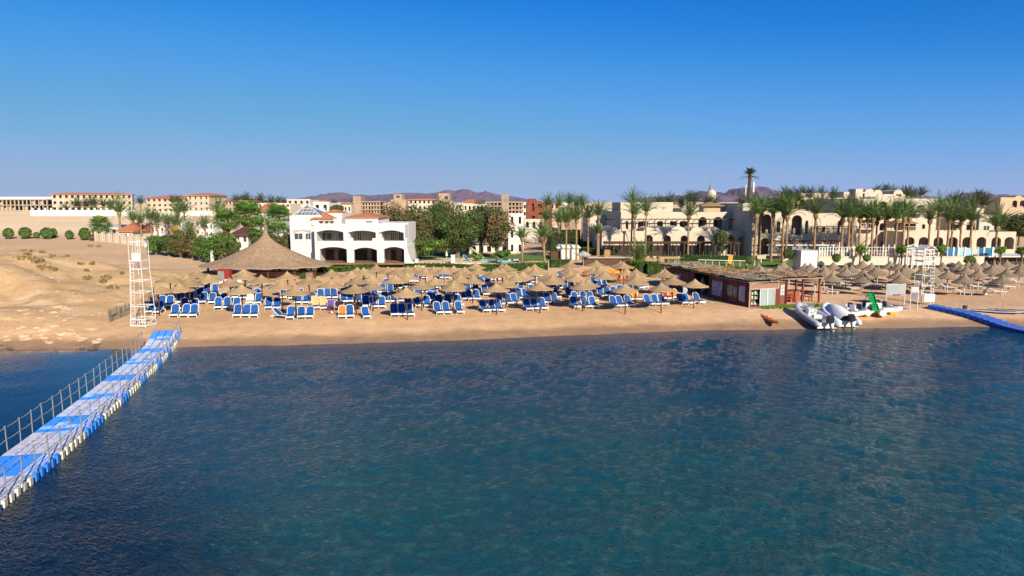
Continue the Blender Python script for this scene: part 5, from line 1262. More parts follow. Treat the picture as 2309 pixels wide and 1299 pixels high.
m_ = MB(); m_.box(2.74,2.86,-.06,-.002,-.1,Hf-.6); m_.box(-.2,4.2,-.9,-.02,-.4,.02); m_.build('concrete_sill', mat('sill_concrete',(.50,.42,.32),.9,.15,2), SH)
# side room door with panes
m_ = MB(); m_.box(Wf+.22,Wf+.85,.44,.498,.1,Hf-.1); dr = m_.build('door', mat('door_red',(.30,.10,.06),.7,.2,2), SH)
for i in range(2):
    for j in range(3): m_ = MB(); m_.box(Wf+.30+i*.25,Wf+.52+i*.25,.41,.438,1.0+j*.36,1.32+j*.36); m_.build('pane', mat('bright_pane',(.62,.68,.66),.15,.05,1), dr)
m_ = MB()
for x in (Wf+.95,Wf+1.08): m_.bar((x,.44,0),(x,.44,Hf+.3),.05)
m_.build('door_post', WOODR, SH)
# posters and windows on the long side
cols = {'pb': mat('poster_white_blue',(.50,.53,.62),.5,.2,2.2,col2=(.05,.14,.42),detail=1), 'pd': mat('poster_reef',(.10,.16,.22),.5,.3,3,col2=(.50,.46,.32)), 'pw': mat('poster_white',(.50,.50,.58),.5,.12,3,col2=(.30,.34,.55),detail=2)}
for y0, y1, z0, z1, mt, nm in ((.75,1.75,.45,1.95,'pw','poster'),(2.05,2.65,.75,1.7,'pd','poster'),(2.8,3.7,.75,1.8,'pd','poster'),(4.6,6.5,.45,1.95,'pb','poster'),(13.0,14.2,.7,1.9,'pb','window')):
    m_ = MB(); m_.box(-.05,-.004,y0,y1,z0,z1); m_.build(nm, cols[mt], SH)
m_ = MB()
for y in (.0,.5,1.9,3.85,4.4,6.8): m_.bar((-.04,y,-.2),(-.04,y,Hf),.10)
m_.build('wall_battens', WOOD, SH)
# flat straw and board roof in three overlapping patches
random.seed(12)
def rough_roof(x0,x1,y0,y1,z,mt,n=300,nm='straw_roof'):
    m_ = MB().use(mt); rows = []
    nx_, ny_ = 9, 22
    for j in range(ny_+1): rows.append([(lerp(x0,x1,i/nx_)+random.uniform(-.08,.08),lerp(y0,y1,j/ny_)+random.uniform(-.1,.1),z+.12*noise.noise(Vector((i*.7,j*.7,z)))+random.uniform(-.03,.05)) for i in range(nx_+1)])
    m_.grid(rows); m_.box(x0+.05,x1-.05,y0+.05,y1-.05,z-.22,z-.13)
    for _ in range(n):
        x, y = random.uniform(x0,x1), random.uniform(y0,y1); a = random.uniform(0,3.14); l = random.uniform(.2,.7)
        m_.bar((x-l*math.cos(a),y-l*math.sin(a),z+.05+random.uniform(0,.1)),(x+l*math.cos(a),y+l*math.sin(a),z+.05+random.uniform(0,.12)),random.uniform(.02,.06))
    m_.build(nm, None, SH)
rough_roof(-.35,Wf+.1,-.25,5.6,Hf+.28,mat('grey_roof_boards',(.34,.28,.22),.95,.4,2.5,.5),220,'board_roof')
rough_roof(-.3,Wf+1.6,5.0,10.5,Hf+.34,mat('orange_straw',(.50,.31,.16),.95,.45,1.6,.6))
rough_roof(-.3,Wf+.6,10.2,Lf+.4,Hf+.42,mat('grey_straw',(.44,.34,.24),.95,.35,1.8,.6))
rough_roof(Wf-.1,Wf+5.6,.2,4.8,Hf+.42,mat('straw_brown',(.48,.32,.20),.95,.45,1.8,.6),260)
# side deck with posts and benches
for x, y in ((Wf+3.3,.9),(Wf+5.3,.9),(Wf+3.3,4.4),(Wf+5.3,4.4)):
    m_ = MB(); m_.bar((x,y,-.3),(x,y,Hf+.4),.16); m_.build('deck_post', mat('red_post',(.33,.06,.04),.7,.2,2), SH)
m_ = MB(); m_.bar((Wf+1.1,.9,Hf+.25),(Wf+5.5,.9,Hf+.25),.14); m_.bar((Wf+1.1,4.4,Hf+.25),(Wf+5.5,4.4,Hf+.25),.14); m_.build('deck_beam', WOOD, SH)
def bench(lx, ly, rz, w_, lab):
    p = Matrix.Translation(S0) @ Matrix.Rotation(TH,4,'Z') @ Vector((lx,ly,0)); p.z = H(p.x,p.y)
    t = thing('wooden_bench', lab, 'bench', p, TH+rz); q = mat('red_post',(.33,.06,.04))
    m_ = MB()
    for k in range(3): m_.box(-w_,w_,-.2+k*.15,-.08+k*.15,.42,.46)
    m_.build('seat', q, t)
    m_ = MB(); m_.box(-w_,w_,.22,.26,.6,.75); m_.box(-w_,w_,.22,.26,.82,.95); m_.build('backrest', q, t)
    for x in (-w_+.08,w_-.08):
        m_ = MB(); m_.bar((x,-.18,-.05),(x,-.18,.42),.07); m_.bar((x,.22,-.05),(x,.24,.95),.07); m_.build('leg', q, t)
bench(Wf+2.1,1.3,0,.7,'red wooden bench against the side room of the shack')
bench(Wf+2.2,3.6,R(180),.7,'red wooden bench at the back of the shack deck')
bench(Wf+5.0,2.4,R(-80),.6,'red wooden bench at the open right end of the shack deck')
p = Matrix.Translation(S0) @ Matrix.Rotation(TH,4,'Z') @ Vector((Wf+2.9,2.2,0))
t = thing('deck_counter', 'orange-brown wooden counter under the shack deck roof', 'counter', p, TH)
m_ = MB(); m_.box(-1.2,.9,-.3,.3,-.3,1.15); m_.build('front', mat('counter_orange',(.42,.12,.06),.7,.25,2), t)
m_ = MB(); m_.box(-1.3,1.0,-.4,.4,1.152,1.22); m_.build('top', WOOD, t)
m_ = MB(); m_.box(.92,.96,-.25,.2,.75,1.1); m_.build('notice', mat('pink_notice',(.70,.50,.46),.8), t)
# feather banners by the shack
def banner(px, pyb, pyt, col, label, lean=.15, w_=.45):
    b = G(px, pyb); hgt = at(px, pyt, b.y).z-b.z; t = thing('feather_banner', label, 'banner', b, R(20))
    m_ = MB(); m_.tube([(0,0,0),(0,0,hgt*.7),(lean,0,hgt)], .02, 5); m_.build('pole', WPAINT, t)
    m_ = MB(); rows = []
    for k in range(13):
        f = k/12; z = hgt*(.12+.86*f); wd = w_*(math.sin(math.pi*min(1,f*.93+.07))**.6)
        x0 = .02+max(0,f-.7)*lean*2; rows.append([(x0,.0,z),(x0+wd*.5,.04*math.sin(f*9),z-.02),(x0+wd,.08*math.sin(f*9+1),z-.05)])
    m_.grid(rows); o = m_.build('sail', col, t)
    md = o.modifiers.new('s','SOLIDIFY'); md.thickness = .006
bb = mat('banner_blue',(.05,.22,.62),.7,.2,2,col2=(.10,.35,.75)); bw = mat('banner_white',(.55,.56,.66),.7,.15,3,col2=(.12,.16,.55),detail=1)
banner(1519,618,586,bb,'light blue feather banner above the far end of the shack roof',w_=.9)
banner(1577,624,597,mat('banner_pale',(.66,.64,.68),.7,.1,2),'small white feather banner above the shack roof',w_=.4)
banner(1606,671,624,bw,'blue and white feather banner leaning on the shack beside the posters',w_=.75)
banner(1580,666,625,mat('banner_pale2',(.46,.50,.55),.7,.2,2),'pale feather banner standing in the dark opening of the shack',w_=.55)
banner(1540,668,640,mat('banner_pale2',(.46,.50,.55)),'pale banner in the shade left of the shack opening',w_=.5)
# orange board, cream sign, awnings, fence on the lawn edge
def plate(name, px0, px1, pyt, pyb, base, col, label, cat, lean=0, posts=True):
    b = G((px0+px1)/2, base); Y = b.y; t = thing(name, label, cat, b); x0, x1, z0, z1 = X(px0,Y), X(px1,Y), Z(pyb,Y), Z(pyt,Y)
    m_ = MB(); m_.hexa([(x0-lean,Y,z0),(x1-lean,Y,z0),(x1-lean,Y+.08,z0),(x0-lean,Y+.08,z0),(x0+lean,Y,z1),(x1+lean,Y,z1),(x1+lean,Y+.08,z1),(x0+lean,Y+.08,z1)]); m_.build('panel', col, t, world=True)
    m_ = MB(); c = (x0+x1)/2; m_.bar((c,Y+.14,b.z-.2),(c,Y+.14,z1),.10); m_.build('post', WPAINT if posts else WOOD, t, world=True); return t
plate('orange_board',1645,1655,575,598,600,mat('orange_panel',(.85,.38,.02),.6,.05,1),'tilted bright orange upright board on the lawn','board',.10,False)
plate('garden_sign',1711,1731,575,584,600,STONE,'cream sign board on a thin post behind the shack roof','sign')
t = thing('lawn_fence', 'low pale post and rail fence between the lawn and the shack roof', 'fence', G(1650,607))
m_ = MB(); pf = [G(1575,600),G(1640,602),G(1700,603),G(1702,612)]
for a, b in zip(pf, pf[1:]): m_.bar(a+Vector((0,0,.95)), b+Vector((0,0,.95)), .09)
m_.build('rail', WPAINT, t, world=True)
for k in range(9):
    p = pf[0].lerp(pf[2], k/8); p.z = H(p.x,p.y); m_ = MB(); m_.bar(p-Vector((0,0,.1)), p+Vector((0,0,.95)), .09); m_.build('post', STONE, t, world=True)
t = thing('small_shelter', 'small orange-brown wooden shelter with straw roof behind the blue banner', 'shelter', G(1513,604)); Y = t.location.y
for px in (1491,1510,1533):
    for dy in (0,1.6): x = X(px,Y); m_ = MB(); m_.bar((x,Y+dy,H(x,Y)-.1),(x,Y+dy,Z(583,Y)),.14); m_.build('post', WOODL, t, world=True)
m_ = MB(); m_.box(X(1488,Y),X(1536,Y),Y-.2,Y+1.9,Z(583,Y)+.002,Z(580,Y)); m_.build('roof', THATCH, t, world=True)
# dark flat-roofed shelter at the far right
t = thing('flat_shelter', 'long flat white-edged shelter with dark underside at the right edge', 'shelter', G(2280,598)); Y = t.location.y
m_ = MB(); m_.box(X(2224,Y),X(2400,Y),Y-.5,Y+5,Z(579.5,Y),Z(577.5,Y)); m_.build('roof', WPAINT, t, world=True)
m_ = MB(); m_.box(X(2232,Y),X(2400,Y),Y+.8,Y+5,H(45,Y)-.3,Z(579.5,Y)-.004); m_.build('shade_backing', DARK, t, world=True)  # solid dark block, the shade under the roof put into its colour
for px in (2238,2270,2300): m_ = MB(); m_.bar((X(px,Y),Y,H(X(px,Y),Y)-.2),(X(px,Y),Y,Z(579.5,Y)-.003),.14); m_.build('post', WOOD, t, world=True)
# timber deck / dark shed behind the parasols near the white parasol
t = thing('brown_shed', 'low dark brown timber shed behind the parasols below the terraced hedge', 'shed', G(1375,600)); Y = t.location.y
m_ = MB(); m_.box(X(1318,Y),X(1425,Y),Y,Y+2.5,t.location.z-.2,Z(582,Y)); m_.build('wall', WOOD, t, world=True)
m_ = MB(); m_.box(X(1316,Y),X(1427,Y),Y-.3,Y+2.8,Z(582,Y)+.002,Z(580,Y)); m_.build('roof', STONE, t, world=True)
m_ = MB(); m_.box(X(1364,Y),X(1377,Y),Y-.12,Y-.01,Z(580,Y),Z(563,Y)); m_.build('orange_panel', WOODL, t, world=True)
# ================================================================ boats
def hullsec(pts, w): return pts
def rib(px, py, label, rz, L_=5.6, bow=R(5), col=None, cover=False):
    b = G(px, py); b.z = max(.02, b.z); t = thing('inflatable_boat', label, 'boat', b, rz); t.rotation_euler.x = bow
    col = col or mat('tube_grey_blue',(.36,.38,.44),.45,.12,2); r = .27
    # tubes: stern at y=0, bow at y=L
    path = [(-.85,-.35,.52),(-.87,0,.52),(-.88,L_*.3,.54),(-.86,L_*.55,.60),(-.72,L_*.75,.70),(-.42,L_*.91,.82),(0,L_,.92)]
    full = path+[(-x,y,z) for x,y,z in path[::-1][1:]]
    m_ = MB(); m_.tube(full, [.12]+[r]*(len(full)-2)+[.12], 12); m_.build('inflatable_tube', col, t, smooth=True)
    m_ = MB(); m_.tube([(x*1.29 if abs(x) > .1 else x,y+(.27 if y > L_*.9 else 0),z) for x,y,z in full[1:-1]], .035, 5); m_.build('rubbing_strake', mat('navy_rubber',(.03,.04,.09),.6), t)
    m_ = MB(); rows = []
    for f in (0,.2,.4,.6,.8,.95,1.0):
        hw = .85*(1-f**4)*.95+.02; k = .12+.5*f**3; rows.append([(-hw,f*L_*.97,.42+.3*f*f),(-hw*.55,f*L_*.97,.16+k*.6),(0,f*L_*.97,.0+k*.9),(hw*.55,f*L_*.97,.16+k*.6),(hw,f*L_*.97,.42+.3*f*f)])
    m_.grid(rows); m_.box(-.84,.84,-.04,.02,.15,.66); m_.build('hull', WPLAS, t, smooth=False)
    m_ = MB(); m_.face([(-.8,.03,.40),(.8,.03,.40),(.75,L_*.6,.47),(.4,L_*.85,.62),(-.4,L_*.85,.62),(-.75,L_*.6,.47)]); m_.build('deck', mat('boat_deck',(.40,.38,.38),.7,.2,3), t)
    if not cover:
        m_ = MB(); m_.prism([(-.38,.44),(.38,.44),(.34,1.15),(-.34,1.15)], L_*.50, L_*.62); m_.prism([(-.36,.44),(.36,.44),(.36,.85),(-.36,.85)], L_*.30, L_*.40); m_.build('console', WPLAS, t)
        m_ = MB(); m_.hexa([(-.32,L_*.60,1.15),(.32,L_*.60,1.15),(.32,L_*.62,1.15),(-.32,L_*.62,1.15),(-.26,L_*.55,1.5),(.26,L_*.55,1.5),(.26,L_*.56,1.5),(-.26,L_*.56,1.5)]); m_.build('windscreen', mat('windscreen',(.30,.34,.38),.1), t)
        m_ = MB(); m_.tube([(.22*math.cos(a*.524),L_*.485,1.05+.22*math.sin(a*.524)) for a in range(13)], .02, 5); m_.build('steering_wheel', DARK, t)
        m_ = MB(); m_.box(-.6,.55,L_*.70,L_*.76,.62,.72); m_.build('orange_strap', ORANGEF, t)
        m_ = MB(); m_.box(-.75,.75,L_*.12,L_*.22,.42,.70); m_.build('bench_seat', mat('seat_grey',(.25,.23,.25),.7), t)
    else:
        m_ = MB(); rows = []
        for f in (0,.15,.35,.55,.75,.9,.98):
            hw = .80*(1-f**5)+.02; rows.append([(-hw,.1+f*L_*.93,.72+.25*f*f),(-hw*.6,.1+f*L_*.93,1.02+.3*math.sin(f*3)*(f<.8)),(0,.1+f*L_*.93,1.16+.34*math.sin(f*3)*(f<.8)),(hw*.6,.1+f*L_*.93,1.0+.3*math.sin(f*3)*(f<.8)),(hw,.1+f*L_*.93,.72+.25*f*f)])
        m_.grid(rows); m_.build('cover', mat('boat_cover',(.72,.72,.74),.8,.12,1.2,.4), t, smooth=True)
        for s in (-1,1):
            for y in (1.0,2.2,3.4): m_ = MB(); m_.box(s*.86-.06,s*.86+.06,y,y+.7,.80,.83); m_.build('grab_pad', mat('dark_pad',(.05,.06,.09),.6), t)
    # outboard engine, tilted
    en = thing('e','x','x'); bpy.data.objects.remove(en)
    m_ = MB(); m_.prism([(-.30,.72),(-.72,.78),(-.80,1.25),(-.45,1.42),(-.14,1.3),(-.12,.85)], -.19,.19,'x'); e = m_.build('outboard_engine', mat('engine_black',(.025,.028,.035),.3), t)
    m_ = MB(); m_.tube([(0,-.42,.80),(0,-.72,.35),(0,-.86,.15)], [.12,.08,.06], 8); m_.box(-.02,.02,-.95,-.70,.0,.2); m_.tube([(0,-.62,.28),(0,-1.0,.20)], .07, 8); m_.build('leg', mat('engine_leg',(.10,.11,.12),.35), e)
    m_ = MB()
    for k in range(3): a = k*2.094; m_.face([(0,-1.0,.20),(.15*math.cos(a),-1.03,.20+.15*math.sin(a)),(.15*math.cos(a+.6),-.98,.20+.15*math.sin(a+.6))])
    m_.build('propeller', STEEL, e); return t
rib(1863, 748, 'grey inflatable boat with white console and black outboard, bow up on the sand', R(3), 5.3, R(6))
rib(1912, 741, 'white covered inflatable boat with blue-grey side between the grey boat and pedal boats', R(-3), 4.9, R(5), mat('tube_pale_blue',(.72,.76,.84),.45,.1,2), cover=True)
def pedal(px, py, rz, label, slide=False):
    b = G(px, py); t = thing('pedal_boat', label, 'pedal boat', b, rz)
    for s in (-1,1):
        m_ = MB(); rows = []
        for f in (0,.08,.3,.6,.85,1.0):
            hw = .30*(1-.55*max(0,f-.6)/.4); zt = .62+.12*f; rows.append([(s*.62+hw*math.cos(a), -1.7+3.4*f, .38+(.24 if math.sin(a) > 0 else .30)*math.sin(a)*(1-.35*(f>.9))+.10*f) for a in [k*math.pi/5 for k in range(10)]])
        m_.grid(rows, True); i = len(m_.v); 
        m_.face(rows[0]); m_.face(rows[-1]); m_.build('float', WPLAS, t, smooth=False)
        m_ = MB(); m_.box(s*.62-.22,s*.62+.22,-1.45,-.7,-.02,.16); m_.box(s*.62-.22,s*.62+.22,.4,1.1,-.02,.16); m_.build('chock', mat('yellow_chock',(.85,.52,.02),.6,.1,2), t)
    m_ = MB(); m_.box(-.85,.85,-1.2,1.2,.60,.68); m_.build('deck', mat('grey_deck',(.30,.31,.34),.6,.15,2), t)
    for x in (-.42,.42):
        for y in (-.7,.35):
            m_ = MB(); m_.prism([(y-.25,.68),(y+.25,.68),(y+.22,.80),(y-.12,.82),(y-.28,1.2),(y-.36,1.2)], x-.24, x+.24, 'x'); m_.build('seat', WPLAS if y < 0 else mat('navy_seat',(.12,.13,.18),.6), t)
    if slide:
        m_ = MB(); 
        for x0,x1,dz in ((-.24,.24,0),(-.28,-.24,.12),(.24,.28,.12)): m_.hexa([(x0,-1.75,.55),(x1,-1.75,.55),(x1,.35,1.85),(x0,.35,1.85),(x0,-1.75,.60+dz),(x1,-1.75,.60+dz),(x1,.35,1.90+dz),(x0,.35,1.90+dz)])
        m_.build('slide', mat('bright_green_plastic',(.01,.42,.10),.4,.15,3), t)
        for k in range(6):
            m_ = MB(); y = -1.35+k*.28; z = .60+(y+1.75)*.62; m_.box(-.18,.18,y,y+.1,z+.02,z+.06); m_.build('slide_rib', mat('dark_green',(.01,.12,.03),.5), t)
        m_ = MB()
        for s in (-1,1): m_.tube([(s*.22,1.5,.7),(s*.22,.4,1.95)], .03, 5)
        for k in range(5): m_.tube([(-.22,1.5-.22*k,.75+.25*k),(.22,1.5-.22*k,.75+.25*k)], .022, 5)
        m_.build('slide_ladder', GREYM, t)
pedal(1925, 713, R(-58), 'white pedal boat without slide beside the covered inflatable boat')
pedal(1962, 708, R(-13), 'white pedal boat with bright green slide near the windsurf boards', True)
pedal(1985, 706, R(-80), 'low white pedal boat at the right end of the boat group')
def kayak(px, py, rz, label, col, L_=4.4):
    b = G(px, py); t = thing('kayak', label, 'kayak', b, rz); t.rotation_euler.x = 0
    m_ = MB(); rows = []
    for k in range(15):
        f = k/14; y = (f-.5)*L_; s = max(.03, 1-abs(2*f-1)**2.6); hw = .31*s; up = .16*abs(2*f-1)**3
        rows.append([(hw*math.cos(a), y, .16+up+(.16*s**.5)*math.sin(a)*(1 if math.sin(a) < 0 else .75)) for a in [j*2*math.pi/12 for j in range(12)]])
    m_.grid(rows, True); m_.build('hull', col, t, smooth=True)
    for y in (-1.1,0,1.1):
        m_ = MB(); m_.lathe([(.20,.27),(.23,.315),(.27,.31),(.25,.24)], 12, (0,y,0)); m_.build('seat_well', mat('dark_orange',(.45,.10,.02),.6), t)
kayak(1735, 725, R(-1), 'orange three-seat kayak lying on the sand above the waterline', mat('kayak_orange',(.85,.20,.05),.45,.1,2))
for i, (px, py) in enumerate(((1383,617),(1390,614),(1398,611.5))):
    kayak(px, py, R(-72+i*4), 'yellow kayak, %s of the three stored behind the orange seats' % ('nearest','middle','farthest')[i], mat('kayak_yellow',(.88,.55,.02),.45,.1,2), 3.8)
def wboard(px, py, rz, label, dx=0):
    b = G(px, py); t = thing('windsurf_board', label, 'windsurf board', b, rz)
    m_ = MB(); rows = []
    for k in range(13):
        f = k/12; y = (f-.5)*3.3; s = max(.03, math.sin(math.pi*(f*.92+.04))**.55); hw = .36*s
        rows.append([(hw*math.cos(a), y, .16+dx+.10*abs(f-.3)**2+.055*math.sin(a)) for a in [j*2*math.pi/10 for j in range(10)]])
    m_.grid(rows, True); m_.build('board', mat('board_lilac',(.52,.52,.62),.4,.15,2), t, smooth=True)
    m_ = MB(); m_.box(-.14,.14,-.6,.5,.225+dx,.235+dx); m_.build('deck_grip', mat('board_grey',(.30,.30,.36),.7), t)
    m_ = MB(); m_.tube([(-.15,-1.2,.28+dx),(.05,1.6,.30+dx)], .022, 5); m_.build('mast', DARK, t)
for i, (px, py) in enumerate(((1982,693),(1996,694.5),(2010,695.5))): wboard(px, py, R(60+i*5), 'grey-lilac windsurf board lying behind the pedal boats, %s from the left' % ordi(i+1), i*.03)
for i, (px, py) in enumerate(((2235,706),(2255,707.5),(2275,706),(2292,708))): wboard(px, py, R(66+i*4), 'pale windsurf board on the right beach beside the blue pontoon, %s from the left' % ordi(i+1), i*.04)
t = thing('small_box', 'small dark green box beside the blue pontoon', 'box', G(2175,705)); m_ = MB(); m_.box(-.14,.14,-.14,.14,.35,.68); m_.build('box', mat('dark_green_box',(.02,.06,.02),.7), t); m_ = MB(); m_.tube([(0,0,-.1),(0,0,.36)], .03, 6); m_.build('stake', GREYM, t)
t = thing('sand_bin', 'small white bin on the sand among the right parasols', 'bin', G(2221,664)); m_ = MB(); m_.lathe([(.16,0),(.20,.5),(.01,.5)], 10); m_.build('body', WPLAS, t); m_ = MB(); m_.lathe([(.21,.502),(.21,.54),(.01,.56)], 10); m_.build('lid', STONE, t)
# orange seats behind the right end of the loungers, pairs and piles
def seat_pile(px, py, label, n=3):
    b = G(px, py); t = thing('stacked_chair', label, 'chair', b, R(random.uniform(-40,40)))
    mo = mat('orange_plastic',(.85,.22,.05),.5,.1,3)
    m_ = MB(); m_.box(-.3,.3,-.3,.3,.38,.43); m_.build('seat', mo, t)
    m_ = MB(); m_.hexa([(-.3,.26,.43),(.3,.26,.43),(.3,.30,.43),(-.3,.30,.43),(-.26,.42,.98),(.26,.42,.98),(.26,.46,.98),(-.26,.46,.98)]); m_.build('backrest', mo, t)
    m_ = MB()
    for x in (-.27,.27):
        for y in (-.27,.27): m_.bar((x,y,0),(x,y,.38),.05)
        m_.bar((x,-.27,.62),(x,.32,.62),.05); m_.bar((x,-.27,.43),(x,-.27,.62),.05)
    m_.build('frame', mo, t)
for i, (px, py) in enumerate(((1384,622),(1390,628),(1396,634),(1403,630),(1409,625),(1401,638),(1413,634),(1318,625),(1326,624),(1333,625))):
    seat_pile(px, py, ('orange plastic chair in the heap beside the yellow kayaks, %s from the left' if i < 7 else 'orange plastic chair among the rear parasols, %s from the left') % ordi(sorted([p[0] for p in ((1384,),(1390,),(1396,),(1403,),(1409,),(1401,),(1413,))]).index(px)+1 if i < 7 else i-6))
# open rear parasol poles, signposts and flags
for px, py, pt, lab in ((1172,608,588,'thin white marker post beside the slim palm'),(1237,611,592,'thin white marker post right of the thick-trunked palm')):
    b = G(px, py); o = MB(); o.tube([(0,0,0),(0,0,at(px,pt,b.y).z-b.z)], .07, 6); q = o.build('marker_post', STONE); q.location = b; tag(q, lab, 'post')
b = G(1774,600); t = thing('leaning_flag', 'white flag on a leaning pole behind the right parasols', 'flag', b); hgt = at(1763,583,b.y).z-b.z
m_ = MB(); m_.tube([(0,0,0),(.25,0,hgt+.3)], .025, 5); m_.build('pole', WPAINT, t)
m_ = MB(); rows = []
for k in range(6): f = k/5; rows.append([(.22-f*.95,.05*math.sin(k),hgt+.2-f*.55),(.18-f*.95,.05*math.sin(k+1),hgt-.15-f*.55*(1-.4))])
m_.grid(rows); m_.build('cloth', WHITEF, t)
t = thing('yellow_slide', 'small pale yellow slide on the lawn by the middle pool', 'slide', G(1078,584)); m_ = MB(); m_.hexa([(-1.0,0,1.6),(-.9,0,1.7),(-.9,.5,1.7),(-1.0,.5,1.6),(.9,0,.1),(1.0,0,.2),(1.0,.5,.2),(.9,.5,.1)]); m_.build('chute', mat('pale_yellow',(.75,.66,.35),.6), t); m_ = MB(); m_.bar((-1,.05,0),(-1,.05,1.9),.06); m_.bar((-1,.45,0),(-1,.45,1.9),.06); m_.build('ladder', WPAINT, t)
t = thing('white_lounger', 'white and blue lounger on the paving beside the middle pool', 'sun lounger', G(1053,590), R(60))
for ch in PROTO['b'].children: c = ch.copy(); C.objects.link(c); c.parent = t
t = thing('grey_stone', 'white flat stone on the sand beside the pontoon end', 'stone', G(417,763)); m_ = MB(); m_.ellip((0,0,.03),(.28,.18,.06),9,5); m_.build('slab', STONE, t)
# fence of upright sticks by the left tower
t = thing('stick_fence', 'weathered fence of leaning upright sticks left of the lookout tower', 'fence', G(270,722)); random.seed(8)
for k in range(26):
    f = k/25; b = G(lerp(247,297,f), lerp(727,707,f)); m_ = MB(); m_.tube([b-Vector((0,0,.1)), b+Vector((random.uniform(-.12,.02),0,random.uniform(.85,1.15)))], random.uniform(.035,.06), 5); m_.build('stick', random.choice([mat('stick_a',(.30,.24,.18),.9), mat('stick_b',(.20,.17,.15),.9), mat('stick_c',(.24,.22,.15),.9)]), t, world=True)
m_ = MB(); a, b = G(247,727), G(297,707); m_.bar(a+Vector((0,.06,.5)), b+Vector((0,.06,.5)), .04); m_.build('rail', WOOD, t, world=True)
t = thing('pink_grey_fence', 'faded pink and grey picket fence behind the leftmost loungers', 'fence', G(360,683))
for k in range(24):
    f = k/23; b = G(lerp(340,372,f), lerp(690,672,f)); m_ = MB(); m_.bar(b-Vector((0,0,.1)), b+Vector((0,0,1.0)), .07, .03); m_.build('picket', mat('faded_pink',(.36,.20,.20),.9) if k%3 else mat('stick_b',(.20,.17,.15)), t, world=True)
m_ = MB(); a, b = G(340,690), G(372,672); m_.bar(a+Vector((0,.05,.7)), b+Vector((0,.05,.7)), .04); m_.build('rail', WOOD, t, world=True)
# ================================================================ people (small in the picture)
def person(name, loc, rz, label, joints, skin, cloth, hair=(.03,.02,.015), short=None):
    """one continuous skinned body from connected joints"""
    t = thing(name, label, 'person', loc, rz)
    V_ = [j[0] for j in joints]; E_ = [(j[1], i) for i, j in enumerate(joints) if j[1] is not None]
    me = bpy.data.meshes.new('body'); me.from_pydata(V_, E_, []); o = bpy.data.objects.new('body', me); C.objects.link(o)
    sk = o.modifiers.new('skin','SKIN'); me.skin_vertices
    for i, j in enumerate(joints): me.skin_vertices[0].data[i].radius = (j[2], j[3] if len(j) > 3 else j[2])
    me.skin_vertices[0].data[0].use_root = True
    ss = o.modifiers.new('sub','SUBSURF'); ss.levels = 1; ss.render_levels = 1
    dg = bpy.context.evaluated_depsgraph_get(); nm = bpy.data.meshes.new_from_object(o.evaluated_get(dg)); bpy.data.objects.remove(o)
    nm.materials.clear(); nm.materials.append(mat('skin_'+str(skin), skin, .6)); nm.materials.append(mat('cloth_'+str(cloth[0]), cloth[0], .85, .1, 5))
    for p in nm.polygons:
        c = p.center; p.material_index = 1 if cloth[1](c) else 0; p.use_smooth = True
    b = bpy.data.objects.new('body', nm); C.objects.link(b); b.parent = t
    hd = Vector(joints[4][0]); m_ = MB(); m_.ellip((hd.x,hd.y+.015,hd.z+.045),(.098,.112,.10),12,8); m_.build('hair', mat('dark_hair',hair,.8), t, smooth=True)
    m_ = MB(); m_.ellip((hd.x,hd.y-.10,hd.z-.02),(.016,.022,.02),8,6); m_.build('nose', mat('skin_'+str(skin), skin), t)
    return t
def standing(walk=.12):
    J = [((0,0,.95),None,.14,.11),((0,0,1.15),0,.13,.10),((0,0,1.38),1,.15,.10),((0,0,1.50),2,.055),((0,-.01,1.63),3,.085,.10),((0,0,1.72),4,.06)]
    for s in (-1,1):
        n = len(J); J += [((s*.17,0,1.40),2,.055),((s*.24,.02*s,1.14),n,.042),((s*.26,-.10,.92),n+1,.034),((s*.26,-.14,.84),n+2,.03,.015)]
        n = len(J); J += [((s*.09,0,.88),0,.085),((s*.10,-walk*s*.6,.48),n,.06),((s*.10,walk*s,.08),n+1,.042),((s*.11,walk*s-.14,.04),n+2,.035)]
        # five short fingers at the hand
        h = n-1
        for f in range(4): J.append(((s*(.245+.012*f),-.16-.005*f,.77-.004*abs(f-1.5)),h,.009))
        J.append(((s*.235,-.175,.81),h,.009))
    return J
def seated():
    J = [((0,0,.42),None,.15,.12),((0,.05,.62),0,.13,.10),((0,.08,.86),1,.15,.10),((0,.06,.98),2,.055),((0,.04,1.10),3,.085,.10),((0,.05,1.19),4,.06)]
    for s in (-1,1):
        n = len(J); J += [((s*.17,.08,.88),2,.055),((s*.24,-.02,.64),n,.042),((s*.18,-.24,.56),n+1,.034),((s*.15,-.32,.55),n+2,.03,.015)]
        n = len(J); J += [((s*.09,-.06,.42),0,.085),((s*.11,-.45,.46),n,.06),((s*.11,-.52,.08),n+1,.042),((s*.11,-.66,.04),n+2,.035)]
        h = n-1
        for f in range(4): J.append(((s*(.13+.012*f),-.38-.004*f,.53),h,.009))
        J.append(((s*.12,-.34,.57),h,.009))
    return J
BR = (.20,.10,.06)
person('person', G(1204,632), R(10), 'person in a pale lilac shirt seated on a lounger among the rear parasols', seated(), BR, ((.50,.52,.66), lambda c: .40 < c.z < .93 and abs(c.x) < .26))
person('person', G(1836,612), R(-30), 'person in dark clothes standing behind a front parasol on the right beach', standing(), BR, ((.06,.05,.08), lambda c: .25 < c.z < 1.45))
person('person', G(2037,588)+Vector((0,1.8,.8)), R(40), 'person in a bright red shirt standing at the pool railing', standing(), BR, ((.65,.02,.03), lambda c: .45 < c.z < 1.45))

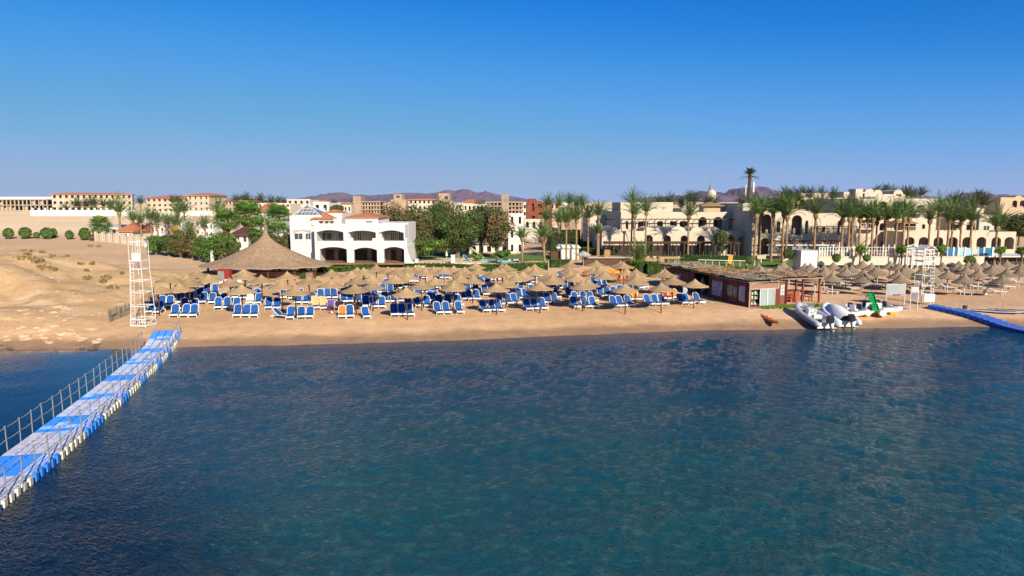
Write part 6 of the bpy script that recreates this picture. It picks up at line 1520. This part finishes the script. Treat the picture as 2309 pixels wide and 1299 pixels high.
# rough pale rock breaking through the bluff
random.seed(61)
m_ = MB().use(mat('pale_rock', (.76,.55,.35), .95, .3, 1.2, .8, col2=(.56,.38,.23))); cnt = 0
while cnt < 70:
    px, py = random.uniform(0,235), random.uniform(690,772)
    if random.random() < .35: px, py = random.uniform(0,250), random.uniform(600,770)
    p = G(px, py)
    if p.z < .1: continue
    s = random.uniform(.08,.30)*(1 if py > 690 else .6); rows = []; n = 9
    for j in range(6):
        t_ = math.pi*j/5; rows.append([])
        for k in range(n):
            v = Vector((math.sin(t_)*math.cos(k*2*math.pi/n), math.sin(t_)*math.sin(k*2*math.pi/n), math.cos(t_))); q = 1+.5*noise.noise(v*1.7+Vector((cnt,0,0)))
            rows[-1].append((p.x+v.x*s*1.9*q, p.y+v.y*s*1.1*q, p.z+v.z*s*.55*q-s*.12))
    m_.grid(rows, True); cnt += 1
o = m_.build('rock_rubble', None); tag(o, 'pale broken rock scattered over the sandy bluff', None, None, 'stuff')
m_ = MB().use(mat('dark_rock', (.13,.10,.08), .9, .4, 2, .8)); cnt = 0
while cnt < 40:
    px, py = random.choice([random.uniform(-5,30), random.uniform(180,235)]), random.uniform(776,788)
    p = onz(px, py, 0); s = random.uniform(.10,.28); rows = []; n = 8
    for j in range(5):
        t_ = math.pi*j/4; rows.append([(p.x+math.sin(t_)*math.cos(k*2*math.pi/n)*s*random.uniform(1.3,1.9), p.y+math.sin(t_)*math.sin(k*2*math.pi/n)*s, p.z+.05+math.cos(t_)*s*.6) for k in range(n)])
    m_.grid(rows, True); cnt += 1
o = m_.build('shore_rocks', None); tag(o, 'dark wet stones along the waterline left of the pontoon', None, None, 'stuff')

# things left on the sand among the front loungers
b = G(748,706); t = thing('swim_ring', 'red and pink swim ring on the sand left of the orange lounger', 'swim ring', b)
for k in range(8):
    m_ = MB(); m_.tube([(.26*math.cos(a),.26*math.sin(a),.09) for a in [k*math.pi/4+j*math.pi/16 for j in range(5)]], .085, 8, cap=False); m_.build('ring_segment', mat('ring_red',(.75,.05,.06),.4) if k%2 else mat('ring_pink',(.85,.55,.52),.4), t, smooth=True)
b = G(743,700); t = thing('beach_bag', 'dark beach bag standing behind the swim ring', 'bag', b)
m_ = MB(); m_.hexa([(-.26,-.13,0),(.26,-.13,0),(.26,.13,0),(-.26,.13,0),(-.20,-.07,.40),(.20,-.07,.40),(.20,.07,.40),(-.20,.07,.40)]); m_.build('body', mat('dark_canvas',(.05,.05,.07),.9,.2,4), t)
m_ = MB(); m_.tube([(-.12,0,.39),(-.10,0,.58),(.10,0,.58),(.12,0,.39)], .015, 5); m_.build('handles', mat('dark_canvas',(.05,.05,.07)), t)
for px, py, col, lab, nm in ((749,690,(.16,.10,.50),'purple towel hung below the parasol left of the orange lounger','x'),(764,694,(.62,.42,.30),'striped orange-brown towel draped behind the orange lounger','y'),(788,697,(.70,.50,.40),'patterned pinkish towel hanging behind the blue lounger beside the orange one','z')):
    b = G(px, py+8); t = thing('hanging_towel', lab, 'towel', b, TH)
    m_ = MB(); rows = [[(-.38+.76*i/8, .05*math.sin(i*1.7+j*.4)-.05*j/5, .95-.62*j/5-.03*math.cos(i*2)) for i in range(9)] for j in range(6)]; m_.grid(rows); o = m_.build('cloth', mat('towel_'+nm, col, .95, .35, 6, stretch=(4,1,1)), t, smooth=True); q = o.modifiers.new('s','SOLIDIFY'); q.thickness = .02
    m_ = MB(); m_.tube([(-.42,0,.95),(.42,0,.95)], .02, 5); m_.tube([(-.40,0,0),(-.40,0,.95)], .02, 5); m_.tube([(.40,0,0),(.40,0,.95)], .02, 5); m_.build('rack', WPAINT, t)
# ================================================================ town behind the plain
def slab(name, label, pxl, pxr, pyt, pyb, Y, wm, roof=None, rows=2, cols=5, th=0, D=12, cat='house', arch=False, roofh=1.1, pw=.45, flatroof=True, group=None, Yr=None):
    """house with real window openings; front between two pixel columns (th from the two depths)"""
    a = at(pxl, pyb, Y); b = at(pxr, pyb, Yr or Y); th = math.atan2(b.y-a.y, b.x-a.x); W_ = math.hypot(b.x-a.x, b.y-a.y); zt = at(pxl, pyt, Y).z
    pw = min(pw, .55); g = H(a.x, a.y); z0 = min(g, a.z)-.5; t = thing(name, label, cat, (a.x, a.y, g), 0, group); O = (a.x, a.y, 0)
    m_ = MB().use(wm); ops = []; hz = (zt-a.z)/rows
    for r in range(rows):
        zl = a.z+r*hz if r else z0; zh = a.z+(r+1)*hz; ops = []
        for c in range(cols):
            cw = W_/cols; u = (c+.5)*cw; w_ = cw*pw/2; b0 = a.z+r*hz
            ops.append((u-w_, u+w_, b0+hz*.25, b0+hz*(.62 if arch else .75), b0+hz*.78 if arch else b0+hz*.75))
        arch_wall(m_, O, th, 0, W_, zl, zh, ops, .5, 6)
    obox(m_, O, th, 0, W_, 1.6, D, z0, zt-.3); obox(m_, O, th, 0, .4, .502, 1.598, z0, zt-.01); obox(m_, O, th, W_-.4, W_, .502, 1.598, z0, zt-.01); obox(m_, O, th, .4, W_-.4, .502, 1.598, zt-.6, zt-.31)
    m_.build('wall', None, t, world=True)
    for r in range(rows):
        for c in range(cols):
            cw = W_/cols; u = (c+.5)*cw; w_ = cw*pw/2*.8; b0 = a.z+r*hz
            q = MB(); obox(q, O, th, u-w_, u+w_, 1.45, 1.58, b0+hz*.26, b0+hz*.72); q.build('window', mat('far_window',(.24,.21,.19),.3,.2,1) if random.random() < .6 else mat('brown_shutter',(.26,.17,.12),.7), t, world=True)
    if roof:
        q = MB(); cu, su = math.cos(th), math.sin(th)
        def P(u, d, w_): return (O[0]+u*cu-d*su, O[1]+u*su+d*cu, w_)
        e = .5; b_ = [P(-e,-e,zt),P(W_+e,-e,zt),P(W_+e,D+e,zt),P(-e,D+e,zt)]; i = min(W_,D)*.35
        tp = [P(i,D*.45,zt+roofh),P(W_-i,D*.45,zt+roofh),P(W_-i,D*.55,zt+roofh),P(i,D*.55,zt+roofh)]
        for k in range(4): q.face([b_[k],b_[(k+1)%4],tp[(k+1)%4],tp[k]])
        q.face(tp); q.face(b_[::-1]); obox(q, O, th, -e, W_+e, -e, D+e, zt-.35, zt-.01); q.build('roof', roof, t, world=True)
    return t
random.seed(21)
YEL = mat('yellow_cream_plaster',(.74,.62,.48),.9,.08,.3)
slab('hotel_block', 'long three-storey cream block with a thin terracotta roof, far left skyline', 119, 300, 437, 478, 262, YEL, TERRA, 3, 14, D=16, cat='far hotel', arch=True, roofh=.5, Yr=274)
slab('hotel_block', 'pale two-storey block with terracotta roof left of the tall cream block', 331, 428, 446, 480, 300, YEL, TERRA, 3, 8, D=14, cat='far hotel', roofh=1.0)
slab('hotel_block', 'tall cream block with a blank right wall and terracotta roof on the left skyline', 424, 473, 440, 478, 258, YEL, TERRA, 3, 4, D=16, cat='far hotel', roofh=.8, pw=.3)
slab('house', 'small cream house with sloping annex beside the tall cream block', 474, 498, 450, 480, 262, YEL, None, 2, 2, cat='far house')
slab('house', 'row of pinkish terrace houses under the skyline palms', 508, 580, 452, 478, 262, mat('pinkish_plaster',(.66,.50,.40),.9,.1,.5), TERRA, 2, 9, cat='far house', roofh=.6)
slab('house', 'low white house row right of the pinkish terrace', 582, 655, 458, 480, 240, CREAM2, None, 2, 7, cat='far house')
slab('house', 'pale flat-topped town house behind the glass pyramid', 648, 700, 449, 480, 255, CREAM2, None, 2, 4, cat='far house')
slab('house', 'white cube house with one dark window behind the villa roofs', 707, 742, 455, 482, 170, WHITE, None, 1, 2, cat='far house')
slab('house', 'low cream rooftops right of the round green tree', 742, 792, 462, 482, 230, CREAM2, None, 1, 6, cat='far house')
slab('house', 'long white building with pinkish lower roof behind the brownish feathery tree', 922, 982, 449, 475, 230, CREAM2, TERRA, 2, 6, cat='far house', roofh=.3)
slab('house', 'pale low building left of the concrete frame tower', 1045, 1092, 460, 478, 220, CREAM2, None, 1, 5, cat='far house')
slab('house', 'white far building right of the concrete frame tower', 1160, 1188, 458, 490, 240, CREAM2, None, 2, 3, cat='far house')
slab('house', 'cream arched-roof house below the red brick block', 1182, 1226, 494, 520, 150, CREAM2, None, 1, 3, cat='house', arch=True)
slab('house', 'white stepped building among the big trees with a small dark arch window', 1146, 1181, 481, 575, 122, WHITE, None, 3, 2, cat='house', D=8, pw=.3)
slab('house', 'low white house with deep shaded porch under the big trees', 1025, 1146, 546, 582, 124, WHITE, mat('grey_tile_roof',(.45,.40,.34),.9,.15,1.5), 1, 7, cat='house', D=8, roofh=1.0, pw=.75)
slab('house', 'white porch building behind the left of the big garden trees', 935, 1010, 548, 584, 126, WHITE, None, 1, 5, cat='house', D=7, pw=.7)
slab('house', 'white house with terracotta roof and round window left of the glass pyramid', 582, 616, 474, 545, 140, WHITE, TERRA, 3, 2, cat='house', D=9, roofh=1.5, pw=.25)
slab('house', 'plain white house wall partly in shadow left of the villa', 612, 650, 500, 575, 118, WHITE, None, 2, 2, cat='house', D=8, pw=.2)
slab('house', 'small house with dark tiled roof behind the boundary trees', 529, 560, 527, 552, 118, WHITE, WOOD, 1, 2, cat='house', D=6, roofh=1.2)
slab('house', 'white flat-roofed house behind the round bushes', 209, 247, 506, 530, 168, WHITE, None, 1, 3, cat='house', D=8, pw=.55)
slab('house', 'grey-white annex between the flat-roofed house and the terracotta roof', 247, 268, 512, 534, 166, mat('grey_white',(.60,.60,.60),.9), None, 1, 1, cat='house', D=8)
slab('house', 'white house with large sloping terracotta roof behind the picket fence', 270, 300, 520, 550, 158, WHITE, TERRA, 1, 3, cat='house', D=9, roofh=1.7)
for i, (a, b, tp, bt, Y, lab) in enumerate([(302,338,502,535,168,'white two-storey house behind the first grey-green palms'),(340,372,507,535,166,'white house with pinkish doors among the grey-green palms'),(376,412,498,532,170,'white house behind the orange flowering creeper'),(418,452,498,532,164,'cream house with small balcony behind the boundary trees'),(452,482,504,536,150,'white gabled house behind the bright boundary tree'),(300,330,478,500,200,'small cream house on the slope below the white wall'),(484,520,486,510,175,'cream garden wall house behind the fan palms')]):
    slab('house', lab, a, b, tp, bt, Y, WHITE if i not in (3,5,6) else CREAM2, None, 2 if bt-tp > 28 else 1, 3, cat='house', D=8, arch=i%2 == 0)
# flowering creeper
tree(394, 506, 158, 12, 530, 'orange flowering creeper on the white house wall', mat('orange_bloom',(.62,.30,.06),.8,.3,1,island=.3), n=1200, clumps=9, trunk=False, size=.2, name='flowering_creeper', cat='creeper')
# white retaining wall with pillars
t = thing('retaining_wall', 'long white retaining wall along the top of the sandy slope', 'wall', GY(180,250)); m_ = MB()
xa, xb = X(69,250), X(305,250); m_.box(xa,xb,250,250.6,Z(486,250)-1.5,Z(474,250)); m_.box(X(305,252)+.2,X(480,252),252,252.6,Z(484,252)-1.5,Z(477,252)); m_.build('wall', WHITE, t, world=True)
for k in range(17):
    x = lerp(xa+1,xb-1,k/16); m_ = MB(); m_.box(x-.3,x+.3,250.05,250.55,Z(474,250)+.002,Z(469,250)); m_.build('pillar', WHITE, t, world=True)
for k in range(12):
    px = 82+k*18; tree(px, 467, 253, 7, 474.5, 'clipped dark shrub above the white retaining wall, %s from the left' % ordi(k+1), LEAFD, 'shrubs above the retaining wall', n=260, clumps=4, trunk=False, size=.3, name='shrub', cat='shrub')
# white picket fence at the end of the plain
t = thing('picket_fence', 'white pillar fence with dark gaps between plain and white houses', 'fence', GY(260,143))
for k in range(22):
    px = lerp(216,326,k/21); Y = lerp(152,138,k/21); p = GY(px,Y); m_ = MB(); w_ = .28 if k%3 == 0 else .16; m_.box(p.x-w_,p.x+w_,Y,Y+.3,p.z-.3,p.z+(2.1 if k%3 == 0 else 1.8)); m_.build('pillar', STONE, t, world=True)
a, b = GY(216,152), GY(326,138); m_ = MB(); m_.bar(a+Vector((0,.5,.9)), b+Vector((0,.5,.9)), .08, 1.5); m_.build('infill', mat('dark_infill',(.14,.11,.11),.9), t, world=True)  # dark sheet filling the gaps between the pillars
t = thing('picket_fence', 'white posts with blue-grey screens under the boundary trees', 'fence', GY(420,115))
for k in range(12):
    px = lerp(335,485,k/11); Y = lerp(136,104,k/11); p = GY(px,Y); m_ = MB(); m_.box(p.x-.2,p.x+.2,Y-1,Y-.7,p.z-.3,p.z+2.0); m_.build('post', WPAINT, t, world=True)
a, b = GY(335,136), GY(485,104); m_ = MB(); m_.bar(a+Vector((0,-.4,.8)), b+Vector((0,-.4,.8)), .06, 1.4); m_.build('screen', mat('blue_grey_screen',(.06,.08,.14),.8), t, world=True)
# unfinished frames
def frame(label, pxl, pxr, pyt, pyb, Y, floors, bays, mt=CONC, depth=12, infill=.2, tower=None):
    a = at(pxl,pyb,Y); xb = X(pxr,Y); z1 = Z(pyt,Y); z0 = min(a.z, H(a.x,Y))-1; t = thing('unfinished_building', label, 'unfinished building', (a.x,Y,H(a.x,Y)))
    hz = (z1-a.z)/floors; m_ = MB().use(mt)
    for f in range(floors+1):
        z = a.z+f*hz; m_.box(a.x-.3,xb+.3,Y,Y+depth,z-.18,z+.18)
    m_.box(a.x,xb,Y+.2,Y+depth,z0,a.z-.19); m_.build('floor_slabs', None, t, world=True)
    cw = (xb-a.x)/bays
    for c in range(bays+1):
        for d in (.3,depth*.5): m_ = MB(); m_.box(a.x+c*cw-.22,a.x+c*cw+.22,Y+d,Y+d+.4,a.z+.18,z1-.18); m_.build('column', mt, t, world=True)
    for f in range(floors):
        for c in range(bays):
            if random.random() < infill: m_ = MB(); z = a.z+f*hz; m_.box(a.x+c*cw+.23,a.x+(c+1)*cw-.23,Y+.9,Y+1.2,z+.181,z+hz-.181 if random.random() < .6 else z+hz*.5); m_.build('infill_wall', random.choice([mt, BRICK if mt is BRICK else TAN]), t, world=True)
    m_ = MB(); m_.box(a.x+.3,xb-.3,Y+depth*.75,Y+depth*.8,a.z+.19,z1-.19); m_.build('shade_backing', mat('shadow_brown',(.20,.13,.09),.95), t, world=True)  # sheet behind the bays, interior shade put into its brown
    if tower:
        m_ = MB(); m_.box(X(tower[0],Y),X(tower[1],Y),Y-.3,Y+5,z0+1,Z(tower[2],Y)); m_.build('stair_core', tower[3] if len(tower) > 3 else mt, t, world=True)
    return t
frame('long unfinished pale concrete frame at the far left edge', -40, 108, 450, 475, 285, 2, 16, mat('pale_concrete',(.55,.46,.36),.9,.15,.5), infill=.35)
slab('house', 'white flat roofline behind the unfinished frame at the left edge', -60, 118, 444, 470, 330, WHITE, None, 1, 12, cat='far house', pw=.2)
frame('brown unfinished frame building behind the villa', 797, 856, 455, 482, 205, 3, 9, tower=(798,815,442))
frame('unfinished concrete tower building above the right of the big trees', 1098, 1178, 456, 492, 190, 4, 10, tower=(1131,1148,438,mat('tan_concrete',(.46,.36,.27),.95,.3,.6)), infill=.3)
frame('low unfinished brown frame among the palms', 1266, 1302, 466, 490, 170, 2, 4)
t = thing('tan_tower', 'square tan tower top right of the brown frame building', 'tower', GY(898,220)); m_ = MB(); m_.box(X(889,220),X(908,220),220,225,H(0,220)-1,Z(438,220)); m_.box(X(882,220),X(916,220),220.2,226,H(0,220)-1,Z(450,220)); m_.build('wall', mat('tan_tower',(.52,.38,.27),.95,.2,.5), t, world=True); m_ = MB(); m_.box(X(895,220),X(902,220),219.9,219.99,Z(446,220),Z(441,220)); m_.build('opening', DARK, t, world=True)  # opening is a dark plate on the wall, inner shade put into its colour
t = thing('tan_tower', 'square tan tower above the middle of the big garden trees', 'tower', GY(1002,200)); m_ = MB(); m_.box(X(990,200),X(1014,200),200,205,H(0,200)-1,Z(436,200)); m_.box(X(986,200),X(1020,200),200.2,206,H(0,200)-1,Z(453,200)); m_.build('wall', mat('tan_tower',(.52,.38,.27)), t, world=True); m_ = MB(); m_.box(X(1004,200),X(1011,200),199.9,199.99,Z(449,200),Z(442,200)); m_.build('opening', DARK, t, world=True)  # no hole here either: a dark plate carries the inner shade
# red brick shell
Y = 165; t = thing('brick_building', 'unfinished red brick block with dark square openings left of the palm group', 'unfinished building', GY(1216,Y)); m_ = MB().use(BRICK)
za, zb_, zc, zd = Z(512,Y)-2, Z(487,Y), Z(470,Y), Z(455,Y)
def bo(a, b, p0, p1): return (X(a,Y), X(b,Y), Z(p1,Y), Z(p0,Y), Z(p0,Y))
arch_wall(m_, (0,Y,0), 0, X(1188,Y), X(1245,Y), za, Z(478,Y), [bo(1200,1206,487,492),bo(1214,1222,480,485),bo(1230,1236,481,486)], .5)
arch_wall(m_, (0,Y,0), 0, X(1188,Y), X(1245,Y), Z(478,Y), Z(456,Y), [bo(1199,1204,459,476),bo(1213,1222,461,469),bo(1229,1236,462,469)], .5)
arch_wall(m_, (0,Y-.01,0), 0, X(1192,Y), X(1210,Y), Z(456,Y)+.003, Z(448,Y), [], 3)
m_.box(X(1188,Y),X(1245,Y),Y+4,Y+10,za,Z(458,Y)); m_.box(X(1188,Y),X(1188,Y)+.4,Y+.5,Y+4,za,Z(456,Y)-.01); m_.build('brick_shell', None, t, world=True)
for a, b, p0, p1 in ((1199,1204,459,476),(1213,1222,461,469),(1229,1236,462,469),(1214,1222,480,485)): q = MB(); q.box(X(a,Y)-.1,X(b,Y)+.1,Y+.6,Y+.7,Z(p1,Y)-.1,Z(p0,Y)+.1); q.build('opening_shade', DARK, t, world=True)  # sheets behind the brick holes, darkness inside painted on them
# pale water-tower-like dome with spike
Y = 195; t = thing('domed_tower', 'round cream dome with scaffold spike between the skyline palms', 'tower', GY(1601,Y)); zc = Z(440,Y); x = X(1602,Y)
m_ = MB(); m_.tube([(x,Y,H(x,Y)-1),(x,Y,zc)], .8, 10); m_.build('shaft', CREAM, t, world=True)
m_ = MB(); m_.ellip((x,Y,zc),(1.35,1.35,1.6),16,10); m_.build('dome', CREAM2, t, world=True, smooth=True)
m_ = MB(); m_.tube([(x-.4,Y,zc+1.2),(x-.3,Y,zc+2.6)], [.6,.35], 6); m_.tube([(x-.5,Y,zc+2.4),(x-.6,Y,zc+4.2)], [.12,.03], 5); m_.build('spike', mat('scaffold',(.30,.27,.20),.9), t, world=True)
# filler houses of the far town: each its own small block
random.seed(33); k = 0
spots = [(x, Y) for x, Y in zip([500,525,556,598,640,672,690,722,748,772,812,868,930,962,1000,1034,1062,1085,1170,1190,1250,1285,1320], [330,300,345,310,360,320,300,340,310,350,330,300,340,310,350,300,320,340,300,330,280,260,270])]
for px, Y in spots:
    w_ = random.uniform(12,20); tp = random.uniform(455,462); k += 1
    slab('town_house', 'small far town house low on the skyline, %s from the left' % ordi(k), px-w_, px+w_, tp, 474, Y, random.choice([CREAM2,WHITE,YEL,mat('pinkish_plaster',(.66,.50,.40))]), random.choice([None,None,TERRA]), 1, 4, cat='far house', D=10, roofh=1.2, group='small far town houses')
# ================================================================ mountains
def ridge(name, pts, Y0, depth, label, seed, col):
    xs_ = [at(p, 450, Y0+depth*.5).x for p, _ in pts]; env = [(x, max(0, at(CX, y, Y0+depth*.5).z)) for x, (_, y) in zip(xs_, pts)]
    n = 260; mrows = 30; rows = []; m_ = MB()
    for j in range(mrows+1):
        v = j/mrows; y = Y0+depth*v; bell = math.sin(math.pi*v)**.8; rows.append([])
        for i in range(n+1):
            x = lerp(xs_[0], xs_[-1], i/n); e = interp(x, env)
            nn = noise.fractal(Vector((x*.0022+seed, y*.0022, seed)), 1, 2.1, 5); rg = 1-abs(noise.noise(Vector((x*.006+seed, y*.004, seed*2))))*1.1-abs(noise.noise(Vector((x*.016+seed, y*.011, seed))))*.7
            k_ = bell**1.2 if abs(v-.5) > .04 else 1.0
            z = e*(k_*(.50+.5*rg+.28*nn) if abs(v-.5) > .04 else .94+.10*nn-.10*abs(noise.noise(Vector((x*.012, 0, seed)))))
            rows[-1].append((x, y+60*nn, min(z, e*(1.02))-30*(1-bell)))
    m_.grid(rows); o = m_.build(name, mat('desert_rock_'+name, col, .95, .3, .004, .0, detail=8), smooth=False); tag(o, label, None, None, 'structure')
RC = (.19,.125,.185)
ridge('mountains', [(640,456),(680,447),(720,440),(745,434),(770,433),(800,438),(830,440),(870,436),(900,433),(940,430),(960,434),(985,432),(1000,428),(1012,425),(1025,428),(1045,424),(1060,428),(1080,433),(1095,430),(1120,436),(1150,441),(1180,446),(1230,456)], 6500, 1800, 'hazy purple mountain range behind the town', 3.3, RC)
ridge('mountains', [(1400,456),(1440,447),(1480,442),(1510,441),(1560,436),(1580,428),(1590,430),(1605,438),(1615,436),(1622,432),(1630,437),(1640,438),(1655,427),(1668,423),(1690,424),(1700,421),(1712,424),(1730,432),(1750,440),(1780,446),(1840,456)], 4200, 1500, 'reddish purple mountains behind the hotel', 7.7, (.25,.12,.12))
ridge('mountains', [(1880,456),(1960,438),(2020,434),(2060,438),(2110,447),(2150,447),(2180,438),(2195,433),(2205,430),(2220,434),(2240,439),(2260,437),(2290,442),(2330,446),(2400,456)], 5800, 1600, 'blue-purple mountains at the right', 12.1, RC)
# ================================================================ haze
m_ = MB(); m_.box(-9000,9000,-300,11000,-6,420); m = bpy.data.materials.new('haze_air'); m.use_nodes = True; nt = m.node_tree
for q in list(nt.nodes):
    if q.type == 'BSDF_PRINCIPLED': nt.nodes.remove(q)
pv = nt.nodes.new('ShaderNodeVolumePrincipled'); pv.inputs['Color'].default_value = (.78,.86,1,1); pv.inputs['Density'].default_value = 2.8e-5; pv.inputs['Anisotropy'].default_value = .2
nt.links.new(pv.outputs[0], nt.nodes['Material Output'].inputs['Volume'])
hz = m_.build('haze', m); tag(hz, 'thin desert haze', None, None, 'stuff')
